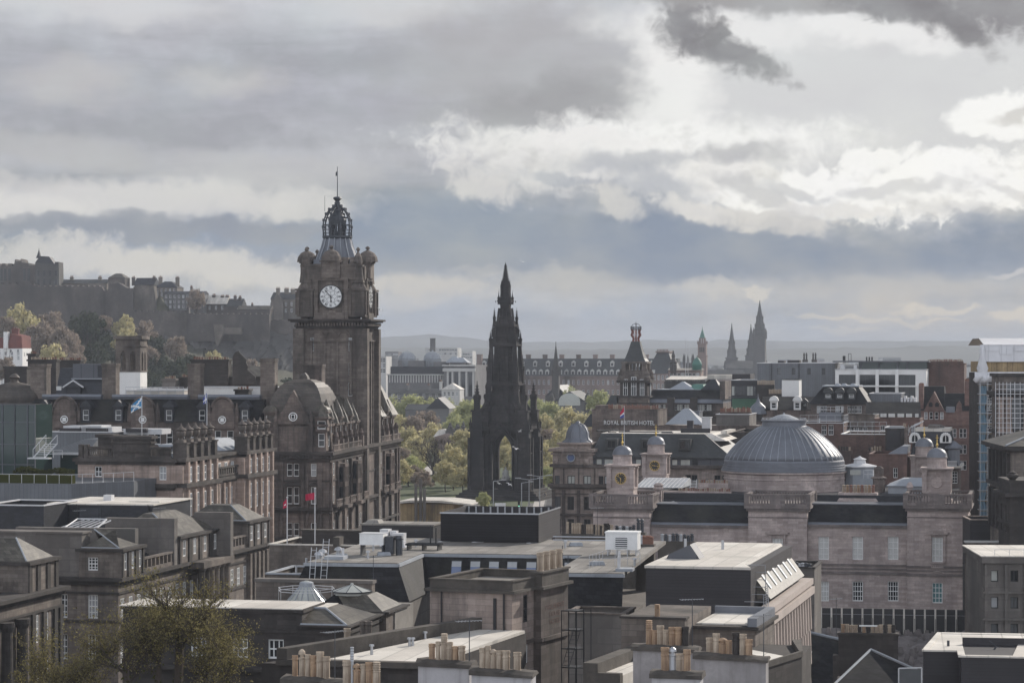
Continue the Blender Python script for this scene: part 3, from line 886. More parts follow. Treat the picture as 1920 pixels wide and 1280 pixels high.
# - trees
_crowns={}
def crown_mesh(kind,seed,n_cl=60,n_leaf=58,leaf=.08,flat=.82):
 key=(kind,seed)
 if key in _crowns:
  return _crowns[key]
 r=random.Random(seed*13+len(kind))
 b=MB()
 for c in range(n_cl):
  while True:
   p=Vector((r.uniform(-1,1),r.uniform(-1,1),r.uniform(-1,1)))
   if .3<p.length<1 and p.z>-.75:
    break
  p*=.88
  cz=.95+p.z*flat
  w=1-.25*max(0,p.z)
  cr=r.uniform(.16,.30)
  for k in range(n_leaf):
   q=Vector((r.gauss(0,1),r.gauss(0,1),r.gauss(0,.8)))
   q=q.normalized()*cr*(r.random()**.45)
   o=Vector((p.x*w+q.x,p.y*w+q.y,cz+q.z))
   s=leaf*r.uniform(.5,1.2)
   n=(q.normalized()+Vector((r.uniform(-.8,.8),r.uniform(-.8,.8),r.uniform(-.4,.9)))).normalized()
   t=n.orthogonal().normalized()
   u=n.cross(t)
   a=r.random()*6.28
   t,u=t*math.cos(a)+u*math.sin(a),u*math.cos(a)-t*math.sin(a)
   b.face([o-t*s,o+u*s*.55,o+t*s,o-u*s*.55])
 _crowns[key]=b.data('crown',[MT[kind]])
 return _crowns[key]
_trunks={}
def trunk_mesh(seed,branches=9,twigs=0,spread=.75):
 key=(seed,branches,twigs)
 if key in _trunks:
  return _trunks[key]
 r=random.Random(seed)
 b=MB()
 b.tube((0,0,-.05),(.02,.01,.5),.055,.042,7)
 tips=[]
 for k in range(branches):
  a=6.28*k/branches+r.uniform(-.3,.3)
  z0=r.uniform(.36,.6)
  p=Vector((0.015,0.01,z0))
  d=Vector((math.cos(a)*r.uniform(.5,1),math.sin(a)*r.uniform(.5,1),r.uniform(.6,1.3))).normalized()
  rad=.026
  for s in range(4):
   q=p+d*r.uniform(.16,.27)*spread/.75
   b.tube(p,q,rad,rad*.68,5)
   for t in range(2 if twigs else 1):
    e=(d+Vector((r.uniform(-.8,.8),r.uniform(-.8,.8),r.uniform(-.2,.6)))).normalized()
    q2=q+e*r.uniform(.12,.24)
    b.tube(q,q2,rad*.5,rad*.22,4)
    tips.append((q2,e))
   p,rad=q,rad*.68
   d=(d+Vector((r.uniform(-.35,.35),r.uniform(-.35,.35),r.uniform(-.1,.3)))).normalized()
  tips.append((p,d))
 for p,d in tips if twigs else():
  for k in range(twigs):
   e=(d+Vector((r.uniform(-.9,.9),r.uniform(-.9,.9),r.uniform(-.5,.7)))).normalized()
   q=p+e*r.uniform(.06,.16)
   b.tube(p,q,.0042,.0022,3)
   for j in range(3):
    e2=(e+Vector((r.uniform(-.9,.9),r.uniform(-.9,.9),r.uniform(-.6,.6)))).normalized()
    b.tube(q,q+e2*r.uniform(.04,.10),.0026,.0014,3)
 _trunks[key]=b.data('trunk',[MT['bark']])
 return _trunks[key]
ORD=['first','second','third','fourth','fifth','sixth','seventh','eighth','ninth','tenth','eleventh','twelfth','thirteenth','fourteenth','fifteenth','sixteenth','seventeenth','eighteenth','nineteenth','twentieth']
LOOK={'leaf':'pale green tree','leafgold':'golden tree','leafdark':'dark evergreen tree','leafbrown':'brown twiggy tree'}
def trees(lst,place,group):
 """lst of (column, top row, width in columns, distance, ground z, kind)."""
 cnt={}
 for i,(px,py,wpx,d,gz,kind)in enumerate(sorted(lst)):
  k=cnt.get(kind,0)
  cnt[kind]=k+1
  x=(px-CX)/F*d
  top=EYE+(HY-py)/F*d
  hgt=max(4.0,top-gz)
  rad=wpx/2/F*d
  t=empty('tree',(x,d,gz),RN.random()*6.28,'%s %s from the left %s'%(ORD[min(k,19)],LOOK[kind],place),'tree',group)
  kz=min(hgt*.92/1.8,rad*1.35)
  tr=link('trunk',trunk_mesh(i%3),t)
  tr.scale=(rad*.9,rad*.9,(hgt-kz*.75)/1.0)
  cr=link('crown',crown_mesh(kind,i%4+(10 if kind=='leafbrown' else 0)),t,(0,0,hgt-kz*1.78))
  cr.scale=(rad*1.08,rad*1.08,kz)
  # - castle rock and slope
def terrain(name,m,cols,rows,seed,rough):
 """cols: list of (px, [(d, py) from foot to top]) - a craggy slope."""
 r=random.Random(seed)
 b=MB()
 b.smooth=False
 pts=[]
 NX=70
 for i in range(NX+1):
  t=i/NX*(len(cols)-1)
  k=min(int(t),len(cols)-2)
  f=t-k
  A,B=cols[k],cols[k+1]
  px=A[0]*(1-f)+B[0]*f
  line=[]
  for j in range(rows+1):
   s=j/rows*(len(A[1])-1)
   q=min(int(s),len(A[1])-2)
   g=s-q
   a=[A[1][q][n]*(1-g)+A[1][q+1][n]*g for n in(0,1)]
   c=[B[1][q][n]*(1-g)+B[1][q+1][n]*g for n in(0,1)]
   d=a[0]*(1-f)+c[0]*f
   py=a[1]*(1-f)+c[1]*f
   e=rough*(math.sin(i*.9+j*.5)*.5+r.uniform(-1,1))*(0<j)
   line.append(((px-CX)/F*d+e*.4,d+e,EYE+(HY-py)/F*d+e*.35))
  pts.append(line)
 n=rows+1
 b.mesh([p for l in pts for p in l],[(i*n+j,(i+1)*n+j,(i+1)*n+j+1,i*n+j+1)for i in range(NX)for j in range(rows)])
 o=b.build(name,m)
 o['kind']='structure'
 return o
terrain('slope','slope',[(-80,[(880,870),(1000,720),(1230,615),(1330,600)]),(250,[(880,865),(1000,730),(1232,625),(1330,610)]),(420,[(880,865),(1010,740),(1220,660),(1330,620)]),
(700,[(880,865),(1010,770),(1200,735),(1330,740)])],16,2,2.0)
terrain('rock','rock',[(300,[(1195,735),(1212,680),(1225,640),(1240,592),(1300,590)]),(400,[(1190,745),(1208,690),(1222,645),(1238,600),(1300,596)]),
(500,[(1185,750),(1200,690),(1218,650),(1236,603),(1300,600)]),(580,[(1185,755),(1200,700),(1218,650),(1238,606),(1300,604)]),
(640,[(1200,770),(1215,740),(1230,720),(1245,700),(1300,700)])],26,4,3.2)
def pxp(lst,d):
 return[((p-CX)/F*d,EYE+(HY-q)/F*d)for p,q in lst]
def outline(name,d,pts,thick,m,parent=None):
 """A wall or gable with the given skyline, built at its own distance with real thickness."""
 x0,x1=pts[0][0],pts[-1][0]
 p=pxp(pts,d)
 return MB().xprism(p,d,d+thick).build(name,m,parent)
def wins_grid(b,d,cols,rows,w,h,off=-.25):
 """Small dark window recesses as shallow boxes proud of nothing: set 0.25 m into the face by a frame."""
 for px in cols:
  for py in rows:
   x,z=(px-CX)/F*d,EYE+(HY-py)/F*d
   b.mark()
   b.box(x-w/2,x+w/2,d+off,d+.05,z-h/2,z+h/2)
def simple_house(label,px0,px1,d,ztop_py,ridge_py,depth,wall='far_stone',roof='slate_grey',axis='x',cat='building',chim=(),wrows=(),wcols=0,name='house',gz=None,group=None,hip=False,ww=1.0,wh=1.8,a=8.0):
 """A distant building: walls with windows, pitched roof, chimneys."""
 f=Fr(px0,d,a)
 t=f.thing(name,label,cat,group)
 W=f.u(px1)
 z1=f.z(ztop_py)
 zr=f.z(ridge_py,0,depth/2 if axis=='x' else 0)
 z0=0.0 if gz is None else gz
 fr=[]
 for py in wrows:
  for x in lin(.4,W-.4,wcols):
   fr.append((x,f.z(py)-wh/2,ww,wh,dict(nx=2,ny=2)))
 body(t,0,W,0,depth,z0,z1,wall,fr)
 if zr>z1+.3:
  b=MB()
  if hip:
   b.hip(-.3,W+.3,-.3,depth+.3,z1+.01,zr,depth*.35)
  else:
   b.gable(-.3,W+.3,-.3,depth+.3,z1+.01,zr,axis)
  ro=b.build('roof',roof,t)
 else:
  ro=t
 for(cpx,cpy,cw)in chim:
  x=f.u(cpx)
  q=cw/F*d/2
  stack(t,x-q,x+q,depth*.35,depth*.35+max(1.0,q*1.2),z1-.3,f.z(cpy),wall,3,(.6,.8),.2)
 return t,f,W,z1
DC=1250.0
cas=empty('castle',((100-CX)/F*DC,DC,40),0,'dark stone castle with long curtain walls along the top of the rock','castle')
def cpart(name,pts,d,thick,m='castle'):
 o=outline(name,d,pts,thick,m)
 o.parent=cas
 o.matrix_parent_inverse=Matrix.Translation(-cas.location)
 return o
def cren(x0,x1,y,n,h=3.5):
 """Battlement skyline between two columns."""
 o=[]
 for k in range(n):
  a,c=x0+(x1-x0)*k/n,x0+(x1-x0)*(k+1)/n
  m_=a+(c-a)*.6
  o+=[(a,y),(m_,y),(m_,y+h),(c,y+h)]
 return o
cpart('curtain_wall',[(-70,660),(-70,532)]+cren(-60,62,530,9,2)+[(65,536)]+cren(66,190,535,12,2)+[(195,545),(250,548),(250,660)],1240,12)
cpart('curtain_wall',[(243,660),(243,583)]+cren(245,352,582,9,2)+[(353,660)],1226,8)
cpart('curtain_wall',[(350,640),(350,576),(354,576),(354,588)]+cren(356,505,587,14,1.6)+[(506,640)],1222,7)
cpart('curtain_wall',[(500,640),(500,600)]+cren(502,575,599,7,1.6)+[(576,640)],1228,7)
cpart('battery',[(200,640),(200,548),(206,533),(222,530),(238,540),(250,540),(250,640)],1232,14)
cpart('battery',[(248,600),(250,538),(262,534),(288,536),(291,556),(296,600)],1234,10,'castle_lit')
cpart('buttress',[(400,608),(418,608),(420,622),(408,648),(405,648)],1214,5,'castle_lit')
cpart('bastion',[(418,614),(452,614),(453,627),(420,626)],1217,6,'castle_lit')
cpart('great_hall',[(-40,545),(-40,500)]+cren(-30,26,494,5,4)+[(28,487),(30,486),(31,490),(38,490),(39,485),(41,492),(54,493),(54,497),(66,497),(66,545)],1262,18)
tw=cpart('keep',[(66,545),(66,492),(103,495),(103,491),(110,491),(111,545)],1256,13,'spire')
b=MB()
p=pxp([(66,492),(75,480),(92,481),(102,495)],1257)
b.xprism(p,1257,1266)
x,z=pxp([(73,484)],1258)[0]
b.lathe(x,1258,[(1.6,z),(.9,z+1.5),(.12,z+4.2),(.1,z+5)],6)
o=b.build('roof','slate_blue')
o.parent=tw
o.matrix_parent_inverse=cas.matrix_world.inverted()if False else Matrix.Identity(4)
o.location=-cas.location+cas.location
b=MB()
wins_grid(b,1262,(3,10,18,46,54),(515,),1.2,6)
wins_grid(b,1256,(72,83,94,105),(512,528),1.0,2.6)
b.v=[(x-cas.location[0],y-cas.location[1],q-cas.location[2])for x,y,q in b.v]
b.build_each('window','glass',cas)
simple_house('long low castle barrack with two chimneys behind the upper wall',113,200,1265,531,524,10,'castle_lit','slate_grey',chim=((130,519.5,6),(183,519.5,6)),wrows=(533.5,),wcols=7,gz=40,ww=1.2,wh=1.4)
simple_house('castle gatehouse with pale stone roof above the round battery',203,234,1255,521,513,9,'castle','slate_brown',gz=50,hip=True,name='gatehouse')
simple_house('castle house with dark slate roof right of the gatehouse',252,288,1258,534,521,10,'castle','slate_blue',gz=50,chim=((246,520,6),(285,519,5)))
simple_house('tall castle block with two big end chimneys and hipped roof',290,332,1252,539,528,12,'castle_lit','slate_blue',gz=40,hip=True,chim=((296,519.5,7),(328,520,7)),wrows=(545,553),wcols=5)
simple_house('grey castle store with rows of small windows below the tall block',306,381,1245,551,546,10,'far_grey','slate_blue',gz=38,wrows=(556,566,575),wcols=9,chim=((355,538,4),),ww=1.1,wh=1.5)
simple_house('gabled castle house with sunlit roof and a row of chimneys',386,424,1248,570,553,11,'castle','feltpale',gz=36,chim=((397,553,6),(413,555,6),(422,555,6)),wrows=(577,),wcols=3)
simple_house('castle house with dormered roof beside the gabled house',420,452,1246,574,560,11,'castle','slate_grey',gz=36,chim=((437,555,5),(446,557,5)))
simple_house('long low castle shed behind the parapet wall',445,506,1240,580,573,8,'castle','slate_brown',gz=36,chim=((470,570,3),))
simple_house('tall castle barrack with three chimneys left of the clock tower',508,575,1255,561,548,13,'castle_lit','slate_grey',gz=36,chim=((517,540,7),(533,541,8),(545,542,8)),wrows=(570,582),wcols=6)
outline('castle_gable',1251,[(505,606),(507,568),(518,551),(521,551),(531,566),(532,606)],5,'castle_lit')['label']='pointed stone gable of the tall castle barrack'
bpy.data.objects['castle_gable']['category']='gable'
b=MB()
b.smooth=True
x,z=pxp([(300,566)],1238)[0]
b.lathe(x,1238,[(5.5,z-9),(4.6,z-4),(2.6,z-.5),(.8,z+2.6)],7)
tag(b.build('mound','slope'),'','',None,'structure')
G='trees below the castle'
trees([(60,615,60,1080,18,'leafbrown'),(20,625,60,1040,14,'leafbrown'),(110,640,60,1000,12,'leafbrown'),(290,625,60,1120,20,'leafdark'),(240,650,60,1070,14,'leafdark'),(330,668,70,1040,12,'leafdark'),(285,690,70,1010,8,'leafdark'),(420,672,60,1070,14,'leafdark'),(465,668,60,1110,14,'leafbrown'),(150,600,60,1125,22,'leafdark'),(38,566,76,1090,20,'leafgold'),(12,590,50,1080,20,'leafbrown'),(96,578,66,1110,22,'leafbrown'),(75,600,60,1050,18,'leafbrown'),(120,610,60,1040,16,'leafbrown'),
(165,578,84,1120,24,'leafdark'),(135,625,50,1030,14,'leafbrown'),(196,588,36,1125,26,'leafbrown'),(232,588,44,1130,26,'leafgold'),(272,599,52,1140,26,'leafbrown'),
(212,625,50,1100,20,'leafdark'),(175,640,66,1050,14,'leafdark'),(234,615,50,1080,18,'leafgold'),(272,640,50,1060,14,'leafbrown'),(330,626,50,1110,20,'leafbrown'),
(300,660,60,1060,12,'leafdark'),(355,660,60,1080,14,'leafdark'),(400,655,44,1100,16,'leafgold'),(95,642,84,960,8,'leafgold'),(138,657,54,950,8,'leafbrown'),
(50,655,50,930,6,'leafgold'),(10,665,50,880,5,'leafbrown'),(385,680,66,1050,12,'leafdark'),(440,690,60,1100,14,'leafdark'),(250,690,80,1000,8,'leafdark'),
(366,540,38,1236,36,'leafbrown'),(200,690,70,980,8,'leafbrown'),(490,700,60,1120,14,'leafbrown'),(540,705,50,1130,14,'leafdark')],'on the castle slope',G)
f=Fr(-22,900,10)
t=f.thing('gabled_house','white rendered house with steep red roof below the castle slope','house')
W=f.u(42)
body(t,0,W,0,9,0,f.z(653),'white',row(lin(.4,W-.3,5),f.z(675),.9,1.5,nx=2,ny=2)+row(lin(.4,W-.3,5),f.z(666),.9,1.3,nx=2,ny=2)+row(lin(W*.55,W-.3,2),f.z(661),.8,1.1,nx=2,ny=2),
row(lin(1,8,3),f.z(668),.9,1.5,nx=2,ny=2))
x0=f.u(14)
b=MB().xprism([(x0,f.z(653)+.02),(W,f.z(653)+.02),(W-.2,f.z(630)),(x0+1.2,f.z(625))],-.2,8.6)
b.build('roof','redroof',t)
MB().xprism([(f.u(8),f.z(653)),(f.u(16),f.z(653)),(f.u(16),f.z(622)),(f.u(8),f.z(622))],-.8,1.2).build('stair_turret','white',t)
stack(t,f.u(16),f.u(28),3,4.5,f.z(630),f.z(616),'redroof',3,(.6,.8),.2)
b=MB().xprism([(0,f.z(653)+.02),(x0,f.z(653)+.02),(x0,f.z(632)),(1.5,f.z(634))],.4,8)
b.build('roof','redroof',t)
# - the far street: hotel, domed offices, churches
f=Fr(893,1330,12)
t=f.thing('railway_hotel','long red stone hotel with two rows of white dormers behind the monument','hotel')
W=f.u(1270)
z1=f.z(706)
wn=[]
for py,n in((716,40),(734,40),(752,40)):
 wn+=row(lin(1,W-1,n),f.z(py)-1.2,1.1,2.3,nx=2,ny=2)
body(t,0,W,0,16,0,z1,'far_stone',wn)
b=MB()
slab(b,0,W,0,16,z1,.5,.5)
b.build('cornice','far_stone',t)
zt=f.z(672)
MB().frus((-.2,W,-.2,16),z1+.52,(.5,W-.5,4.5,12),zt).build('roof','slate_grey',t)
zd=f.z(693)
for i,x in enumerate(lin(2,W-2,30)):
 for zz,vv in((f.z(703),.4),(f.z(687),2.0)):
  if zz>zd and i%2:
   continue
  b=MB()
  b.box(x-1.0,x+1.0,vv-.2,vv+2.2,zz,zz+2.3)
  b.gable(x-1.2,x+1.2,vv-.35,vv+2.3,zz+2.31,zz+3.2,'y')
  dm=b.build('dormer','far_pale',t)
  MB().box(x-.55,x+.55,vv-.26,vv-.2,zz+.5,zz+1.9).build('pane','glass',dm)
for x in lin(4,W-4,11):
 stack(t,x-1.2,x+1.2,7,8.4,zt-.5,f.z(664.5),'far_stone',0)
stack(t,f.u(893),f.u(902),1,4,z1,f.z(664),'far_stone',0)
f=Fr(727,1200,12)
t=f.thing('office_building','grey stone office block with two ribbed domes left of the monument','office')
W=f.u(893)
zb=f.z(742)
z1=f.z(703)
body(t,0,f.u(835),0,30,0,z1,'far_grey')
b=MB()
for px in list(range(730,836,5)):
 b.box(f.u(px),f.u(px)+.45,-.5,-.05,f.z(717),f.z(702))
b.box(-.4,f.u(835),-.9,-.02,f.z(703),f.z(701))
b.build('pilaster','far_pale',t)
MB().box(1,f.u(834),1.2,29,z1+.02,f.z(687)).build('attic','slate_blue',t)
body(t,f.u(835)+.05,W,-3,28,0,f.z(684),'far_grey',name='wing')
b=MB()
for px in(838,847,860,873,886):
 b.box(f.u(px,-3),f.u(px,-3)+.9,-3.5,-3.05,f.z(742),f.z(696))
b.box(f.u(835)-.4,W+.4,-3.9,-3.02,f.z(696),f.z(690))
b.box(f.u(835)-.6,W+.6,-4.2,-3.01,f.z(686),f.z(683.5))
b.build('pier','far_pale',t)
b=MB()
for px in(842,853,866,879):
 b.box(f.u(px,-3),f.u(px,-3)+2.0,-3.2,-3.03,f.z(742),f.z(698))
b.build('window','glass',t)
for cpx in(764,811):
 u=f.u(cpx,10)
 k=16/F*1210
 b=MB()
 b.smooth=True
 b.lathe(u,10,[(k*1.05,f.z(687)),(k*1.05,f.z(675)),(k*1.1,f.z(674))],20)
 b.lathe(u,10,[(k*math.cos(q),f.z(674)+.02+k*.92*math.sin(q))for q in[R(g)for g in range(0,90,10)]]+[(.4,f.z(674)+k*.95),(.3,f.z(674)+k*1.1)],20)
 for j in range(20):
  a=6.283*j/20
  b.path([(u+k*1.02*math.cos(q)*math.cos(a),10+k*1.02*math.cos(q)*math.sin(a),f.z(674)+k*.94*math.sin(q))for q in[R(g)for g in range(0,91,18)]],.18,4)
 b.build('dome','leadpale',t)
b=MB()
b.box(f.u(740),f.u(790),6,16,f.z(687)-.5,f.z(676))
b.box(f.u(795),f.u(830),6,16,f.z(687)-.5,f.z(678))
b.box(f.u(840),f.u(868),4,18,f.z(684),f.z(679))
b.build('rooftop_block','far_grey',t)
b=MB()
for px,py in((840,668),(852,670)):
 b.hip(f.u(px)-3,f.u(px)+5,6,14,f.z(680),f.z(py),3)
b.build('rooflight','leadpale',t)
simple_house('white slab block with plant room far behind the domed offices',797,858,2100,652,652,20,'far_pale','felt',wrows=(656,663),wcols=12,name='office_block',cat='office',ww=2,wh=1.6)
simple_house('pale flat block right of the white slab on the skyline',858,886,2200,658,658,20,'far_pale','felt',wrows=(664,670),wcols=6,name='office_block',cat='office',ww=2,wh=1.6)
simple_house('dark low office block left of the domes on the skyline',722,747,2300,659,659,18,'far_grey','felt',wrows=(664,669),wcols=5,name='office_block',cat='office',ww=2.4,wh=1.6)
simple_house('white gridded block beside the tower with vertical bars',701,724,1500,668,668,18,'far_pale','felt',wrows=(675,685,695),wcols=4,name='office_block',cat='office',ww=1.5,wh=2.6)
b=MB()
x,z=pxp([(811.5,634)],2080)[0]
b.lathe(x,2080,[(2.4,20),(2.2,z-.5),(2.5,z-.4),(2.5,z)],8)
tag(b.build('factory_chimney','spire'),'dark square chimney rising above the white slab block','chimney')
simple_house('low grey terrace of roofs and chimneys below the domed offices',728,838,1120,738,728,14,'far_grey','slate_grey',chim=((760,722,5),(800,722,5)),wrows=(742,),wcols=9,name='terrace',ww=1.1,wh=1.8)
simple_house('terrace end house with sunlit hipped roof',828,862,1100,730,718,12,'far_pale','feltpale',hip=True,chim=((823,715,5),),wrows=(738,),wcols=4,name='terrace',ww=1.1,wh=1.8)
simple_house('steep dark slate roofed hall among the garden trees',800,842,980,766,745,16,'far_grey','slate_blue',name='hall',axis='y')
simple_house('small hall with pale roof left of the pediment',760,800,1000,768,757,14,'far_grey','slate_grey',name='hall')
f=Fr(1028,1080,12)
t=f.thing('church','church with thin dark steeple in front of the long hotel','church')
u=f.u(1041)
k=6.5/F*1080
b=MB()
b.box(u-k,u+k,0,2*k,0,f.z(700))
b.lathe(u,k,[(k*1.3,f.z(700)+.01),(k*1.35,f.z(694))],4,R(45))
for sx in(-1,1):
 for sy in(0,2*k):
  b.lathe(u+sx*k,sy,[(.5,f.z(704)),(.5,f.z(692)),(.05,f.z(684))],6)
b.build('tower','spire',t)
MB().lathe(u,k,[(k*.95,f.z(694)),(k*.55,f.z(670)),(.15,f.z(647)),(.12,f.z(640))],8).build('spire','spire',t)
body(t,f.u(1020),f.u(1062),2*k,2*k+26,0,f.z(742),'spire',name='nave')
MB().gable(f.u(1020),f.u(1062),2*k-.2,2*k+26,f.z(742)+.02,f.z(722),'y').build('roof','slate_blue',t)
f=Fr(1040,1000,12)
t=f.thing('church_hall','church hall with big arched glazed gable and twin stone turrets','church hall')
W=f.u(1096)
m0=W/2
body(t,0,W,0,24,0,f.z(752),'far_grey')
MB().xprism([(-.5,f.z(752)+.02),(W+.5,f.z(752)+.02),(m0,f.z(733))],-.3,24).build('roof','slate_grey',t)
b=MB()
rr=W*.36
b.xprism([(m0-rr,f.z(760))]+[(m0-rr*math.cos(R(g)),f.z(752)+rr*.75*math.sin(R(g)))for g in range(0,181,20)]+[(m0+rr,f.z(760))],-.42,-.32)
b.build('arched_window','glass_skytint',t)
for uu in(-2.2,W+.2):
 b=MB()
 b.box(uu,uu+2.0,-1,1,0,f.z(745))
 b.lathe(uu+1,0,[(1.0,f.z(745)),(.9,f.z(741)),(.1,f.z(735))],8)
 b.build('turret','spire',t)
def steeple(label,px,d,tip,base_py,wpx,m='spire',shoulders=None,tw=None,gz=0,name='steeple',tower_top=None):
 """Octagonal stone spire on a square tower; rows give tip and foot of the spire."""
 t=empty(name,((px-CX)/F*d,d,0),R(-12),label,'spire')
 s=d/F
 r=wpx/2*s
 zt=lambda py:EYE+(HY-py)/F*d
 b=MB()
 b.box(-r,r,-r,r,0,zt(base_py))
 slab(b,-r,r,-r,r,zt(base_py)+.02,1.0,.5)
 if shoulders:
  for sx in(-1,1):
   for sy in(-1,1):
    b.lathe(sx*r*.92,sy*r*.92,[(r*.22,zt(base_py)-6),(r*.22,zt(shoulders+9)),(.1,zt(shoulders))],6)
 for sx in(-1,1):
  b.box(sx*r-(.5 if sx>0 else-.0),sx*r+(.0 if sx>0 else .5),-r-.6,-r,0,zt(base_py))
 b.build('tower',m,t)
 b=MB()
 b.lathe(0,0,[(r*.98,zt(base_py)+1.02),(r*.45,zt(base_py-(base_py-tip)*.55)),(.25,zt(tip+2)),(.08,zt(tip))],8,R(22.5))
 for q in(.2,.45):
  zz=zt(base_py-(base_py-tip)*q)
  rr=r*(.98-q)*.98
  for g in range(4):
   a=R(90*g-90)
   b.box(rr*math.cos(a)-.5,rr*math.cos(a)+.5,rr*math.sin(a)-.5,rr*math.sin(a)+.5,zz-1.5,zz+1.5)
 b.lathe(0,0,[(.5,zt(tip)-1.2),(.5,zt(tip)-.6)],6)
 b.build('spire',m,t)
 return t
steeple('tallest of the three cathedral spires with stepped shoulders, at the far right',1424.5,2150,563,622,22,shoulders=614)
steeple('cathedral spire standing apart on the left of the tallest',1372,2230,606,672,20)
steeple('narrow cathedral spire pressed against the left side of the tallest',1408,2240,607,668,19)
b=MB()
x0,z0=pxp([(1362,690)],2200)[0]
x1,z1=pxp([(1440,676)],2200)[0]
b.box(x0,x1,2200,2225,0,z0)
b.gable(x0-.5,x1+.5,2199.5,2225.5,z0+.02,z1)
tag(b.build('cathedral_nave','spire'),'dark cathedral nave between the far spires','church')
t=empty('bell_tower',((1317-CX)/F*1500,1500,0),R(-12),'slim stone tower with green copper pyramid cap','tower')
s=1500/F
zt=lambda py:EYE+(HY-py)/F*1500
r=8.5*s
b=MB()
b.box(-r,r,-r,r,0,zt(668))
slab(b,-r,r,-r,r,zt(668)+.01,.6,.35)
r2=r*.9
b.box(-r2,r2,-r2,r2,zt(668)+.62,zt(645))
slab(b,-r2,r2,-r2,r2,zt(645)+.01,.5,.3)
for sx in(-1,1):
 for sy in(-1,1):
  b.lathe(sx*r2,sy*r2,[(.4,zt(645)),(.4,zt(641)),(.05,zt(638))],6)
  b.box(sx*r*.52-.45,sx*r*.52+.45,sy*r*.52-.45,sy*r*.52+.45,zt(645),zt(634))
b.box(-.3,.3,-r*.6,r*.6,zt(645),zt(634))
slab(b,-r*.62,r*.62,-r*.62,r*.62,zt(634.5),.4,.1)
b.build('shaft','far_stone',t)
MB().lathe(0,0,[(r*.82,zt(633.5)),(.25,zt(617)),(.06,zt(611))],4,R(45)).build('cap','copper',t)
b=MB()
for uu in(-r2*.45,0,r2*.45):
 b.box(uu-.35,uu+.35,-r2-.03,-r2+.2,zt(660),zt(651))
b.build('opening','black',t)
t=empty('church_tower',((1291-CX)/F*1480,1480,0),R(-12),'square church tower with four pinnacles beside the slim green-capped tower','tower')
s=1480/F
zt=lambda py:EYE+(HY-py)/F*1480
r=9*s
b=MB().box(-r,r,-r,r,0,zt(680))
for sx in(-1,0,1):
 for sy in(-1,1):
  if sx or sy<0:
   b.lathe(sx*r*.9,sy*r*.9,[(.6,zt(682)),(.6,zt(672)),(.08,zt(663))],6)
b.build('tower','spire',t)
f=Fr(1212,1180,12)
t=f.thing('mansard_block','tall grey mansard roofed block with crested ridge at the end of the hotel','building')
W=f.u(1266)
body(t,0,W,0,24,0,f.z(700),'far_stone',row(lin(1,W-1,6),f.z(712),1.1,2.2)+row(lin(1,W-1,6),f.z(728),1.1,2.2))
MB().frus((-.3,W+.3,-.3,24),f.z(700)+.01,(W*.3,W*.7,6,18),f.z(661)).build('roof','slate_grey',t)
b=MB()
slab(b,W*.28,W*.72,5.6,18.4,f.z(661)+.01,.7,.3)
for x in lin(W*.3,W*.7,8):
 b.box(x-.2,x+.2,5.6,5.9,f.z(661)+.7,f.z(661)+1.6)
b.build('cresting','far_stone',t)
for x in(1.2,3.4,W-2.6):
 MB().box(x-.6,x+.6,-.2,2,f.z(700)+.05,f.z(693)).build('dormer','far_pale',t)
 # = GARDENS AND MONUMENT
def sheet(name,m,pts,z):
 """Flat ground sheet; pts are (column, distance)."""
 o=MB().face([((px-CX)/F*d,d,z)for px,d in pts]).build(name,m)
 o['kind']='structure'
 return o
sheet('lawn','grass',[(700,640),(1010,640),(1130,1000),(700,1000)],.004)
sheet('path','path',[(740,790),(830,790),(850,850),(740,850)],.008)
sheet('road','asphalt',[(1005,430),(1075,430),(1095,700),(1150,1200),(1120,1200),(1028,700)],.008)
sheet('pavement','path',[(978,500),(1004,500),(1026,700),(1008,700)],.012)
sheet('lawn','grass',[(905,560),(975,560),(990,640),(900,640)],.004)
f=Fr(948,662,12)
t=f.thing('gothic_monument','soot-black gothic spire monument with open arches and four pinnacled corner piers','monument')
zz=lambda py:EYE+(HY-py)/F*656
def pinnacle(b,x,y,z0,z1,r,n=4,crock=True):
 h=z1-z0
 b.box(x-r,x+r,y-r,y+r,z0,z0+h*.42)
 slab(b,x-r,x+r,y-r,y+r,z0+h*.42+.01,h*.03,r*.25)
 for sx,sy in((1,0),(-1,0),(0,1),(0,-1)):
  b.box(x+sx*r-r*.35,x+sx*r+r*.35,y+sy*r-r*.35,y+sy*r+r*.35,z0+h*.36,z0+h*.52)
 b.lathe(x,y,[(r*1.02,z0+h*.46),(r*.42,z0+h*.76),(r*.10,z0+h*.96),(r*.28,z0+h*.97),(.03,z1)],4,R(45))
 if crock:
  for k in range(4):
   q=.5+k*.1
   rr=r*(1.0-(q-.46)*1.75)
   for sx,sy in((1,1),(-1,1),(1,-1),(-1,-1)):
    c=rr*.72
    b.box(x+sx*c-.13,x+sx*c+.13,y+sy*c-.13,y+sy*c+.13,z0+h*q,z0+h*(q+.035))
def pointed(b,cx,w,zs,z0,z1,y0,y1,half,n=8):
 """Wall y0..y1, x within cx+-half, z0..z1, pierced by a pointed arch of width w springing at zs."""
 r=w*1.05
 cpt=[]
 for k in range(n+1):
  a=R(180)-k/n*math.acos((r-w/2)/r)
  cpt.append((cx+r-w/2+r*math.cos(a),zs+r*math.sin(a)))
 ap=cpt[-1][1]
 L_=[(cx-half,z0),(cx-w/2,z0)]+cpt+[(cx,z1),(cx-half,z1)]
 b.xprism(L_,y0,y1)
 b.xprism([(2*cx-x,z)for x,z in reversed(L_)],y0,y1)
 return ap
b=MB()
for i,(hw,z0,z1)in enumerate(((11.5,0,.6),(10.8,.6,1.2),(10.1,1.2,1.8),(9.4,1.8,2.4))):
 b.box(-hw,hw,-hw,hw,z0,z1)
b.build('stepped_base','scott',t)
zg=zz(806)
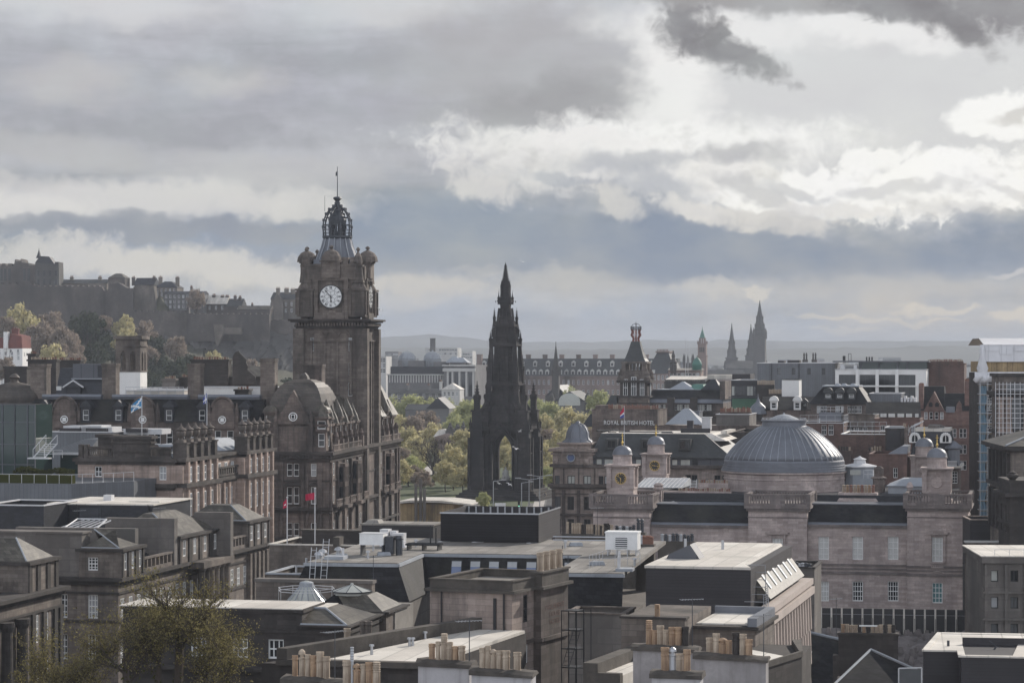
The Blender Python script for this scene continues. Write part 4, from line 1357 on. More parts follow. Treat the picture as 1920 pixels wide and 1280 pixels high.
b=MB()
ap=pointed(b,0,5.2,zz(846),2.4,zg,-4.7,-3.5,4.7)
pointed(b,0,5.2,zz(846),2.4,zg,3.5,4.7,4.7)
for sx in(-1,1):
 n0=len(b.v)
 pointed(b,0,5.2,zz(846),2.4,zg,3.5*sx,4.7*sx,3.49)
 for k in range(n0,len(b.v)):
  x,y,z=b.v[k]
  b.v[k]=(y,x,z)
for sx in(-1,1):
 for sy in(-1,1):
  b.lathe(sx*4.6,sy*4.6,[(1.05,2.4),(1.05,zg)],8,R(22.5))
  b.lathe(sx*2.9,sy*4.75,[(.3,2.4),(.3,zg-3)],6)
  b.lathe(sx*4.75,sy*2.9,[(.3,2.4),(.3,zg-3)],6)
for sy in(-1,1):
 for s_ in(-1,1):
  b.tube((s_*4.2,sy*4.95,zz(834)),(0,sy*4.95,zz(796)),.3,.3,5)
  b.tube((sy*4.95,s_*4.2,zz(834)),(sy*4.95,0,zz(796)),.3,.3,5)
  for k in range(5):
   q=(k+.5)/5
   b.box(s_*4.2*(1-q)-.2,s_*4.2*(1-q)+.2,sy*4.95-.2,sy*4.95+.2,zz(834-38*q),zz(829-38*q))
b.box(-4.6,4.6,-4.6,4.6,zg-.8,zg+.02)
b.build('arches','scott',t)
for sx in(-1,1):
 for sy in(-1,1):
  b=MB()
  x,y=sx*6.2,sy*6.2
  b.box(x-1.75,x+1.75,y-1.75,y+1.75,2.4,zz(880))
  b.box(x-1.55,x+1.55,y-1.55,y+1.55,zz(880),zg)
  for qx in(-1,1):
   for qy in(-1,1):
    b.box(x+qx*1.7-.4,x+qx*1.7+.4,y+qy*1.7-.4,y+qy*1.7+.4,2.4,zz(820))
    pinnacle(b,x+qx*1.4,y+qy*1.4,zg,zz(780),.3,crock=False)
  slab(b,x-1.55,x+1.55,y-1.55,y+1.55,zg-.35,.5,.45)
  for z_ in(zz(908),zz(880),zz(850)):
   slab(b,x-1.75,x+1.75,y-1.75,y+1.75,z_,.3,.15)
  b.box(x-1.15,x+1.15,y-1.15,y+1.15,zg+.15,zz(772))
  slab(b,x-1.15,x+1.15,y-1.15,y+1.15,zz(772),.4,.25)
  pinnacle(b,x,y,zz(772)+.4,zz(714),.72)
  for k in range(8):
   a0,a1=k/8,(k+1)/8
   p0=Vector((x*(1-a0*.42),y*(1-a0*.42),zg-4.6+3.6*math.sin(a0*1.57)))
   p1=Vector((x*(1-a1*.42),y*(1-a1*.42),zg-4.6+3.6*math.sin(a1*1.57)))
   b.tube(p0,p1,.75,.75,5)
  for za,zb_ in((zz(786),zz(750)),(zz(770),zz(728))):
   b.tube((x*.86,y*.86,za),(x*.36,y*.36,zb_),.42,.42,5)
  b.box(min(x*.95,x*.5),max(x*.95,x*.5),min(y*.95,y*.5),max(y*.95,y*.5),zg-.9,zg+.05)
  b.build('corner_pier','scott',t)
b=MB()
for sy in(-1,1):
 b.balus(-4.7,4.7,0,0,0,0,1)if False else None
 b.box(-7.6,7.6,sy*7.3-.12,sy*7.3+.12,zg+.12,zg+.9)
 b.box(sy*7.3-.12,sy*7.3+.12,-7.6,7.6,zg+.12,zg+.9)
 for k in range(9):
  q=-6.4+k*1.6
  b.box(q-.2,q+.2,sy*7.3-.2,sy*7.3+.2,zg+.1,zg+1.5)
  b.box(sy*7.3-.2,sy*7.3+.2,q-.2,q+.2,zg+.1,zg+1.5)
b.build('parapet','scott',t)
def stage(b,hw0,hw1,z0,z1,ribs=True,lanc=True):
 b.frus((-hw0*.76,hw0*.76,-hw0*.76,hw0*.76),z0,(-hw1*.72,hw1*.72,-hw1*.72,hw1*.72),z1)
 for sx in(-1,1):
  for sy in(-1,1):
   b.frus((sx*hw0-hw0*.2,sx*hw0+hw0*.2,sy*hw0-hw0*.2,sy*hw0+hw0*.2),z0,(sx*hw1-hw1*.14,sx*hw1+hw1*.14,sy*hw1-hw1*.14,sy*hw1+hw1*.14),z1)
 for q in(-.34,0,.34):
  for s in(-1,1):
   c,h=hw0*q,(hw0+hw1)/2*.8
   b.box(c-.16,c+.16,s*h-.12,s*h+.12,z0,z1)
   b.box(s*h-.12,s*h+.12,c-.16,c+.16,z0,z1)
def gallery(b,hw,z,h=.9,n=6):
 slab(b,-hw,hw,-hw,hw,z-.25,.25,.2)
 slab(b,-hw,hw,-hw,hw,z,.4,.55)
 for s in(-1,1):
  b.box(-hw,hw,s*hw-.1,s*hw+.1,z+.4,z+.4+h*.5)
  b.box(s*hw-.1,s*hw+.1,-hw,hw,z+.4,z+.4+h*.5)
  for k in range(n+1):
   q=-hw+2*hw*k/n
   b.box(q-.14,q+.14,s*hw-.15,s*hw+.15,z+.4,z+.4+h)
   b.box(s*hw-.15,s*hw+.15,q-.14,q+.14,z+.4,z+.4+h)
b=MB()
stage(b,4.5,4.1,zg,zz(757))
stage(b,3.85,3.6,zz(757),zz(722))
for s in(-1,1):
 b.xprism([(-2.6,zz(792)),(2.6,zz(792)),(0,zz(752))],s*4.3-.25,s*4.3+.25)
 b.yprism([(-2.6,zz(792)),(2.6,zz(792)),(0,zz(752))],s*4.3-.25,s*4.3+.25)
 for s2 in(-1,1):
  pinnacle(b,s*4.3,s2*4.3,zz(792),zz(745),.55)
gallery(b,3.75,zz(722),1.0)
stage(b,3.5,3.1,zz(722),zz(648))
for s in(-1,1):
 for s2 in(-1,1):
  pinnacle(b,s*3.75,s2*3.75,zz(712),zz(665),.42)
  pinnacle(b,s*3.25,s2*3.25,zz(650),zz(619),.36)
  b.box(s*1.05-.35,s*1.05+.35,s2*3.05-.25,s2*3.05+.1,zz(700),zz(668))
gallery(b,3.0,zz(648),1.0)
stage(b,2.55,2.2,zz(648),zz(610))
gallery(b,2.25,zz(611),.9)
for s in(-1,1):
 for s2 in(-1,1):
  pinnacle(b,s*2.45,s2*2.45,zz(612),zz(576),.3)
stage(b,1.75,1.45,zz(611),zz(577))
for s in(-1,1):
 for q in(-1,1):
  pinnacle(b,s*4.6,q*1.9,zg,zz(775),.35,crock=False)
  pinnacle(b,q*1.9,s*4.6,zg,zz(775),.35,crock=False)
  pinnacle(b,s*3.95,q*3.95,zz(745),zz(700),.42)
  pinnacle(b,s*3.5,q*1.2,zz(722),zz(690),.28,crock=False)
  pinnacle(b,q*1.2,s*3.5,zz(722),zz(690),.28,crock=False)
  pinnacle(b,s*2.75,q*2.75,zz(632),zz(603),.3)
  pinnacle(b,s*2.0,q*.8,zz(610),zz(590),.2,crock=False)
b.build('tower','scott',t)
b=MB()
gallery(b,1.35,zz(565),.7,4)
b.frus((-1.15,1.15,-1.15,1.15),zz(577),(-1.3,1.3,-1.3,1.3),zz(565))
stage(b,1.05,.95,zz(565),zz(538))
for s in(-1,1):
 for s2 in(-1,1):
  pinnacle(b,s*1.5,s2*1.5,zz(570),zz(543),.26,crock=False)
  pinnacle(b,s*.95,s2*.95,zz(545),zz(522),.2,crock=False)
  b.box(s*2.3-.1,s*2.3+.1,s2*1.6-.1,s2*1.6+.1,zz(566),zz(563))
stage(b,.85,.75,zz(540),zz(526))
b.lathe(0,0,[(.9,zz(530)),(.52,zz(515)),(.22,zz(498)),(.42,zz(497)),(.2,zz(495)),(.03,zz(490))],8)
for k in range(7):
 q=zz(527-k*4.4)
 rr=.88-k*.105
 for g in range(8):
  a=R(45*g)
  b.box(rr*math.cos(a)-.13,rr*math.cos(a)+.13,rr*math.sin(a)-.13,rr*math.sin(a)+.13,q,q+.35)
b.build('spire','scott',t)
t2=empty('statue',(f.X,f.Y,2.4),-f.a,'pale marble seated figure on a dark plinth under the arch','statue')
b=MB().box(-1.7,1.7,-1.5,1.5,0,1.9)
slab(b,-1.5,1.5,-1.3,1.3,1.9,.3,.25)
b.build('plinth','scott',t2)
b=MB()
b.smooth=True
b.lathe(0,.1,[(1.15,2.2),(1.1,2.9),(.85,3.6),(.62,4.2),(.66,4.6),(.5,4.95),(.2,5.1),(.19,5.2),(.27,5.32),(.3,5.5),(.24,5.68),(.1,5.76)],12,0,.8)
b.tube((-.35,-.2,3.2),(-.35,-1.15,3.15),.32,.26,8)
b.tube((.35,-.2,3.2),(.35,-1.15,3.15),.32,.26,8)
b.tube((-.35,-1.1,3.2),(-.38,-1.2,2.25),.26,.2,8)
b.tube((.35,-1.1,3.2),(.38,-1.2,2.25),.26,.2,8)
b.tube((-.55,.05,4.7),(-.75,-.45,3.8),.2,.15,7)
b.tube((.55,.05,4.7),(.75,-.45,3.8),.2,.15,7)
b.build('figure','far_pale',t2)
trees([(735,742,60,1050,2,'leaf'),(770,738,66,1040,2,'leaf'),(812,742,50,1030,2,'leaf'),(845,745,66,1000,1,'leaf'),(878,748,80,960,1,'leaf'),(800,765,70,930,0,'leafbrown'),
(775,775,60,900,0,'leafbrown'),(762,795,66,800,0,'leafgold'),(745,775,44,900,0,'leafgold'),(752,835,50,770,0,'leafbrown'),(778,815,60,790,0,'leafgold'),(835,800,40,940,0,'leafbrown'),
(868,800,60,760,0,'leafgold'),(882,845,50,720,0,'leafgold'),(850,880,50,700,0,'leaf'),(765,870,70,720,0,'leafbrown'),(890,770,50,900,0,'leaf'),(930,800,70,800,0,'leafgold'),
(950,830,60,760,0,'leafgold'),(970,800,60,860,0,'leaf'),(1030,752,60,960,2,'leaf'),(1018,772,50,860,0,'leafgold'),(1065,762,76,880,0,'leafgold'),(1095,772,50,860,0,'leafgold'),
(1072,723,40,1060,8,'leaf'),(1122,730,50,980,4,'leaf'),(1030,800,60,780,0,'leafbrown'),(1022,830,50,730,0,'leafgold'),(1050,800,60,760,0,'leafgold'),(1035,870,50,690,0,'leaf'),
(1150,742,40,940,2,'leaf'),(1005,745,50,1000,2,'leaf'),(700,745,60,1060,2,'leaf'),(915,770,50,930,0,'leafbrown'),(1105,800,50,760,0,'leafbrown'),(748,860,60,690,0,'leafgold'),(790,880,50,680,0,'leafbrown'),(775,850,50,740,0,'leaf'),(850,830,60,720,0,'leafgold'),(835,860,50,690,0,'leafgold'),(868,870,60,680,0,'leafgold'),(885,800,50,800,0,'leaf'),(1020,860,50,700,0,'leafgold'),(815,790,60,880,0,'leafgold'),(735,800,60,850,0,'leaf'),(855,775,50,930,0,'leaf')],'in the gardens round the monument','trees in the gardens')
t=empty('tree',((812-CX)/F*730,730,0),0,'wide spreading bare dark tree left of the monument','tree','trees in the gardens')
tr=link('trunk',trunk_mesh(5,12,7,.8),t)
tr.scale=(8.2,8.2,9.2)
trees([(906,921,30,500,0,'leaf')],'by the monument lawn, small and freshly leafed','small street trees')
f=Fr(819,860,12)
t=f.thing('portico_gallery','classical gallery with columned portico and statues on its attic among the trees','gallery')
W=f.u(868)
body(t,0,W,2.5,24,0,f.z(822),'far_stone')
b=MB()
for x in lin(.2,W*.72,5):
 b.lathe(x,.3,[(.62,0),(.55,.3),(.5,f.z(826)),(.66,f.z(824))],10)
b.build('columns','far_stone',t)
b=MB()
b.box(-.5,W*.75,-.5,2.45,f.z(824),f.z(819))
b.xprism([(-.9,f.z(819)+.02),(W*.78,f.z(819)+.02),(W*.37,f.z(812))],-.8,20)
b.build('pediment','far_stone',t)
MB().frus((-2,W*.3,3,22),f.z(819),(-.5,W*.25,5,20),f.z(806)).build('roof','feltpale',t)
b=MB()
b.box(W*.25,W+.4,3,22,f.z(821),f.z(808))
for px,h in((839,793),(853,797),(864,790)):
 x=f.u(px)
 b.box(x-1.1,x+1.1,3,5,f.z(808),f.z(803))
 b.lathe(x,4,[(.8,f.z(803)),(.9,f.z(800)),(.5,f.z(797)),(.5,f.z(795)),(.15,f.z(h))],7)
b.build('attic','spire',t)
f=Fr(742,520,12)
t=f.thing('canopy','long white curved canopy roof over timber stalls beside the big hotel','canopy')
W=f.u(884)
b=MB()
b.xprism([(0,f.z(940)),(W*.2,f.z(937)),(W*.6,f.z(937)),(W,f.z(943)),(W,f.z(945)),(W*.6,f.z(941)),(W*.2,f.z(941)),(0,f.z(944))],0,12)
b.build('roof','feltpale',t)
body(t,.5,W*.75,1,10,0,f.z(944),'timber',name='stall')
b=MB()
for px in(782,791,798):
 b.tube((f.u(px),-1,0),(f.u(px),-1,f.z({782:906,791:895,798:915}[px])),.32,.32,8)
tag(b.build('totem_posts','concrete',t),None,None)
b=MB()
for px in(758,768,776,800):
 b.lathe(f.u(px),-1.6,[(.25,0),(.6,.6),(.45,1.8),(.05,3.2)],7)
b.build('conifers','leafdark',t)
sheet('pavement','path',[(742,470),(900,480),(900,620),(742,620)],.006)
# - people on the street
def person_mesh(seed):
 r=random.Random(seed)
 b=MB()
 b.smooth=True
 st=r.uniform(.08,.25)
 b.m=0
 b.tube((-.09,0,.86),(-.1,-st,.06),.1,.06,7)
 b.tube((.09,0,.86),(.1,st,.06),.1,.06,7)
 b.m=2
 b.box(-.15,-.05,-st-.16,-st+.08,0,.07)
 b.box(.05,.15,st-.16,st+.08,0,.07)
 b.m=1
 b.lathe(0,0,[(.17,.72),(.19,.9),(.16,1.08),(.2,1.3),(.19,1.42),(.08,1.5)],10,0,.62)
 b.tube((-.21,0,1.4),(-.25,st*.5,1.12),.06,.05,6)
 b.tube((-.25,st*.5,1.12),(-.23,st*.5-.15,.86),.05,.035,6)
 b.tube((.21,0,1.4),(.25,-st*.5,1.12),.06,.05,6)
 b.tube((.25,-st*.5,1.12),(.23,-st*.5-.15,.86),.05,.035,6)
 b.m=3
 b.lathe(0,0,[(.055,1.46),(.055,1.54),(.085,1.58),(.1,1.66),(.085,1.73),(.04,1.77)],9)
 b.lathe(-.23,st*.5-.15,[(.03,.76),(.04,.82),(.03,.87)],6)
 b.lathe(.23,-st*.5-.15,[(.03,.76),(.04,.82),(.03,.87)],6)
 b.m=2
 b.lathe(0,.02,[(.105,1.66),(.1,1.74),(.05,1.79)],9)
 return b
for i in range(26):
 px=RN.uniform(990,1026)
 py=RN.uniform(900,938)
 d=38/(py-HY)*F
 ci=i%4
 t=link('person',person_mesh(i).data('person',[MT['black'],COATS[ci],MT['bark'],MT['skin']]),None,((px-CX)/F*d,d,.015),RN.random()*6.28)
 tag(t,'pedestrian in a %s in the crowd on the pavement beside the monument'%['dark coat','navy coat','beige coat','red coat'][ci],'person','pedestrians in a %s'%['dark coat','navy coat','beige coat','red coat'][ci])
def lamp(px,py_top,d,label,arms=1,r=.09):
 h=EYE+(HY-py_top)/F*d
 t=empty('street_lamp',((px-CX)/F*d,d,0),0,label,'street lamp','street lamps')
 MB().tube((0,0,0),(0,0,h),r*1.3,r,7).build('pole','steel',t)
 for s in((1,)if arms==1 else(-1,1)):
  b=MB()
  b.tube((0,0,h),(s*1.8,0,h+.25),r*.7,r*.6,5)
  b.box(min(s*1.5,s*2.6),max(s*1.5,s*2.6),-.15,.15,h+.22,h+.4)
  b.build('lamp_head','steel',t)
lamp(925,902,520,'tall grey lamp column in front of the monument base')
lamp(992,899,470,'double armed lamp post before the right pier of the monument',2)
lamp(1012,893,520,'double armed lamp post nearest the domed corner building',2)
lamp(978,905,560,'single armed lamp column between the two double ones')
t=empty('traffic_light',((973-CX)/F*480,480,0),0,'traffic signal on black pole showing green','traffic light')
MB().tube((0,0,0),(0,0,9.2),.08,.08,6).build('pole','black',t)
MB().box(-.2,.2,-.15,.15,8.6,9.9).build('signal_head','black',t)
gl=bpy.data.materials.new('green_signal')
gl.use_nodes=True
gl.node_tree.nodes['Principled BSDF'].inputs['Emission Color'].default_value=(.05,.9,.5,1)
gl.node_tree.nodes['Principled BSDF'].inputs['Emission Strength'].default_value=.8
MB().lathe(0,-.16,[(.01,8.8),(.15,8.9),(.15,9.0),(.01,9.1)],8).build('green_light',gl,t)
t=empty('information_board',((938-CX)/F*520,520,0),0,'white board on two legs on the lawn by the monument','sign')
MB().box(-1.1,1.1,-.05,.05,5.4,7.2).build('board','whitep',t)
MB().tube((-.9,0,0),(-.9,0,5.4),.05).tube((.9,0,0),(.9,0,5.4),.05).build('legs','steel',t)
b=MB()
for k in range(3):
 pass
gm=MB()
gm.smooth=True
gm.lathe(0,0,[(.02,-.3),(.08,-.15),(.1,0),(.08,.15),(.05,.24),(.02,.3)],8)
gm.v=[(x,z,y)for x,y,z in gm.v]
for s in(-1,1):
 gm.mesh([(0,-.1,.03),(0,.12,.03),(s*.35,.1,.18),(s*.35,-.1,.18),(s*.75,-.02,.08),(s*.75,-.14,.08)],[(0,1,2,3),(3,2,4,5)])
gm.mesh([(-.05,.28,0),(.05,.28,0),(.1,.45,0),(-.1,.45,0)],[(0,1,2,3)])
GUL=gm.data('seagull',[MT['gull']])
for px,py,d,rz,lab in((967,841,330,.6,'seagull with raised wings gliding past the monument arch, the largest of the gulls'),(975,808,420,2.0,'seagull gliding level before the upper right piers of the monument'),(935,906,420,1.0,'seagull low in front of the statue plinth'),
(955,908,440,-.8,'seagull low to the right of the statue plinth'),(980,491,500,.3,'small gull high in the sky right of the monument tip'),(712,581,380,.9,'gull beside the right cornice of the clock tower')):
 o=link('seagull',GUL,None,P3(px,py,d),rz)
 o.rotation_euler=(.3,.35,rz)
 tag(o,lab,'seagull','gulls over the city')
 # = BIG STATION HOTEL WITH CLOCK TOWER
HB=Fr(617,390,7.3)
def text_mesh(txt,size,depth,m,parent,loc,rot,name='lettering',width=None):
 cu=bpy.data.curves.new(name,'FONT')
 cu.body=txt
 cu.size=size
 cu.extrude=depth
 cu.align_x='CENTER'
 cu.resolution_u=2
 o=bpy.data.objects.new(name,cu)
 COL.objects.link(o)
 bpy.context.view_layer.update()
 me=bpy.data.meshes.new_from_object(o.evaluated_get(bpy.context.evaluated_depsgraph_get()))
 bpy.data.objects.remove(o)
 me.name=name
 me.materials.clear()
 me.materials.append(MT[m])
 n=link(name,me,parent,loc)
 n.rotation_euler=rot
 if width:
  xs=[v.co.x for v in me.vertices]
  k=width/(max(xs)-min(xs))
  n.scale=(k,1,1)
 return n
NUM=['XII','I','II','III','IV','V','VI','VII','VIII','IX','X','XI']
def clock(t,loc,rz,r,hh,mm,face='whitep',ink='black',ring='black',hands=None,skel=True):
 """Clock face in the plane facing -y of its own frame: dial, chapter ring with Roman numerals, tracery and two hands."""
 b=MB()
 n=40
 b.mesh([(0,0,0)]+[(r*math.sin(6.2832*k/n),0,r*math.cos(6.2832*k/n))for k in range(n)],[(0,1+(k+1)%n,1+k)for k in range(n)])
 o=b.build('clock_face',face,t,loc,rz)
 b=MB()
 def ringm(ra,rb,y,th):
  for k in range(n):
   a0,a1=6.2832*k/n,6.2832*(k+1)/n
   P=lambda q,a,yy:(q*math.sin(a),yy,q*math.cos(a))
   b.mesh([P(ra,a0,y),P(rb,a0,y),P(rb,a1,y),P(ra,a1,y),P(ra,a0,y-th),P(rb,a0,y-th),P(rb,a1,y-th),P(ra,a1,y-th)],[(4,5,6,7),(0,4,7,3),(1,2,6,5),(0,1,5,4)])
 ringm(r*.965,r*1.04,.02,.06)
 if skel:
  ringm(r*.60,r*.615,-.003,.02)
  ringm(r*.14,r*.16,-.003,.02)
 def bar(p,q,w,y=-.012,th=.03):
  d=Vector((q[0]-p[0],q[1]-p[1]))
  d.normalize()
  e=Vector((-d.y,d.x))*w/2
  c=[(p[0]+e.x,p[1]+e.y),(q[0]+e.x,q[1]+e.y),(q[0]-e.x,q[1]-e.y),(p[0]-e.x,p[1]-e.y)]
  b.xprism(c,y-th,y)
 for k in range(12):
  a=R(30*k)
  s=NUM[k]
  wd={'I':.055,'V':.13,'X':.13}
  tot=sum(wd[c]for c in s)
  x=-tot/2
  def T(u,v):
   rr=r*(.78+v)
   uu=u*r
   return(rr*math.sin(a)+uu*math.cos(a),rr*math.cos(a)-uu*math.sin(a))
  for c in s:
   w=wd[c]
   m0=x+w/2
   lw=r*.036
   if c=='I':
    bar(T(m0,-.11),T(m0,.11),lw)
   elif c=='V':
    bar(T(m0,-.11),T(m0-.05,.11),lw)
    bar(T(m0,-.11),T(m0+.05,.11),lw*.6)
   else:
    bar(T(m0-.05,-.11),T(m0+.05,.11),lw*.6)
    bar(T(m0+.05,-.11),T(m0-.05,.11),lw)
   x+=w
  if skel:
   p6=[(r*.16*math.sin(a),r*.16*math.cos(a)),(r*.40*math.sin(a),r*.40*math.cos(a))]
   if k%2==0:
    bar(p6[0],p6[1],r*.018)
   for e in(-1,1):
    if k%2==0:
     bar(p6[1],(r*.6*math.sin(a+e*R(30)),r*.6*math.cos(a+e*R(30))),r*.018)
  for q in range(5):
   aa=a+R(6*q)
   bar((r*.92*math.sin(aa),r*.92*math.cos(aa)),(r*.96*math.sin(aa),r*.96*math.cos(aa)),r*.02)
 b.build('numerals',ink,o)
 b=MB()
 ah,am=R(30*(hh+mm/60)),R(6*mm)
 for aa,ln,w,y in((ah,.56,.085,-.05),(am,.84,.055,-.09)):
  d=(math.sin(aa),math.cos(aa))
  e=(d[1],-d[0])
  pl=[(-.16,.5),(.0,.9),(.12,.5),(.62,.45),(.72,1.0),(1.0,.05)]
  pts=[(d[0]*r*ln*k+e[0]*r*w*q,d[1]*r*ln*k+e[1]*r*w*q)for k,q in pl]+[(d[0]*r*ln*k-e[0]*r*w*q,d[1]*r*ln*k-e[1]*r*w*q)for k,q in reversed(pl)]
  b.xprism(pts,y-.03,y)
 b.build('hands',hands or ink,o)
 return o
t=HB.thing('station_hotel','huge sooty sandstone hotel with a clock tower and domed corner pavilions','hotel')
zc,zs2,zt_=HB.z(853),HB.z(959),HB.z(762)
FR_L=HB.u(486)
LEN=62.0
z=HB.z
sq=dict(nx=1,ny=2)
def fu(px,v=0.0):
 return HB.u(px,v)
fw=[]
for py0,py1 in((869,893),(913,945),(980,1005)):
 h=z(py0)-z(py1)
 for px in(509,543,555.5,588):
  fw.append((fu(px)-FR_L,z(py1),.85,h,sq))
vs=[]
V=lambda px:HB.v(px)
rw=[]
bays=[(3.0,0),(8.5,1),(14.0,0),(19.5,1),(25.5,0),(44,0),(50,1),(56,0)]
for v,kind in bays:
 for py0,py1 in((869,893),(913,945),(980,1005)):
  h=z(py0)-z(py1)
  if kind==0:
   rw.append((v-.75,z(py1),.85,h,sq))
   rw.append((v+.75,z(py1),.85,h,sq))
def trims(b):
 for zz_,hh_,p in((zc,.5,.75),(zc-.55,.5,.45),(zc-1.1,.35,.2),(zs2+.2,.45,.6),(zs2-.25,.42,.3),(z(903),.25,.15),(z(1012),.4,.35)):
  slab(b,FR_L,0,0,LEN,zz_,hh_,p)
 for x in lin(FR_L,0,26):
  b.box(x-.12,x+.12,-.62,-.02,zc-.5,zc-.02)
 for y in lin(0,LEN,60):
  b.box(.02,.62,y-.14,y+.14,zc-.5,zc-.02)
 b.m=0
 for px in(500,521,527,569,575,600):
  x=fu(px)
  b.box(x-.35,x+.35,-.3,-.01,z(1012)+.4,zc-1.1)
 for y in(.9,5.9,11.2,16.8,22.4,28.6,41,47,53.2,59,61.4):
  b.box(.01,.38,y-.35,y+.35,2,zc-1.1)
 b.m=1
 for px in(509,549,588):
  x=fu(px)
  w=.8 if px!=549 else 1.5
  b.box(x-w,x+w,-.32,-.02,z(866),z(864.5))
  b.xprism([(x-w,z(911)),(x+w,z(911)),(x+w*.7,z(906)),(x,z(904)),(x-w*.7,z(906))],-.35,-.02)
  b.box(x-w,x+w,-.3,-.02,z(946.5),z(945.5))
body(t,FR_L,0,0,LEN,0,zc,'balm',fw,rw,(),extra=trims)
for v,kind in bays:
 if kind:
  b=MB()
  zb0,zb1=zs2+.7,zc-1.6
  b.prism([(.0,v-2.1),(1.15,v-1.5),(1.15,v+1.5),(.0,v+2.1)],zb0,zb0+.9)
  b.prism([(.0,v-2.1),(1.15,v-1.5),(1.15,v+1.5),(.0,v+2.1)],zb1-.5,zb1)
  for q in(-1.5,-.5,.5,1.5):
   b.box(.9,1.15,v+q-.14,v+q+.14,zb0,zb1)
  mid=(zb0+zb1)/2
  b.prism([(.0,v-2.0),(1.1,v-1.45),(1.1,v+1.45),(.0,v+2.0)],mid-.4,mid+.35)
  b.prism([(.0,v-2.4),(1.7,v-1.9),(1.7,v+1.9),(.0,v+2.4)],zb0-.5,zb0)
  o=b.build('bay_window','balm',t)
  MB().box(.3,.85,v-1.6,v+1.6,zb0+.8,zb1-.4).build('pane','glass',o)
 b=MB()
 b.box(.02,1.1,v-2.2,v+2.2,zs2+.66,zs2+.9)
 b.balus(1.0,1.0,v-2.2,v+2.2,zs2+.9,.9,9)
 b.build('balcony','balm',t)
za=z(800)
aw=[(fu(px)-FR_L-.6,z(838),1.0,z(813)-z(838),sq)for px in(507,542.5,558.5,601)]
b_l=FR_L+.6
body(t,b_l,-.6,.6,LEN-.6,zc+.5,za,'balm',aw,[(v-.6,z(838),.9,2.0,sq)for v,k in bays if k==0],name='attic_wall')
b=MB()
slab(b,b_l,-.6,.6,LEN-.6,za+.004,.4,.35)
x=fu(550)
hw=2.7
b.box(x-hw,x+hw,-.25,.62,zc+.5,za+.0)
for s in(-1,1):
 b.box(x+s*hw-.35,x+s*hw+.35,-.5,.62,zc+.5,za+.6)
 b.lathe(x+s*hw,0,[(.3,za+.6),(.42,za+1.2),(.15,za+2.0),(.05,za+2.4)],8)
pr=[(x-hw-.3,za+.42)]+[(x-hw*.95*math.cos(R(g)),za+.5+2.6*math.sin(R(g)))for g in range(0,181,20)]+[(x+hw+.3,za+.42)]
b.xprism(pr,-.2,1.2)
b.xprism([(x-1.7,za+2.3),(x+1.7,za+2.3),(x+1.1,za+3.6),(x,za+5.6),(x-1.1,za+3.6)],-.1,1.0)
b.build('gable','balm',t)
b=MB()
n=18
for k in range(n):
 a0,a1=6.2832*k/n,6.2832*(k+1)/n
 b.tube((x+.62*math.cos(a0),-.27,za+1.55+.62*math.sin(a0)),(x+.62*math.cos(a1),-.27,za+1.55+.62*math.sin(a1)),.09,.09,4)
b.box(x-.3,x+.3,-.3,-.24,za+1.2,za+1.9)
o=b.build('round_window','whitep',t)
MB().box(x-.2,x+.2,-.34,-.31,za+1.3,za+1.8).build('pane','glass',o)
b=MB()
w0=FR_L+1.0
cx0,cy0=(w0-1.0)/2,7.5
hx,hy=(-1.0-w0)/2,6.8
prof=[(1.0,0),(.985,.16),(.95,.33),(.89,.5),(.80,.66),(.68,.8),(.5,.91),(.28,.97),(.2,.98)]
zd0,zd1=za+.42,z(710)
pr2=[]
for(a,p),(c,q)in zip(prof,prof[1:]):
 for k in range(2):
  pr2.append((a+(c-a)*k/2,p+(q-p)*k/2))
pr2.append(prof[-1])
for(a,p),(c,q)in zip(pr2,pr2[1:]):
 c=c+(a-c)*.35
 b.frus((cx0-hx*a,cx0+hx*a,cy0-hy*a,cy0+hy*a),zd0+(zd1-zd0)*p,(cx0-hx*c,cx0+hx*c,cy0-hy*c,cy0+hy*c),zd0+(zd1-zd0)*q)
b.lathe(cx0,cy0,[(1.0,zd1-.3),(.7,zd1+.4),(.2,zd1+.9)],8)
b.build('dome','dome',t)
def dormer(t,x,y,z0,w,h,rz=0.0,m='balm',roof='slate_brown',style='cone',win=True,depth=2.2):
 """A dormer facing -y in its own frame."""
 b=MB()
 b.box(-w/2,-w/2+.25,0,depth,z0,z0+h)
 b.box(w/2-.25,w/2,0,depth,z0,z0+h)
 b.box(-w/2+.25,w/2-.25,0,depth,z0,z0+.3)
 b.box(-w/2+.25,w/2-.25,0,depth,z0+h-.35,z0+h)
 slab(b,-w/2,w/2,0,depth,z0+h+.003,.25,.22)
 o=b.build('dormer',m,t,(x,y,0),rz)
 b=MB()
 zt=z0+h+.26
 if style=='cone':
  b.lathe(0,depth*.4,[(w*.62,zt),(w*.5,zt+h*.35),(w*.16,zt+h*.95),(.06,zt+h*1.2)],8,R(22.5))
 elif style=='round':
  b.xprism([(w*.6*math.cos(R(g)),zt+w*.5*math.sin(R(g)))for g in range(0,181,20)],-.1,depth)
 else:
  b.gable(-w*.62,w*.62,-.2,depth,zt,zt+w*.62,'y')
 b.build('dormer_roof',roof,o)
 if win:
  fm,pm=window_meshes(w-.5,h-.65,1,2,'whitep','glass')
  q=link('window',fm,o,(0,.25,z0+.3))
  link('pane',pm,q)if False else None
  MB().box(-w/2+.26,w/2-.26,.3,.36,z0+.3,z0+h-.35).build('pane','glass',o)
 return o
for px in(505,600):
 dormer(t,fu(px),.7,z(795),1.9,z(765)-z(795)-.8,0,style='round')
dormer(t,fu(602),.2,z(808),1.8,1.9,0,style='cone')
rnd=random.Random(3)
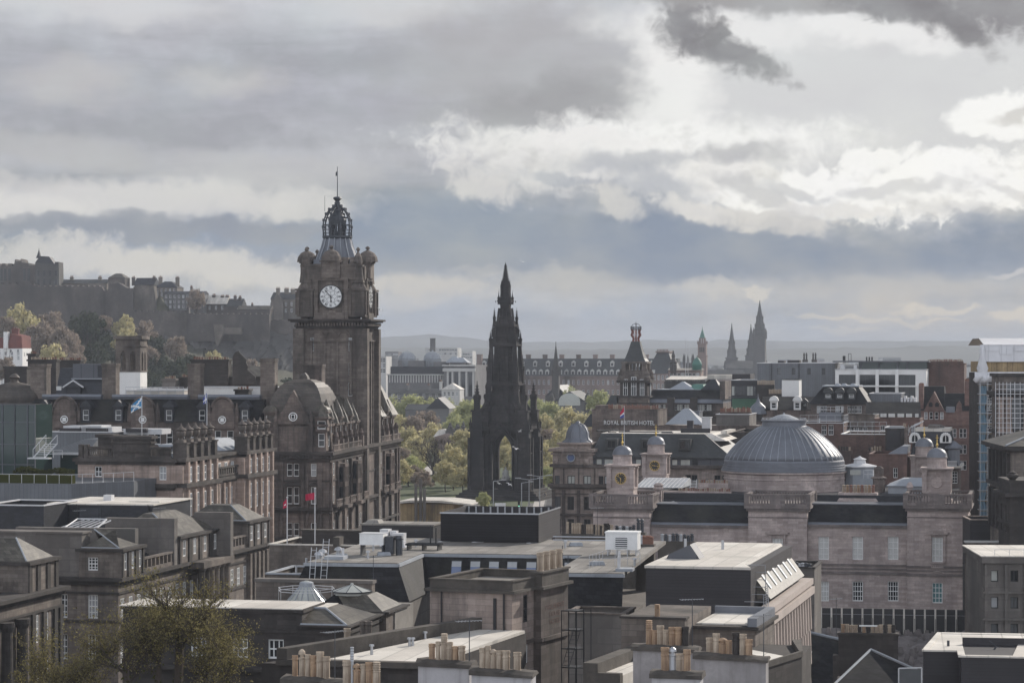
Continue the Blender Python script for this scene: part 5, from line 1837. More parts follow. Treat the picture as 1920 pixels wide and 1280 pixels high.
for i,v in enumerate((3.2,7.2,11,15.2,19.4,24,43.5,48,52.5,57)):
 dormer(t,-.2,v,zc+.6+(1.4 if i%2 else 2.4),2.0,2.4,R(90),style='cone')
 b=MB().box(-.3,.55,v+1.8-.45,v+1.8+.45,zc+.52,zc+2.2)
 b.lathe(.15,v+1.8,[(.35,zc+2.2),(.45,zc+2.7),(.12,zc+3.4)],6)
 b.build('parapet_pier','balm',t)
b=MB()
for y0,y1 in((1,12),(13,24),(42,52),(53,61)):
 b.balus(.45,.45,y0,y1,zc+.52,1.0,int((y1-y0)*1.4))
b.build('balustrade','balm',t)
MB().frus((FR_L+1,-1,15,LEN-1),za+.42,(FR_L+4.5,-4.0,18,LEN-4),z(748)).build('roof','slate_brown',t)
b=MB()
for v,s in((58,3.0),(47,2.4)):
 b.mark()
 b.frus((-2*s+.2,.2,v-s,v+s),za+.45,(-s-.8,-s+.4,v-.8,v+.8),z(722 if v>50 else 740,0,50))
b.build_each('pavilion_roof','slate_brown',t)
stack(t,fu(568,11),fu(603,11),11,14,za,z(684),'balm',0)
stack(t,-7,-4.5,56,58,za,z(712,0,50),'balm',0)
WL=fu(-60)
XR=FR_L-.05
zw=z(792)
body(t,WL,XR,1.5,16,0,zw,'balm',[(x,z(835),1.0,2.2,sq)for x in lin(2,XR-WL-2,22)]+[(x,z(870),1.0,2.4,sq)for x in lin(2,XR-WL-2,22)],name='wing_wall')
MB().frus((WL,XR,1.3,16),zw+.01,(WL,XR,4.2,13),z(750)).build('mansard_roof','slate',t)
b=MB()
for a,c in((80,190),(211,353),(372,488)):
 b.box(fu(a,4),fu(c,4),3.9,6.5,z(750),z(741.5))
 b.tube((fu(a,4),3.95,z(745)),(fu(c,4),3.95,z(745)),.35,.35,8)
b.build('lead_ridge','lead',t)
for px in(83,161,222,317,379,459):
 dormer(t,fu(px,1.4),1.25,z(794),1.45,2.35,0,'slate_blue','slate_blue','gable',depth=2.9)
for px in(121,268,417):
 x=fu(px,1.2)
 b=MB()
 b.box(x-1.9,x+1.9,1.1,3.6,zw-1,z(790))
 b.xprism([(x-1.9*math.cos(R(g)),z(790)+.02+3.6*math.sin(R(g)))for g in range(0,181,15)],1.2,3.4)
 for g in range(0,180,15):
  b.tube((x-1.6*math.cos(R(g)),1.15,z(765)+1.6*math.sin(R(g))),(x-1.6*math.cos(R(g+15)),1.15,z(765)+1.6*math.sin(R(g+15))),.22,.22,5)
 for s in(-1,1):
  b.lathe(x+s*2.2,1.6,[(.45,zw),(.4,zw+1.5),(.2,zw+2.4),(.05,zw+3)],7)
 g_=b.build('gable','balm',t)
 b=MB()
 for g in range(0,360,24):
  b.tube((x+.55*math.cos(R(g)),1.0,z(788)+.55*math.sin(R(g))),(x+.55*math.cos(R(g+24)),1.0,z(788)+.55*math.sin(R(g+24))),.09,.09,4)
 b.box(x-.28,x+.28,.95,1.08,z(788)-.3,z(788)+.3)
 b.build('round_window','whitep',g_)
for a,c,top in((57,87,683),(191,217,682),(352,376,682),(488,515,672)):
 stack(t,fu(a,5),fu(c,5),5,7.2,zw,z(top),'balm2',0)
x=fu(2)
r_=fu(58)-x
b=MB()
b.lathe(x,6.5,[(r_*1.02,z(760))]+[(r_*math.cos(R(g))+e,z(757)+(z(718)-z(757))*math.sin(R(g)))for g in range(0,84,6)for e in(0,-.12)]+[(.6,z(716)),(.6,z(712)),(.9,z(709)),(.5,z(704)),(.1,z(701))],24)
b.build('dome','dome',t)
b=MB()
b.lathe(x,6.5,[(r_*1.0,zw-4),(r_*1.0,z(762)),(r_*1.1,z(761)),(r_*1.1,z(759))],24)
for k in range(8):
 a=R(-150+k*18)
 b.box(x+r_*math.cos(a)-.3,x+r_*math.cos(a)+.3,6.5+r_*math.sin(a)-.3,6.5+r_*math.sin(a)+.3,zw-3,z(762))
b.build('drum','balm',t)
TS=10.7
v0=29.4
u1=-.25
u0=u1-TS
v1=v0+TS
zz=lambda py:EYE+(HY-py)/F*HB.w(u0+TS/2,v0)[1]
c=TS/2
cu_,cv=u0+c,v0+c
zcor=zz(600)
def shaft(b):
 b.m=0
 for px_ in(-.5,.5):
  pass
 for s in(-1,1):
  for q in(-1,1):
   b.box(cu_+s*c-.9,cu_+s*c+.9,cv+q*c-.9,cv+q*c+.9,0,zz(616))
  for q in(-.62,-.2,.2,.62):
   b.box(cu_+q*c-.2,cu_+q*c+.2,cv+s*c-.22,cv+s*c+.22,z(745),zz(640))
   b.box(cu_+s*c-.22,cu_+s*c+.22,cv+q*c-.2,cv+q*c+.2,0,zz(640))
  b.box(cu_-c,cu_+c,cv+s*c-.3,cv+s*c+.3,zz(640),zz(637.5))
  b.box(cu_+s*c-.3,cu_+s*c+.3,cv-c,cv+c,zz(640),zz(637.5))
 for q in(-.41,0,.41):
  for k in range(8):
   a0,a1=R(k*22.5),R(k*22.5+22.5)
   b.tube((cu_+q*c+1.0*math.cos(a0),v0-.1,zz(632)+1.0*math.sin(a0)),(cu_+q*c+1.0*math.cos(a1),v0-.1,zz(632)+1.0*math.sin(a1)),.16,.16,4)
 for k in range(24):
  x=u0-.6+(TS+1.2)*(k+.5)/24
  b.box(x-.14,x+.14,v0-1.0,v0+.1,zz(611),zz(605))
  y=v0-.6+(TS+1.2)*(k+.5)/24
  b.box(u1-.1,u1+1.0,y-.14,y+.14,zz(611),zz(605))
body(t,u0,u1,v0,v1,0,zcor,'balm2',[(c-3.2,zz(658),.6,2.2,sq),(c+3.2,zz(658),.6,2.2,sq),(c+3.2,zz(703),.6,2.0,sq),(c+3.2,zz(742),.7,2.2,sq)],
[(c,zz(660),.7,2.4,sq),(c,zz(700),.7,2.4,sq)],(),name='tower',extra=shaft)
b=MB()
for h0,hh,p in((616,.5,.5),(613,.35,.7),(604,.5,1.25),(601.5,.3,1.6)):
 slab(b,u0,u1,v0,v1,zz(h0),hh,p)
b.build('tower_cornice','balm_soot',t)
b=MB()
i_=.25
zp=zz(524)
b.box(u0+i_,u1-i_,v0+i_,v1-i_,zcor+.55,zp)
for s in(-1,1):
 for q in(-1,1):
  x,y=cu_+s*(c-1.0),cv+q*(c-1.0)
  b.box(x-1.35,x+1.35,y-1.35,y+1.35,zcor+.56,zz(545))
  slab(b,x-1.35,x+1.35,y-1.35,y+1.35,zz(545)+.01,.35,.25)
  for e in(-1,1):
   b.box(x+e*1.1-.25,x+e*1.1+.25,y+q*1.45-.15,y+q*1.45+.15,zz(590),zz(546))
   b.box(x+s*1.45-.15,x+s*1.45+.15,y+e*1.1-.25,y+e*1.1+.25,zz(590),zz(546))
  b.lathe(x,y,[(1.5,zz(545)+.37),(1.45,zz(540)),(1.1,zz(533)),(.5,zz(526)),(.3,zz(524))],8,R(22.5))
  b.frus((x-1.0,x+1.0,y-1.0,y+1.0),zz(530),(x-.72,x+.72,y-.72,y+.72),zz(500))
  slab(b,x-.72,x+.72,y-.72,y+.72,zz(500),.3,.18)
  b.lathe(x,y,[(.68,zz(498)),(.78,zz(492)),(.72,zz(486)),(.52,zz(479)),(.24,zz(474)),(.14,zz(471)),(.3,zz(469)),(.34,zz(467)),(.22,zz(464.5)),(.04,zz(463))],10)
 b.box(u0+1.2,u1-1.2,cv+s*(c-.3)-.35,cv+s*(c-.3)+.35,zp,zz(498))
 b.box(cu_+s*(c-.3)-.35,cu_+s*(c-.3)+.35,v0+1.2,v1-1.2,zp,zz(498))
 slab(b,u0+1.2,u1-1.2,cv+s*(c-.3)-.35,cv+s*(c-.3)+.35,zz(498),.3,.15)
 for face in(0,1):
  n0=len(b.v)
  yy=s*(c-.2)
  b.box(-2.9,-2.2,yy-.4,yy+.4,zz(598),zz(522))
  b.box(2.2,2.9,yy-.4,yy+.4,zz(598),zz(522))
  b.box(-2.9,2.9,yy-.45,yy+.45,zz(526),zz(521))
  b.xprism([(-2.6,zz(521)),(2.6,zz(521)),(1.9,zz(508)),(-1.9,zz(508))],yy-.3,yy+.3)
  b.box(-1.6,1.6,yy-.8,yy+.8,zz(521),zz(492))
  slab(b,-1.6,1.6,yy-.8,yy+.8,zz(492),.3,.2)
  b.lathe(0,yy,[(1.75,zz(489)),(1.6,zz(480)),(1.1,zz(472)),(.4,zz(468)),(.15,zz(466)),(.42,zz(464)),(.3,zz(461)),(.05,zz(459.5))],12)
  b.box(-2.3,2.3,yy-.6,yy+.6,zz(598),zz(586))
  for k in range(n0,len(b.v)):
   x,y,z3=b.v[k]
   b.v[k]=(cu_+x,cv+y,z3)if face==0 else(cu_+y,cv+x,z3)
for px_ in(.42,.6):
 b.box(u0+TS*(px_+.18),u0+TS*(px_+.18)+1.6,v0+.9,v0+2.4,zp,zz(482))
b.build('clock_stage','balm2',t)
rc=21.5/F*HB.w(cu_,v0)[1]
clock(t,(cu_,v0-.28,zz(556)),0,rc,5,53)
clock(t,(u1+.28,cv,zz(556)),R(90),rc,5,53)
b=MB()
b.frus((cu_-3.7,cu_+3.7,cv-3.7,cv+3.7),zz(510),(cu_-3.3,cu_+3.3,cv-3.3,cv+3.3),zz(485))
b.lathe(cu_,cv,[(3.9,zz(492)),(2.75,zz(460)),(2.35,zz(444))],8,R(22.5))
b.build('spire_roof','lead',t)
b=MB()
for k in range(16):
 a=R(22.5*k)
 b.path([(cu_+3.85*math.cos(a),cv+3.85*math.sin(a),zz(491)),(cu_+2.72*math.cos(a),cv+2.72*math.sin(a),zz(460)),(cu_+2.36*math.cos(a),cv+2.36*math.sin(a),zz(444))],.09,4)
b.build('roof_ribs','leadpale',t)
b=MB()
b.lathe(cu_,cv,[(2.3,zz(446)),(2.55,zz(443)),(2.55,zz(440)),(2.3,zz(439.5))],16)
for k in range(16):
 a=R(22.5*k)
 b.tube((cu_+2.45*math.cos(a),cv+2.45*math.sin(a),zz(440)),(cu_+2.45*math.cos(a),cv+2.45*math.sin(a),zz(427)),.07,.07,4)
 a2=R(22.5*(k+1))
 for py in(434,428):
  b.tube((cu_+2.45*math.cos(a),cv+2.45*math.sin(a),zz(py)),(cu_+2.45*math.cos(a2),cv+2.45*math.sin(a2),zz(py)),.06,.06,4)
for k in range(8):
 a=R(45*k+22.5)
 pts=[(2.3,440),(2.45,425),(2.35,412),(1.95,400),(1.4,391),(.7,385),(.28,380),(.22,372)]
 p3=[(cu_+r*math.cos(a),cv+r*math.sin(a),zz(py))for r,py in pts]
 b.path(p3,.13,5)
 for q in p3[1:-1]:
  b.box(q[0]-.18,q[0]+.18,q[1]-.18,q[1]+.18,q[2],q[2]+.4)
 for(r,py)in((2.42,419),(2.15,405),(1.4,391)):
  a2=R(45*(k+1)+22.5)
  b.tube((cu_+r*math.cos(a),cv+r*math.sin(a),zz(py)),(cu_+r*math.cos(a2),cv+r*math.sin(a2),zz(py)),.08,.08,4)
b.lathe(cu_,cv,[(.5,zz(386)),(.25,zz(378)),(.3,zz(374)),(.75,zz(369)),(.65,zz(366)),(.2,zz(365))],8)
b.build('open_crown','iron',t)
b=MB()
for k in range(8):
 a=R(45*k)
 b.tube((cu_+1.15*math.cos(a),cv+1.15*math.sin(a),zz(441)),(cu_+1.15*math.cos(a),cv+1.15*math.sin(a),zz(408)),.2,.2,6)
b.lathe(cu_,cv,[(.9,zz(441)),(.9,zz(431))],12)
b.lathe(cu_,cv,[(1.45,zz(417)),(1.5,zz(409)),(1.25,zz(402)),(.75,zz(395)),(.4,zz(388)),(.1,zz(386))],12)
b.build('lantern','iron',t)
b=MB()
b.tube((cu_,cv,zz(366)),(cu_,cv,zz(308)),.09,.05,6)
b.build('flagpole','iron',t)
b=MB()
v,fcs,n_,k_=flag_mesh(.7,1.2,1.0)
b.mesh([(cu_+p[0]*.6,cv+p[1],zz(316)+p[2]*.7)for p in v],fcs)
b.build('flag','iron',t)
b=MB().tube((u0+3,cv+1,zz(392)),(u0+3,cv+1,zz(362)),.05,.03,4)
b.build('lightning_rod','iron',t)
# = RIGHT HALF, FROM THE DEPARTMENT STORE TO THE DOMED RECORD HALL
def flat_block(label,px0,px1,d,ztop,depth,wall,roof='felt',a=12.0,front=(),right=(),name='building',cat='building',lip=.5,gz=0.0,z0py=None,**k):
 """Flat roofed block with a parapet lip; windows given in columns and rows: (column, sill row, width m, height m, kw)."""
 f=Fr(px0,d,a)
 t=f.thing(name,label,cat,k.get('group'))
 W=f.u(px1)
 z1=f.z(ztop)
 z0=gz if z0py is None else f.z(z0py)
 fw=[(f.u(q[0]),f.z(q[1]),q[2],q[3],q[4]if len(q)>4 else dict(nx=2,ny=2))for q in front]
 body(t,0,W,0,depth,z0,z1,wall,fw,right,top=False)
 b=MB()
 b.box(.06,W-.06,.06,depth-.06,z1-lip-.1,z1-lip)
 b.build('flat_roof',roof,t)
 if lip:
  b=MB()
  for x0,x1,y0,y1 in((-.12,W+.12,-.12,.25),(-.12,W+.12,depth-.25,depth+.12),(-.12,.25,.25,depth-.25),(W-.25,W+.12,.25,depth-.25)):
   b.box(x0,x1,y0,y1,z1+.004,z1+.14)
  b.build('coping',k.get('cope','offwhite'),t)
 return t,f,W,z1
f=Fr(1160,640,12)
t=f.thing('corner_tower_store','ornate store with tower, slate spire and red ringed crown, behind the hotel sign','store')
W=f.u(1216)
z=f.z
body(t,0,W,0,W,0,z(745),'balm2',[(W*.22,z(742),1.1,4.2,dict(nx=2,ny=2)),(W*.5,z(742),1.3,4.8,dict(nx=2,ny=2)),(W*.78,z(742),1.1,4.2,dict(nx=2,ny=2))],[(W*.5,z(742),1.2,4.2)],name='tower',
extra=lambda b:[slab(b,0,W,0,W,z(p),h,q)for p,h,q in((745,.5,.5),(717,.6,.5),(757,.4,.3))]+[b.box(.3,W-.3,.3,W-.3,z(745),z(714))])
b=MB()
c=W/2
bw=W*.35
b.box(c-bw,c+bw,c-bw,c+bw,z(714),z(694))
for s in(-1,1):
 for q in(-1,1):
  b.box(c+s*bw-.5,c+s*bw+.5,c+q*bw-.5,c+q*bw+.5,z(714),z(681))
  b.lathe(c+s*(W*.44),c+q*(W*.44),[(.9,z(717)),(.95,z(708)),(.6,z(704)),(.65,z(700)),(.35,z(696)),(.1,z(691))],8)
 for q in(-.33,.33):
  b.box(c+q*bw-.22,c+q*bw+.22,c+s*bw-.25,c+s*bw+.25,z(694),z(681))
  b.box(c+s*bw-.25,c+s*bw+.25,c+q*bw-.22,c+q*bw+.22,z(694),z(681))
slab(b,c-bw,c+bw,c-bw,c+bw,z(681.5),.5,.7)
b.build('belfry','balm2',t)
b=MB()
prev=None
for r,py in((21.5,677.5),(18,672),(13.5,660),(10,648),(8,640)):
 q=r/F*645
 if prev:
  b.frus((c-prev[0],c+prev[0],c-prev[0],c+prev[0]),z(prev[1]),(c-q,c+q,c-q,c+q),z(py))
 prev=(q,py)
b.build('spire_roof','slate_grey',t)
b=MB()
for k in range(8):
 a=R(45*k)
 b.path([(c+.9*math.cos(a),c+.9*math.sin(a),z(640)),(c+.75*math.cos(a),c+.75*math.sin(a),z(634)),(c+1.3*math.cos(a),c+1.3*math.sin(a),z(628)),(c+1.0*math.cos(a),c+1.0*math.sin(a),z(622)),(c+1.3*math.cos(a),c+1.3*math.sin(a),z(616))],.14,5)
b.build('finial_figures','redorange',t)
b=MB()
for k in range(20):
 a,a2=R(18*k),R(18*k+18)
 for py in(617,613.5):
  b.tube((c+1.32*math.cos(a),c+1.32*math.sin(a),z(py)),(c+1.32*math.cos(a2),c+1.32*math.sin(a2),z(py)),.13,.13,5)
 if k%2==0:
  b.tube((c+1.32*math.cos(a),c+1.32*math.sin(a),z(617)),(c+1.32*math.cos(a),c+1.32*math.sin(a),z(611.5)),.1,.1,4)
 if k%5==0:
  b.path([(c+1.32*math.cos(a),c+1.32*math.sin(a),z(613.5)),(c+.8*math.cos(a),c+.8*math.sin(a),z(608)),(c,c,z(606))],.08,4)
b.tube((c,c,z(608)),(c,c,z(603)),.1,.05,5)
b.build('crown_ring','iron',t)
xl,xr=W+.02,f.u(1354)
wn=[]
for a0,n in((1225,5),(1265,6),(1307,6)):
 for i in range(n):
  wn.append((f.u(a0+i*4.6)-xl,z(769),.5,1.5,dict(nx=1,ny=2,glass='glass_skytint' if i%3 else 'glass')))
body(t,xl,xr,2,22,0,z(755),'balm',wn,name='store_wall',extra=lambda b:[slab(b,xl,xr,2,22,z(772),.3,.3)]+[b.box(f.u(q)-.9,f.u(q)+.9,1.3,2.6,z(780),z(745))for q in(1256,1299)])
b=MB()
b.balus(xl,xr,1.6,1.6,z(780),1.2,60)
b.build('balustrade','balm',t)
MB().frus((xl,xr,1.4,22),z(755)+.01,(xl,xr,2.3,21),z(748)).build('lead_eaves','lead',t)
MB().frus((xl,xr,2.5,22),z(748)+.01,(xl,xr-1,6,20),z(731)).build('roof','slate',t)
b=MB()
b.box(xl+1,xr-5,6.2,19,z(731)+.01,z(730))
b.hip(f.u(1245),f.u(1292),8,16,z(730),z(716),3)
b.build('glazed_rooflight','leadpale',t)
MB().frus((f.u(1308),f.u(1347),5,14),z(731),(f.u(1325),f.u(1333),9,10),z(711)).build('gable_roof','slate_blue',t)
MB().frus((f.u(1285),f.u(1312),9,18),z(730),(f.u(1288),f.u(1308),10,17),z(721)).build('copper_roof','copper',t)
MB().box(f.u(1348),f.u(1358),1.5,20,z(748),z(714)).build('end_stack','balm',t)
b=MB()
b.box(f.u(1221),f.u(1300),22,34,0,z(713))
b.build('rear_block','feltdark',t)
b=MB()
b.yprism([(22,z(716)),(34,z(709)),(34,z(707)),(22,z(714))],f.u(1221),f.u(1302))
b.box(f.u(1302),f.u(1349),24,34,z(712),z(704))
b.build('rear_roof','feltpale',t)
MB().box(f.u(1349),f.u(1384),26,36,0,z(702)).build('plant_room','clad',t)
MB().frus((f.u(1133),f.u(1160)-.05,0,6),z(764),(f.u(1143),f.u(1153),2,4),z(741)).build('pavilion_roof','slate_grey',t)
t,f,W,z1=simple_house('stone block with green copper corner dome behind the store roof',1253,1314,820,694,690,14,'far_stone','felt',wrows=(704,714),wcols=8)
b=MB()
b.smooth=True
x=f.u(1306)
b.lathe(x,2,[(1.5,f.z(700)),(1.5,f.z(686)),(1.7,f.z(685)),(1.55,f.z(681)),(1.2,f.z(676)),(.7,f.z(672)),(.15,f.z(670)),(.12,f.z(667))],14)
b.build('dome','copper',t)
b=MB()
x=f.u(1262)
b.lathe(x,1,[(1.1,f.z(696)),(1.1,f.z(680)),(1.5,f.z(679)),(.8,f.z(676)),(.5,f.z(671)),(.62,f.z(667)),(.4,f.z(663)),(.25,f.z(661)),(.28,f.z(659)),(.1,f.z(657))],8)
b.box(f.u(1257),f.u(1268),0,3,f.z(700),f.z(684))
b.build('figure_pinnacle','spire',t)
for px,top,lab in((1285.5,634,'taller of the two thin pale flag masts above the store roof'),(1290,645,'shorter of the two thin masts above the store roof')):
 b=MB().tube((0,0,0),(0,0,EYE+(HY-top)/F*800),.11,.07,6)
 o=b.build('mast','offwhite',None,((px-CX)/F*800,800,0))
 tag(o,lab,'mast')
t,f,W,z1=flat_block('dark stone hotel back wall carrying the white hotel sign, topped by rows of red pots',1110,1233,560,768,14,'balm','feltdark',name='sign_hotel',cat='hotel',cope='balm')
b=MB()
b.box(f.u(1112),f.u(1158),3,9,z1-.5,f.z(760))
b.build('chimney_wall','balm',t)
rnd=random.Random(11)
o=MB().box(f.u(1137),f.u(1232),1.5,2.8,z1-.6,f.z(766.5)).build('chimney','balm',t)
pots(o,[(x,2.15,f.z(766.5))for x in lin(f.u(1137),f.u(1232),30)],rnd,(.75,1.05),.17,('clayred','clayred','clay'))
MB().frus((-2.4,2,.3,8),f.z(800),(-.6,1.5,1,7),f.z(776)).build('side_roof','slate_blue',t)
text_mesh('ROYAL BRITISH HOTEL',1.35,.05,'whitep',t,(f.u(1180),-.35,f.z(795.5)),(R(90),0,0),'hotel_sign_lettering',f.u(1227)-f.u(1132))
b=MB()
for x in lin(f.u(1130),f.u(1228),10):
 b.tube((x,-.25,f.z(800)),(x,-.25,f.z(786)),.04)
b.tube((f.u(1130),-.25,f.z(795.8)),(f.u(1228),-.25,f.z(795.8)),.04)
b.build('sign_frame','black',t)
t,f,W,z1=flat_block('grey rendered roof house topped by a long row of clay pots',1343,1405,500,777,12,'concrete','felt',name='roof_house')
o=MB().box(f.u(1345),f.u(1404),4,5.3,z1-.5,f.z(773)).build('chimney','balm',t)
pots(o,[(x,4.6,f.z(773))for x in lin(f.u(1345),f.u(1404),20)],rnd,(.7,1.0),.16,('clayred','clay','clayred'))
t,f,W,z1=flat_block('small lead covered dormer house with dark door on the roofs right of the hotel sign',1289,1311,505,772,5,'lead','lead',name='roof_house',lip=.2,cope='lead')
MB().box(f.u(1294),f.u(1305),-.1,-.02,f.z(797),f.z(776)).build('door','clad',t)
MB().hip(0,7.5,0,7.5,0,3.0,3.2).build('rooflight','leadpale',None,(*Fr(1247,500).w(0,0),Fr(1247,500).z(795)),R(-12))
tag(bpy.data.objects['rooflight']if 'rooflight' in bpy.data.objects and bpy.data.objects['rooflight'].parent is None else[o for o in bpy.data.objects if o.name.startswith('rooflight')and o.parent is None][0],'pale pyramid rooflight beside the hotel sign','rooflight')
t,f,W,z1=flat_block('grey flat roofed back building carrying the sheds behind the long mansard roof',1233,1420,498,798,30,'balm','felt',name='back_building',cope='balm')
t,f,W,z1=flat_block('white louvred plant cabinet on the flat roof behind the mansard',1316,1332,470,783,2,'offwhite','offwhite',name='plant_cabinet',cat='cabinet',lip=.1,z0py=806)
o=MB().box(0,1.1,0,1.1,Fr(1288,462).z(815),Fr(1288,462).z(788)).build('chimney','clad',None,(*Fr(1288,462).w(0,0),0),R(-12))
tag(o,'black square flue standing on the flat roof beside the white cabinet','flue')
f=Fr(1037,432,12)
t=f.thing('corner_building','buff stone corner building with ribbed lead dome and long slate mansard','building')
W=f.u(1372)
z=f.z
dk=dict(nx=2,ny=1,frame='black')
wn=[]
for px in(1045,1071,1101,1127,1140):
 h=z(891)-z(907)
 wn.append((f.u(px),z(907),1.3 if px not in(1045,1127)else .8,h,dict(dk,glass='glass_skytint' if px in(1071,1101)else 'glass')))
for px in(1045,1070,1101,1130,1160,1200):
 wn.append((f.u(px),z(955),1.15,z(930)-z(955),dk))
 wn.append((f.u(px),z(1000),1.15,z(972)-z(1000),dk))
for px in(1290,1302,1345,1360):
 wn.append((f.u(px),z(905),1.0,1.6,dk))
def trc(b):
 for py,h,p in((912.5,.55,.8),(915,.3,.45),(875,.5,.5),(966,.4,.35),(926,.2,.15)):
  slab(b,0,W,0,24,z(py),h,p)
 for px in(1038,1057,1085,1115,1150):
  b.box(f.u(px)-.12,f.u(px)+.12,-.1,-.01,z(912),z(877))
  b.box(f.u(px)-.25,f.u(px)+.25,-.3,-.01,0,z(918))
body(t,0,W,0,24,0,z(872),'corner',wn,[],(),extra=trc)
b=MB()
d1=f.u(1111)
b.box(-.05,d1,-.1,d1,z(872),z(846))
slab(b,-.05,d1,-.1,d1,z(846),.5,.6)
slab(b,-.05,d1,-.1,d1,z(852),.3,.3)
b.box(.9,d1-.5,.9,d1-.5,z(846),z(831))
slab(b,.9,d1-.5,.9,d1-.5,z(833),.3,.35)
x=f.u(1071)
n=16
for k in range(n//2+1):
 a0,a1=R(k*22.5),R(k*22.5+22.5)
 if k<8:
  b.tube((x+1.6*math.cos(a0),-.3,z(856)+1.5*math.sin(a0)),(x+1.6*math.cos(a1),-.3,z(856)+1.5*math.sin(a1)),.24,.24,5)
for q in(-2.6,2.6):
 b.box(x+q-.5,x+q+.5,-.5,.2,z(872),z(858))
 b.lathe(x+q,-.3,[(.4,z(868)),(.5,z(863)),(.2,z(858))],8)
b.build('dome_base','corner',t)
b=MB()
for k in range(n):
 a0,a1=R(k*22.5),R(k*22.5+22.5)
 b.tube((x+.68*math.cos(a0),-.32,z(857)+.68*math.sin(a0)),(x+.68*math.cos(a1),-.32,z(857)+.68*math.sin(a1)),.1,.1,5)
o=b.build('round_window','leadpale',t)
b=MB()
b.mesh([(x,-.16,z(857))]+[(x+.68*math.sin(R(k*22.5)),-.16,z(857)+.68*math.cos(R(k*22.5)))for k in range(n)],[(0,1+(k+1)%n,1+k)for k in range(n)])
b.build('pane','glassblue',o)
b=MB()
b.smooth=True
cx_,cy_=(d1+.4)/2,(d1+.4)/2
pf=[(2.75,832),(2.6,828),(2.15,824.5),(2.0,820),(1.92,812),(1.62,804),(1.1,797.5),(.42,794),(.4,791.5),(.2,790)]
b.lathe(cx_,cy_,[(r,z(py))for r,py in pf],8,R(22.5))
b.smooth=False
for k in range(8):
 a=R(45*k+22.5)
 b.path([(cx_+r*math.cos(a),cy_+r*math.sin(a),z(py))for r,py in pf[:8]],.1,5)
b.build('dome','lead',t)
xm=f.u(1104)
MB().frus((xm-4,W-.3,.8,23),z(872)+.01,(xm-4,W-.3,.8,23),z(857)).build('attic','cladgrey',t)
slopes=MB().frus((xm,W,.5,23.4),z(855),(f.u(1118),W-5.2,5.0,20),z(813.5))
slopes.box(xm-.3,W+.3,.2,23.6,z(857),z(855)-.004)
slopes.build('mansard_roof','slate_grey',t)
b=MB()
b.box(f.u(1118),W-5.3,5.1,20,z(813.5)+.004,z(812.5))
b.frus((W-5.2,W-1.5,5,20),z(826),(W-5.2,W-4.2,6,20),z(812.5))
b.box(f.u(1340),f.u(1352),8,20,z(813),z(808))
b.build('flat_roof','feltpale',t)
b=MB()
for x0,x1,v in((1140,1155,7),(1160,1235,9),(1170,1260,12),(1155,1180,15),(1240,1262,7)):
 b.box(f.u(x0,v),f.u(x1,v),v,v+.5,z(812.5),z(811))
b.box(f.u(1262),f.u(1318),9,9.4,z(812.5),z(804))
b.build('roof_kerbs','clad',t)
for i,px in enumerate((1123,1131,1139,1148,1156)):
 b=MB().lathe(f.u(px,12+i),12+i,[(.45,z(812.6)),(.5,z(810)),(.25,z(809))],7)
 b.build('roof_vent','feltdark',t)
for px in(1147,1213,1284):
 x=f.u(px,2)
 b=MB()
 for a0,a1,b0,b1 in((-1.05,-.65,0,1),(.65,1.05,0,1),(-.65,.65,0,.2),(-.65,.65,.8,1)):
  b.box(x+a0,x+a1,1.5,4,z(843)+(z(822)-z(843))*b0,z(843)+(z(822)-z(843))*b1)
 o=b.build('dormer','slate_grey',t)
 MB().box(x-.66,x+.66,1.72,1.8,z(839),z(826)).build('pane','glass',o)
 MB().box(x-.04,x+.04,1.66,1.71,z(839),z(826)).build('glazing_bar','black',o)
for a0 in((1122,1),(1137,1),(1143.5,1),(1196,1),(1208,0),(1264,1),(1280,1),(1288,1),(1302,0)):
 x=f.u(a0[0])
 o=MB().box(x-.5,x+.5,.72,.79,z(871),z(859)).build('attic_window','black',t)
 MB().box(x-.42,x+.42,.68,.715,z(870),z(860)).build('pane','glass_skytint' if a0[1]else 'glass',o)
f=Fr(1112,372,12)
t=f.thing('record_hall','pink sandstone record hall with great lead dome and clock turrets','public building')
RH=f
z=f.z
u=f.u
US,UE=u(1112),u(1218)
M0,M1=u(1403),u(1513)
N0,N1=u(1701),u(1815)
ZB=0.0
def pav(x0,x1,px,wins,right=()):
 zt_=EYE+(HY-953)/F*f.w((x0+x1)/2,0)[1]
 def ex(b):
  slab(b,x0,x1,0,9.5,zt_,.35,.55)
  slab(b,x0,x1,0,9.5,zt_-.4,.4,.28)
  slab(b,x0,x1,0,9.5,zt_-1.35,.15,.1)
  slab(b,x0,x1,0,9.5,z(1053),.28,.18)
  slab(b,x0,x1,0,9.5,z(1060),.25,.12)
  slab(b,x0,x1,0,9.5,z(1068),.35,.2)
 body(t,x0,x1,0,9.5,ZB,zt_,'reg',wins,right,name='pavilion',extra=ex)
 b=MB()
 for p in((x0-.2,x1+.2,-.2,-.2),(x1+.2,x1+.2,-.2,9.6),(x0-.2,x1+.2,9.6,9.6),(x0-.2,x0-.2,-.2,9.6)):
  n=22
  b.balus(p[0],p[1],p[2],p[3],zt_+.36,1.75,n,.17)
 for xx in(x0-.2,x1+.2):
  for yy in(-.2,9.6):
   b.box(xx-.35,xx+.35,yy-.35,yy+.35,zt_+.36,zt_+2.15)
 b.box((x0+x1)/2-1.1,(x0+x1)/2+1.1,-.48,.0,zt_+.36,zt_+2.08)
 slab(b,x0,x1,0,9.5,zt_+.352,.42,.32)
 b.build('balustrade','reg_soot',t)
 return zt_
def win_z(px,a,c,w,**k):
 return(u(px),z(c,u(px)),w,(c-a)/F*f.w(u(px),0)[1],k)
BL=dict(nx=3,ny=4,glass='blind')
pav(US,UE,0,[])
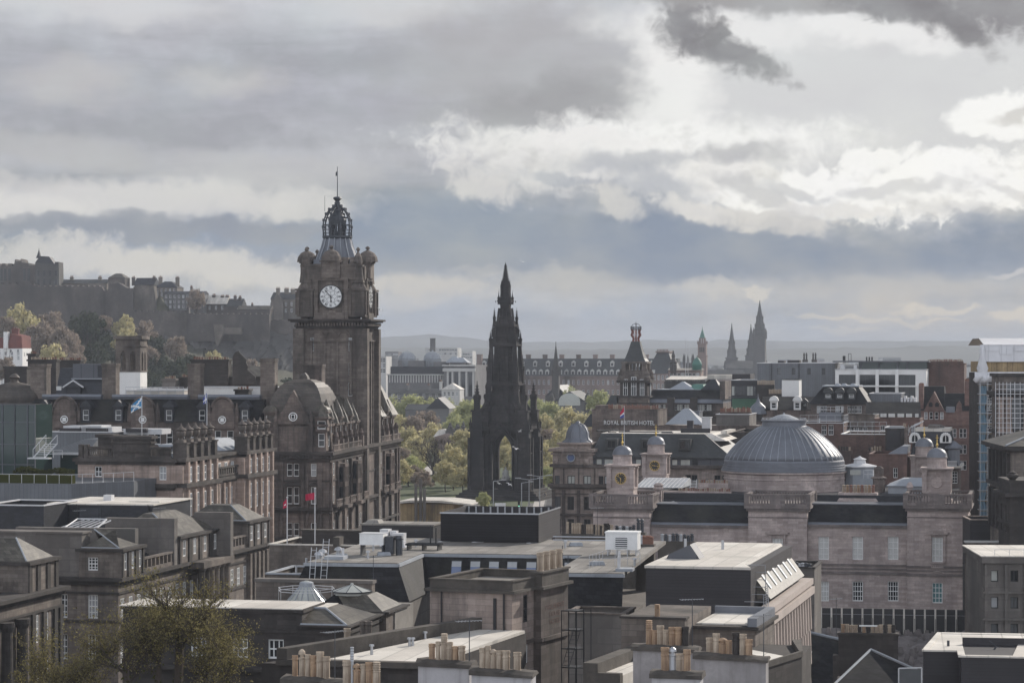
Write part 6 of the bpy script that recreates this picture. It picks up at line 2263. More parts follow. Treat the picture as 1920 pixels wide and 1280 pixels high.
pav(M0,M1,0,[(u(1458)-M0,z(1052,M0),1.5,3.4,BL)])
zp_=pav(N0,N1,0,[(u(1757.5)-N0,z(1052,N0),1.5,3.5,BL),(u(1757.5)-N0,z(1129,N0),1.45,2.9,dict(nx=3,ny=4,glass='tealglass'))])
b=MB()
for px in(1458,1757.5):
 x=u(px)
 zq=z(1005,x)
 b.mark()
 b.box(x-1.15,x-.85,-.22,-.01,zq-3.7,zq+.3)
 b.box(x+.85,x+1.15,-.22,-.01,zq-3.7,zq+.3)
 b.box(x-1.5,x+1.5,-.4,-.01,zq+.3,zq+.6)
 b.xprism([(x-1.7,zq+.61),(x+1.7,zq+.61),(x,zq+1.35)],-.45,-.01)
 if px>1500:
  b.balus(x-.9,x+.9,-.2,-.2,zq-4.5,.8,7,.1)
b.mark()
x=u(1757.5)
za=z(1092,x)
for k in range(12):
 a0,a1=R(15*k),R(15*k+15)
 b.tube((x+1.35*math.cos(a0),-.05,za+.3+1.35*math.sin(a0)),(x+1.35*math.cos(a1),-.05,za+.3+1.35*math.sin(a1)),.12,.12,4)
b.build_each('window_surround','reg',t)
for(x0,x1,wins)in((UE+.02,M0-.02,[u(q)for q in()]),(M1+.02,N0-.02,[u(q)for q in(1543,1607,1673.5)])):
 ze=z(988,x0)
 def ex(b):
  slab(b,x0,x1,1.2,10,ze,.35,.3)
  slab(b,x0,x1,1.2,10,z(1053),.28,.18)
  slab(b,x0,x1,1.2,10,z(1060),.25,.12)
  slab(b,x0,x1,1.2,10,z(1068),.35,.2)
 ws=[(q-x0,z(1050,q),1.5,(1050-1007)/F*366,dict(BL,nx=2))for q in wins]+[(q-x0,z(1128,q),1.5,(1128-1091)/F*366,dict(nx=4,ny=4,glass='blind' if i==0 else 'glass'))for i,q in enumerate(wins)]
 body(t,x0,x1,1.2,10,ZB,ze,'reg',ws,(),name='wing_wall',extra=ex)
 MB().frus((x0,x1,1.0,11),ze+.36,(x0,x1,1.3,11),z(979,x0)).build('eaves','lead',t)
 MB().frus((x0,x1,1.25,11),z(979,x0)+.01,(x0,x1,4.2,9),z(948,x0)).build('roof','slate',t)
 MB().box(x0,x1,4.1,9,z(948,x0)+.01,z(946,x0)).build('ridge','lead',t)
def turret(cu,cv,face,gold_hands=True,hh=5,mm=52):
 k=f.w(cu,cv)[1]/F
 zz=lambda dy:EYE+(HY-dy)*k
 kk=f.w(u(1167),4)[1]/F
 Z=lambda py:EYE+(HY-py)*kk
 b=MB()
 w=1.72
 b.box(cu-w-.45,cu+w+.45,cv-w-.45,cv+w+.45,z(953)-1,Z(928))
 b.box(cu-w-.2,cu+w+.2,cv-w-.2,cv+w+.2,Z(928),Z(916))
 slab(b,cu-w,cu+w,cv-w,cv+w,Z(916),.2,.3)
 b.box(cu-w+.25,cu+w-.25,cv-w+.25,cv+w-.25,Z(914),Z(874))
 for s in(-1,1):
  for q in(-1,1):
   b.box(cu+s*w-.32,cu+s*w+.32,cv+q*w-.32,cv+q*w+.32,Z(914),Z(877))
   b.box(cu+s*w-.42,cu+s*w+.42,cv+q*w-.42,cv+q*w+.42,Z(878),Z(875))
 slab(b,cu-w,cu+w,cv-w,cv+w,Z(875),.2,.3)
 slab(b,cu-w,cu+w,cv-w,cv+w,Z(873),.18,.62)
 b.lathe(cu,cv,[(1.5,Z(871.5)),(1.42,Z(866)),(1.36,Z(854)),(1.5,Z(853.5)),(1.5,Z(852))],24)
 o=b.build('turret','reg',t)
 b=MB()
 b.smooth=True
 b.lathe(cu,cv,[(1.55,Z(852))]+[(1.45*math.cos(R(g)),Z(851)+1.3*math.sin(R(g)))for g in range(0,85,12)]+[(.1,Z(835))],24)
 b.build('turret_dome','lead',o)
 b=MB()
 zt=Z(836)
 b.lathe(cu,cv,[(.16,zt),(.07,zt+.2),(.19,zt+.42),(.19,zt+.55),(.07,zt+.75),(.05,zt+1.0),(.12,zt+1.1),(.04,zt+1.25),(.04,zt+1.9),(.02,zt+2.0)],8)
 b.box(cu-.22,cu+.22,cv-.02,cv+.02,zt+1.5,zt+1.56)
 b.build('finial','gold',o)
 if face=='clock':
  clock(t,(cu,cv-w+.17,Z(896)),0,.80,hh,mm,'black','gold','black','gold',skel=False)
  clock(t,(cu+w-.17,cv,Z(896)),R(90),.80,hh,mm,'black','gold','black','gold',skel=False)
 else:
  b=MB()
  for k_ in range(16):
   a0,a1=R(22.5*k_),R(22.5*k_+22.5)
   b.tube((cu+.85*math.cos(a0),cv-w+.2,Z(896)+.85*math.sin(a0)),(cu+.85*math.cos(a1),cv-w+.2,Z(896)+.85*math.sin(a1)),.1,.1,5)
  b.build('blank_roundel','reg',o)
turret(u(1167,4.5),4.5,'clock')
turret(u(1757,4.5),4.5,'blank')
turret(u(1230,47),47,'clock',hh=9,mm=16)
turret(u(1733,47),47,'blank')
b=MB()
for px in(1230,1733):
 x=u(px,47)
 b.mark()
 b.box(x-4.2,x+4.2,43,52,0,z(953)+.2)
 slab(b,x-4.2,x+4.2,43,52,z(953)+.2,.35,.5)
b.build_each('rear_pavilion','reg',t)
b=MB()
for px in(1230,1733):
 x=u(px,47)
 b.mark()
 for p in((x-4.2,x+4.2,43,43),(x+4.2,x+4.2,43,52),(x-4.2,x+4.2,52,52)):
  b.balus(*p[:2],*p[2:],z(953)+.56,1.7,16,.17)
b.build_each('rear_balustrade','reg_soot',t)
vc=24.0
uc=u(1470,vc)
kd=f.w(uc,vc)[1]/F
Z=lambda py:EYE+(HY-py)*kd
b=MB()
b.lathe(uc,vc,[(118*kd,2),(118*kd,Z(920)),(116*kd,Z(918)),(112.5*kd,Z(917)),(112.5*kd,Z(897)),(113.5*kd,Z(896)),(113.5*kd,Z(894)),(112.5*kd,Z(893)),(113*kd,Z(886)),(117*kd,Z(884)),(117*kd,Z(881))],72)
b.build('drum','reg',t)
b=MB()
prof=[(117.5,881),(117.5,878.5),(115.5,878),(115.5,874.5),(113.8,874),(113.8,870),(112.4,869.5),(112.4,863),(111,860)]
b.lathe(uc,vc,[(r*kd,Z(py))for r,py in prof],72)
b.smooth=True
dp=[(111,860),(107,852),(98,841),(88,830.5),(77,820.5),(64,810.5),(52,803),(43,799)]
b.lathe(uc,vc,[(r*kd,Z(py))for r,py in dp],72)
b.smooth=False
b.lathe(uc,vc,[(43*kd,Z(800)),(41.5*kd,Z(798)),(40.5*kd,Z(790)),(43*kd,Z(789)),(43*kd,Z(786.5)),(30*kd,Z(786))],48)
b.build('dome','lead',t)
b=MB()
for k in range(48):
 a=6.28319*k/48
 b.path([(uc+r*kd*math.cos(a),vc+r*kd*math.sin(a),Z(py)+.03)for r,py in dp],.055,4)
b.build('dome_ribs','leadpale',t)
b=MB()
b.lathe(uc,vc,[(28*kd,Z(786)),(26*kd,Z(784)),(12*kd,Z(778)),(2*kd,Z(776)),(.05,Z(773))],20)
b.build('oculus','leadpale',t)
b=MB()
for k in range(24):
 a,a2=6.2832*k/24,6.2832*(k+1)/24
 b.tube((uc+41*kd*math.cos(a),vc+41*kd*math.sin(a),Z(786.4)),(uc+41*kd*math.cos(a),vc+41*kd*math.sin(a),Z(783)),.04,.04,4)
 b.tube((uc+41*kd*math.cos(a),vc+41*kd*math.sin(a),Z(783.4)),(uc+41*kd*math.cos(a2),vc+41*kd*math.sin(a2),Z(783.4)),.035,.035,4)
b.build('dome_rail','steel',t)
b=MB()
b.box(UE,N0,11,52,0,z(930))
b.box(US+3,N1-3,10,52,0,z(942))
b.build('court_block','slate_blue',t)
b=MB()
x0,x1=u(1192,20),u(1283,20)
b.frus((x0,x1,18,28),z(925),(x0+.8,x1-.2,26,28),z(899,0,20))
b.build('lead_rooflight','leadpale',t)
b=MB()
for x in lin(x0,x1,12):
 b.tube((x,17.9,z(925)+.05),(x+.3,25.8,z(899,0,20)+.05),.06,.06,4)
b.build('rooflight_ribs','offwhite',t)
b=MB()
b.box(u(1236,13),u(1372,13),12.2,13.4,z(935),z(927))
b.box(u(1310,16),u(1366,16),15,16.2,z(930),z(913))
o=b.build('chimney','reg',t)
rnd=random.Random(5)
pots(o,[(x,12.8,z(927))for x in lin(u(1272,13),u(1370,13),22)],rnd,(.35,.5),.15,('clayred','clay'))
pots(o,[(x,15.6,z(913))for x in lin(u(1310,16),u(1366,16),12)],rnd,(.35,.5),.15,('clayred','clay'))
b=MB()
xa,xb=u(1571,11),u(1645,11)
b.frus((xa-.4,xb+.4,10.6,13.4),z(947),(xa+.5,xb-.5,11.2,12.8),z(930))
slab(b,xa+.2,xb-.2,11,13,z(930),.35,.15)
o=b.build('chimney','reg',t)
for i,x in enumerate(lin(xa+.5,xb-.4,9)):
 link('chimney_pot',pot_mesh('cowl',1.15,.24,('clay','clay2','clayred')[i*7%3]),o,(x,12,z(930)+.35))
x=u(1612,26)
b=MB()
b.lathe(x,26,[(2.3,z(925)),(2.3,z(885))],8,R(22.5))
b.build('lantern','leadpale',t)
b=MB()
b.lathe(x,26,[(2.75,z(885)),(2.75,z(883)),(1.0,z(878)),(.9,z(871)),(1.1,z(870)),(.3,z(866)),(.1,z(864))],8,R(22.5))
b.build('lantern_roof','offwhite',t)
b=MB()
b.box(x-1.3,x+.3,26-2.22,26-2.14,z(900),z(890))
b.build('lantern_window','glass_skytint',t)
b=MB()
rail(b,[(x+.8,23.2,z(906)),(x+3.4,23.2,z(906)),(x+3.4,27,z(906))],1.3,.04,.6)
rail(b,[(u(1590,14),13.6,z(946)),(u(1545,14),13.6,z(946))],1.2,.03,1.5)if False else None
b.build('roof_railing','offwhite',t)
b=MB()
b.lathe(u(1648,20),20,[(.9,z(935)),(.9,z(905)),(1.2,z(904)),(1.2,z(902)),(.7,z(899)),(.75,z(884)),(.3,z(880))],8)
b.build('corner_pier','balm',t)
b=MB()
for px,v in((1700,25),(1706,12)):
 xx=u(px,v)
 b.lathe(xx,v,[(.55,z(938)),(.5,z(925)),(.35,z(918)),(.55,z(914)),(.35,z(908)),(.2,z(905))],8)
b.build('statue','reg',t)
b=MB()
b.box(u(1665,16),u(1742,16),16,24,z(935),z(915))
b.frus((u(1662,16),u(1745,16),15.6,24.4),z(915),(u(1690,16),u(1742,16),18,23),z(903))
b.build('side_roof','leadpale',t)
b=MB()
ladder(b,(u(1548,13),13,z(948)),(u(1549,13),13.5,z(934)),.9,4,.05)
ladder(b,(u(1298,13),13,z(940)),(u(1299,13),14,z(905)),.9,6,.05)
b.path([(u(1230),9,z(948)),(u(1246),9,z(944)),(u(1258),9,z(949))],.05)
b.build('roof_ladder','offwhite',t)
b=MB()
for px in(1232,1237):
 xx=u(px,8)
 b.box(xx-.3,xx+.3,7.7,8.3,z(948),z(922))
 b.lathe(xx,8,[(.55,z(922)),(.6,z(919)),(.4,z(916)),(.6,z(913)),(.2,z(909))],7)
b.build('parapet_pier','reg',t)
def flagpole(px,d,py0,py1,label,mats,rz,fw=1.6,fh=1.0,droop=.5,m='offwhite',r=.06,two=None,group=None,txt=None,seed=0,fpy=None):
 z0,z1=EYE+(HY-py0)/F*d,EYE+(HY-py1)/F*d
 t=empty('flagpole',((px-CX)/F*d,d,z0),rz,label,'flagpole',group)
 b=MB().tube((0,0,0),(0,0,z1-z0),r,r*.7,8)
 b.lathe(0,0,[(r*1.6,z1-z0),(r*1.6,z1-z0+r*2)],8)
 b.build('pole',m,t)
 zf=z1-z0-.08 if fpy is None else EYE+(HY-fpy)/F*d-z0
 v,fcs,n,k=flag_mesh(fw,fh,droop,seed)
 b=MB()
 b.smooth=True
 n0=len(b.v)
 for i_,fc in enumerate(fcs):
  b.m=two(i_//k/n,(i_%k)/k)if two else 0
  b.face([v[j]for j in fc])
 o=b.build('flag',mats,t,(0,0,zf))
 if two is None and txt:
  text_mesh(txt,fh*.6,.01,'whitep',t,(-fw*.45,.08,zf-fh*.85-droop*fw*.25),(R(90),0,0),'flag_emblem',fw*.6)
 return t
flagpole(1170.5,385,850,762,'thin roof flagpole with small limp red flag in front of the hotel sign',['crimson','whitep','navy'],.4,.9,1.6,1.1,r=.05,two=lambda s,q:0 if q<.4 else(1 if q<.6 else 2))
f=Fr(1530,342,8.5)
t=f.thing('hoarding','long black site hoarding on pale posts in front of the pink hall','hoarding')
W=f.u(1842)
b=MB()
b.box(-1,W,0,.12,.2,f.z(1139))
b.build('boards','hoard',t)
b=MB()
b.box(-1,W,-.05,-.01,f.z(1150),f.z(1149.5))
b.build('rail','steel',t)
for i,x in enumerate(lin(0,W,16)):
 o=MB().box(x-.12,x+.12,-.25,-.06,.3,f.z(1138)).build('post','feltpale',t)
 b=MB().frus((x-.15,x+.6,-1.6,-.3),0,(x,x+.5,-1.4,-.4),.9)
 b.tube((x,-.9,.9),(x,-.3,2.4),.05)
 b.build('ballast_block','concrete',o)
r=random.Random(9)
b=MB()
n=34
F2=Fr(1480,300,8.5)
for i in range(n+1):
 for j in range(n+1):
  x,y=-6+36*i/n,-22+62*j/n
  h=.05+1.4*max(0,math.sin(x*.28+1)*math.sin(y*.16+.8))+r.random()*.75
  b.v.append((x,y,h))
for i in range(n):
 for j in range(n):
  a=i*(n+1)+j
  b.f.append((a,a+n+1,a+n+2,a+1))
  b.mi.append(0)
  b.sm.append(False)
for k in range(420):
 x,y=r.uniform(-6,29),r.uniform(-22,38)
 s=r.uniform(.12,.5)
 b.lathe(x,y,[(s*.8,r.uniform(.3,.9)),(s,1.0),(s*.5,1.2+s)],5,r.random()*3,r.uniform(.6,1))
o=b.build('rubble_ground','earth',None,(F2.X,F2.Y,0),-F2.a)
o['kind']='structure'
# = UPPER RIGHT: OFFICES, SANDSTONE GABLES, SCAFFOLD
t,f,W,z1=flat_block('dark glass office with green panelled lower floor between the store and the grey block',1371,1420,600,713,18,'clad','feltpale',name='glass_office',cat='office')
fz=f.z
for i,x in enumerate(lin(f.u(1372),f.u(1418),8)):
 o=MB().box(x-.3,x+.3,-.25,-.05,fz(741),fz(724)).build('window','glass_skytint' if i in(0,5,6)else 'glass',t)
b=MB()
for i in range(24):
 x=f.u(1373)+i*.24
 b.box(x,x+.17,-.3,-.02,fz(768),fz(747))
b.build('panel','greenpanel',t)
b=MB()
b.box(-.6,W,-.5,-.02,fz(745.5),fz(743.5))
b.build('ledge','cladgrey',t)
t,f,W,z1=flat_block('grey metal clad flat roofed block with four small windows',1420,1566,585,681,26,'zinc','feltpale',name='clad_block',cat='office',front=[(px,702,.75,1.5,dict(nx=1,ny=2,frame='black',glass='glass'))for px in(1460,1488,1517,1544)])
b=MB()
for x0,x1,h in((1455,1467,676),(1473,1496,675)):
 b.box(f.u(x0),f.u(x1),4,8,z1-.4,f.z(h))
b.build('roof_plant','clad',t)
b=MB()
for px in(1447,1498):
 b.tube((f.u(px),-.1,0),(f.u(px),-.1,z1),.09)
b.build('downpipe','black',t)
for px0,n,lab in((1506,2,'left of two stacks with paired dark pots beyond the grey clad block'),(1523,2,'right of two stacks with paired dark pots beyond the grey clad block')):
 F3=Fr(px0,680,12)
 t3=F3.thing('chimney_stack',lab,'chimney')
 MB().box(-.2,1.2,0,.9,0,F3.z(674)).build('stack','spire',t3)
 for i in range(2):
  MB().lathe(.2+i*.65,.45,[(.24,F3.z(674)),(.2,F3.z(666)),(.28,F3.z(665.5)),(.1,F3.z(661))],8).build('chimney_pot','spire',t3)
t,f,W,z1=flat_block('white framed office with deep shaded balconies and glazed top floor',1566,1737,575,693,20,'white','feltpale',name='framed_office',cat='office',
front=[(1592,722,4.6,2.4,dict(nx=4,ny=1,frame='black')),(1627.5,722,3.7,2.4,dict(nx=3,ny=1,frame='black')),(1663,722,3.7,2.4,dict(nx=3,ny=1,frame='black')),(1700,722,3.9,2.4,dict(nx=3,ny=1,frame='black')),
(1627.5,744,3.7,2.3,dict(nx=3,ny=1,frame='black')),(1663,744,3.7,2.3,dict(nx=3,ny=1,frame='black')),(1700,744,3.9,2.3,dict(nx=3,ny=1,frame='black'))])
b=MB()
for px in(1608,1645,1682):
 b.box(f.u(px)-.35,f.u(px)+.35,-1.2,-.02,0,f.z(693))
b.box(f.u(1605),f.u(1718),-1.5,-.02,f.z(724.5),f.z(722.5))
b.build('pier','white',t)
b=MB()
b.box(f.u(1608),W,3,14,z1-.4,f.z(679))
b.build('glazed_storey','greenglass',t)
b=MB()
b.box(f.u(1560),W+.5,1.5,15,f.z(679)+.01,f.z(676.5))
for px in(1612,1646,1682,1700):
 b.box(f.u(px)-.2,f.u(px)+.2,2.6,2.98,z1-.4,f.z(679))
b.build('top_roof','cladgrey',t)
b=MB()
for px in(1625,1630,1635):
 b.tube((f.u(px,8),8,f.z(677)),(f.u(px,8),8,f.z(669)),.18)
b.box(f.u(1576),f.u(1581),6,7,f.z(680),f.z(667))
b.path([(f.u(1587),6,f.z(679)),(f.u(1587),6,f.z(663)),(f.u(1592),6,f.z(663)),(f.u(1592),6,f.z(679))],.06)
b.build('flue','black',t)
b=MB()
for px,w,h in((1575,8,688),(1600,6,690)):
 b.box(f.u(px),f.u(px+w),.8,2.4,z1-.4,f.z(h-6))
b.build('roof_unit','offwhite',t)
t,f,W,z1=flat_block('blank red brick gable wall with a long row of chimney pots',1737,1808,580,682,16,'brick','felt',name='brick_building',cope='brick')
o=MB().box(.2,W-.2,.3,1.4,z1+.15,z1+.6).build('chimney','brick',t)
pots(o,[(x,.85,z1+.6)for x in lin(.3,W-.3,20)],random.Random(2),(.35,.5),.17,('clay','clayred'))
for px0,px1,py,d,n,lab in((1419,1452,721,560,10,'rendered stack with ten tall clay pots before the grey clad block'),(1441,1465,738,550,8,'lower stack with eight clay pots beside the white stair house')):
 F3=Fr(px0,d,12)
 t3=F3.thing('chimney_stack',lab,'chimney')
 w=F3.u(px1)
 MB().box(0,w,0,1.1,0,F3.z(py)).build('stack','terr_dark',t3)
 pots(t3,[(x,.55,F3.z(py))for x in lin(0,w,n)],random.Random(px0),(.9,1.0),.17,('clay','clay'))
flat_block('small white stair house on the roof below the grey clad block',1466,1498,555,712,6,'white','felt',name='stair_house',cat='roof house',lip=.15,cope='black')
t,f,W,z1=simple_house('dark slated mansard house with two arched white dormers left of the big mansard',1430,1524,540,768,743,14,'balm','slate',name='mansard_house')
for px in(1451,1495):
 dormer(t,f.u(px),-.6,f.z(768),1.5,1.9,0,'white','white','round',depth=3)
dormer(t,f.u(1509),.4,f.z(763),1.0,1.0,0,'slate_grey','slate_grey','gable',depth=3)
b=MB().lathe(f.u(1421),1,[(2.2,f.z(776)),(2.0,f.z(769)),(1.5,f.z(762)),(.5,f.z(754)),(.12,f.z(745)),(.05,f.z(738))],10)
b.build('turret_roof','lead',t)
f=Fr(1520,520,12)
t=f.thing('mansard_block','tall dark mansard roof with three arched white dormers and lead flat','building')
W=f.u(1628)
body(t,0,W,0,16,0,f.z(757),'balm',[(f.u(px),f.z(774),.75,1.5,dict(nx=2,ny=2))for px in(1535,1541,1547,1570,1577,1593,1599,1605,1612)]+[(f.u(px),f.z(812),.8,1.8,dict(nx=2,ny=2))for px in(1590,1600,1610,1620)])
MB().frus((-.4,W+.2,-.4,16),f.z(757)+.01,(f.u(1541),f.u(1607),3.2,13),f.z(725)).build('mansard_roof','slate',t)
b=MB()
slab(b,f.u(1541),f.u(1607),3.2,13,f.z(725)+.01,.25,.2)
for px in(1571,1583,1600):
 b.lathe(f.u(px,6),6,[(.8,f.z(725)+.25),(.7,f.z(722)),(.3,f.z(719))],8)
b.build('lead_flat','leadpale',t)
for px in(1552,1574,1596):
 dormer(t,f.u(px),.5,f.z(748),1.5,1.35,0,'slate_grey','slate_grey','round',depth=3)
b=MB()
b.balus(f.u(1580),W,-.8,-.8,f.z(786),1.1,16)
slab(b,0,W,-.5,12,f.z(788),.3,.4)
b.build('balustrade','balm',t)
b=MB()
b.box(f.u(1540),f.u(1582),-6,-1,f.z(790),f.z(772))
b.build('roof_plant','lead',t)
b=MB()
rail(b,[(f.u(1542),-6,f.z(772)),(f.u(1582),-6,f.z(772)),(f.u(1582),-1,f.z(772))],1.2,.05,1)
b.build('plant_railing','offwhite',t)
t,f,W,z1=simple_house('long dark slated roof with a strip of small white windows',1626,1724,505,784,753,14,'red','slate',name='slated_house')
b=MB()
for px in(1640,1645,1654,1659,1669,1675,1686,1692,1702,1707,1719):
 x=f.u(px)
 b.box(x-.33,x+.33,.15,.8,f.z(782),f.z(775))
tag(b.build('strip_window','blind',t),None,None)['kind']='stuff'
t,f,W,z1=flat_block('low flat roofed block with railings between the mansard and the slated roof',1630,1690,530,738,12,'zinc','feltpale',name='roof_block')
b=MB()
for i in range(5):
 x=f.u(1690+i*6)
 b.box(x,x+.45,-2,2,f.z(753),f.z(745-(i%2)*3))
b.build('roof_unit','offwhite',t)
f=Fr(1722,545,12)
t=f.thing('gabled_building','tall red sandstone building with pointed gables and slate roof','building')
W=f.u(1836)
wn=[(f.u(px),f.z(786),.75,1.6,dict(nx=1,ny=2))for px in(1736,1746,1756,1766)]+[(f.u(px),f.z(785),.8,2.0,dict(nx=1,ny=2))for px in(1798,1829)]
for py in(820,850,880):
 wn+=[(f.u(px),f.z(py),.7,2.0,dict(nx=1,ny=2))for px in(1740,1753,1766,1783,1790,1802,1809,1828)]
def exr(b):
 for py,h,p in((797,.3,.25),(826,.3,.3),(852,.25,.2)):
  slab(b,0,W,0,14,f.z(py),h,p)
 b.xprism([(f.u(1732),f.z(770)),(f.u(1771),f.z(770)),(f.u(1763),f.z(757)),(f.u(1751),f.z(734))]if False else[(f.u(1732),f.z(770)),(f.u(1771),f.z(770)),(f.u(1751),f.z(734))],-.1,6)
 for px in(1798,1829):
  b.xprism([(f.u(px-6),f.z(770)),(f.u(px+6),f.z(770)),(f.u(px+4),f.z(757)),(f.u(px),f.z(751)),(f.u(px-4),f.z(757))],-.15,3)
 b.box(f.u(1722),f.u(1731),1,4,f.z(775),f.z(725))
 b.box(f.u(1808),f.u(1822),2,5,f.z(770),f.z(715))
body(t,0,W,0,14,0,f.z(770),'red',wn,extra=exr)
MB().frus((0,W,.4,14),f.z(770)+.01,(0,W,6,9),f.z(738)).build('roof','slate',t)
MB().frus((f.u(1725),f.u(1770),2,16),f.z(760),(f.u(1728),f.u(1768),7,12),f.z(725)).build('cross_roof','slate',t)
b=MB()
for px,w in((1745,1.0),(1757,1.0)):
 b.mark()
 b.xprism([(f.u(px)-.4,f.z(762)),(f.u(px)+.4,f.z(762)),(f.u(px)+.4,f.z(756)),(f.u(px),f.z(753)),(f.u(px)-.4,f.z(756))],-.2,-.12)
b.build_each('lancet_window','glass',t)
o=MB().box(f.u(1722),f.u(1731),.9,4.1,f.z(725)+.005,f.z(723)).build('chimney_cap','red',t)
pots(t,[(x,2.5,f.z(723))for x in lin(f.u(1722),f.u(1731),4)],random.Random(4),(.5,.6),.16,('clayred',))
pots(t,[(x,3.5,f.z(715))for x in lin(f.u(1808),f.u(1822),5)],random.Random(4),(.5,.6),.16,('clayred',))
MB().box(f.u(1774),f.u(1790),-.3,3,f.z(773),f.z(762)).build('box_dormer','lead',t)
f=Fr(1698,420,12)
t=f.thing('black_mansard_house','house with steep black mansard and arched white dormers behind the blank turrets','house')
W=f.u(1797)
body(t,0,W,0,12,0,f.z(876),'balm',[(f.u(px),f.z(905),.9,2.0)for px in(1712,1790)])
b=MB()
prev=None
for off,py in((0,872),(.5,858),(.95,840),(1.25,822),(1.5,809)):
 q=(off,W-off,off,12-off)
 if prev:
  b.frus(prev[0],f.z(prev[1]),q,f.z(py))
 prev=(q,py)
b.build('mansard_roof','slate_blue',t)
b=MB()
slab(b,0,W,0,12,f.z(876),.3,.5)
slab(b,1.5,W-1.5,1.5,10.5,f.z(809)+.004,.5,.1)
b.build('cornice','feltpale',t)
b=MB()
rr=random.Random(8)
for k in range(9):
 x=rr.uniform(f.u(1730),W-2.5)
 b.box(x,x+rr.uniform(.6,1.6),rr.uniform(2,6),rr.uniform(6.5,9),f.z(806),f.z(rr.uniform(797,804)))
b.build('roof_plant','concrete',t)
b=MB()
for i in range(4):
 x=f.u(1703+i*3)
 b.tube((x,4,f.z(803-i*2)),(x+1.6,4,f.z(796-i*2)),.07)
 b.tube((x,4,f.z(812)),(x,4,f.z(803-i*2)),.05)
b.build('aerials','offwhite',t)
for px in(1715,1773):
 x=f.u(px)
 b=MB()
 pr=[]
 for g in range(0,181,20):
  pr.append((g,1.0))
 for k in range(9):
  a0,a1=R(20*k),R(20*k+20)
  b.tube((x+.72*math.cos(a0),.35,f.z(821)+.72*math.sin(a0)),(x+.72*math.cos(a1),.35,f.z(821)+.72*math.sin(a1)),.26,.26,5)
 for s in(-1,1):
  b.box(x+s*.72-.22,x+s*.72+.22,.1,1.0,f.z(828),f.z(820.5))
 b.box(x-.9,x+.9,.05,1.0,f.z(829.5),f.z(828))
 b.box(x-.05,x+.05,.25,.4,f.z(828),f.z(815))
 o=b.build('dormer','white',t)
 MB().box(x-.5,x+.5,.42,.5,f.z(828),f.z(815)).build('pane','glass',o)
b=MB().mark()
b.balus(f.u(1777),f.u(1794),-.4,-.4,f.z(873),.9,9)
b.mark()
b.balus(f.u(1700),f.u(1712),-.4,-.4,f.z(873),.9,7)
b.build_each('balustrade','offwhite',t)
b=MB().lathe(W-.8,1.2,[(1.0,f.z(872)),(1.0,f.z(842)),(1.5,f.z(840)),(1.5,f.z(837)),(.8,f.z(831)),(.2,f.z(826))],10)
b.build('corner_turret','lead',t)
t,f,W,z1=flat_block('red rendered back wall with two sash windows left of the black mansard',1630,1700,405,852,12,'red','felt',name='back_house',front=[(px,895,.7,1.6,dict(nx=2,ny=2))for px in(1646,1679)],cope='red')
MB().frus((f.u(1662),f.u(1700),.5,10),z1,(f.u(1690),f.u(1702),1,9),f.z(836)).build('lean_to_roof','lead',t)
t,f,W,z1=flat_block('dark stair tower with pale cope among the red backs',1660,1695,430,802,8,'terr_dark','feltpale',name='stair_tower',cat='tower')
MB().box(f.u(1663),f.u(1688),-.2,-.02,f.z(845),f.z(806)).build('lift_shaft_panel','clad',t)
stack(t,f.u(1693),f.u(1701),.5,2,0,f.z(800),'corner',3,(.5,.6),.16)
t,f,W,z1=flat_block('brick back building with white membrane roof behind a scaffold rail',1578,1662,440,814,16,'brick','feltpale',name='back_building',cope='white')
b=MB()
rail(b,[(.3,.3,z1),(W,.3,z1)],2.2,.04,1.2,(1,.66,.33))
b.build('railing','steel',t)
for k,(px,py)in enumerate(((1583,822),(1640,826))):
 o=stack(t,f.u(px-8),f.u(px+18),-6,-4.8,0,f.z(842),'brick',5,(.6,.8),.18,('terr_dark','clay'))
t,f,W,z1=flat_block('brick backs with sash windows right of the dome top',1500,1582,470,793,14,'brick','felt',name='back_building',front=[(1545,815,.9,1.9,dict(nx=2,ny=2)),(1558,815,.9,1.9,dict(nx=2,ny=2))],cope='offwhite')
b=MB()
rail(b,[(0,.2,z1),(W,.2,z1),(W,10,z1)],1.5,.035,1.5,(1,.5))
b.box(f.u(1534),f.u(1536.5),1,1.3,z1-.3,f.z(784))
b.build('railing','steel',t)
t,f,W,z1=flat_block('stone block with string courses below the big dark mansard',1580,1640,480,780,12,'terr','felt',name='back_building',front=[(px,815,.8,1.5,dict(nx=2,ny=2))for px in(1588,1596,1606,1614,1622)],cope='terr')
t,f,W,z1=flat_block('low red brick range between the stone block and the gabled building',1640,1725,470,786,12,'red','felt',name='back_building',front=[(px,815,.8,1.8,dict(nx=2,ny=2))for px in(1644,1655,1664,1700,1712)],cope='red')
flat_block('dark roofscape block right of the corner building',1372,1440,470,810,20,'terr_dark','felt',name='back_building',cope='terr')
f=Fr(1836,440,2.7)
t=f.thing('scaffold','scaffolded building wrapped in white sheeting with boarded top and blue netting','scaffold')
W=f.u(1990)
z=f.z
b=MB()
b.yprism([(-.5,z(647)),(6,z(634.5)),(14,z(634.5)),(20,z(647)),(20,z(646)),(14,z(633.5)),(6,z(633.5)),(-.5,z(646))],f.u(1844),W)
b.box(f.u(1845),W,-.4,-.3,z(678),z(647))
for x0,x1,y0,y1 in((1848,1872,658,650),(1874,1886,664,650),(1886.5,1898,664,650),(1900,1935,658,650)):
 b.box(f.u(x0),f.u(x1),-.5,-.42,z(y0),z(y1))
b.build('sheeting','sheet',t)
MB().box(f.u(1846),W,.1,18,z(698),z(678)).build('timber_boarding','timber',t)
r=random.Random(21)
b=MB()
b.smooth=True
cols,rows_=40,9
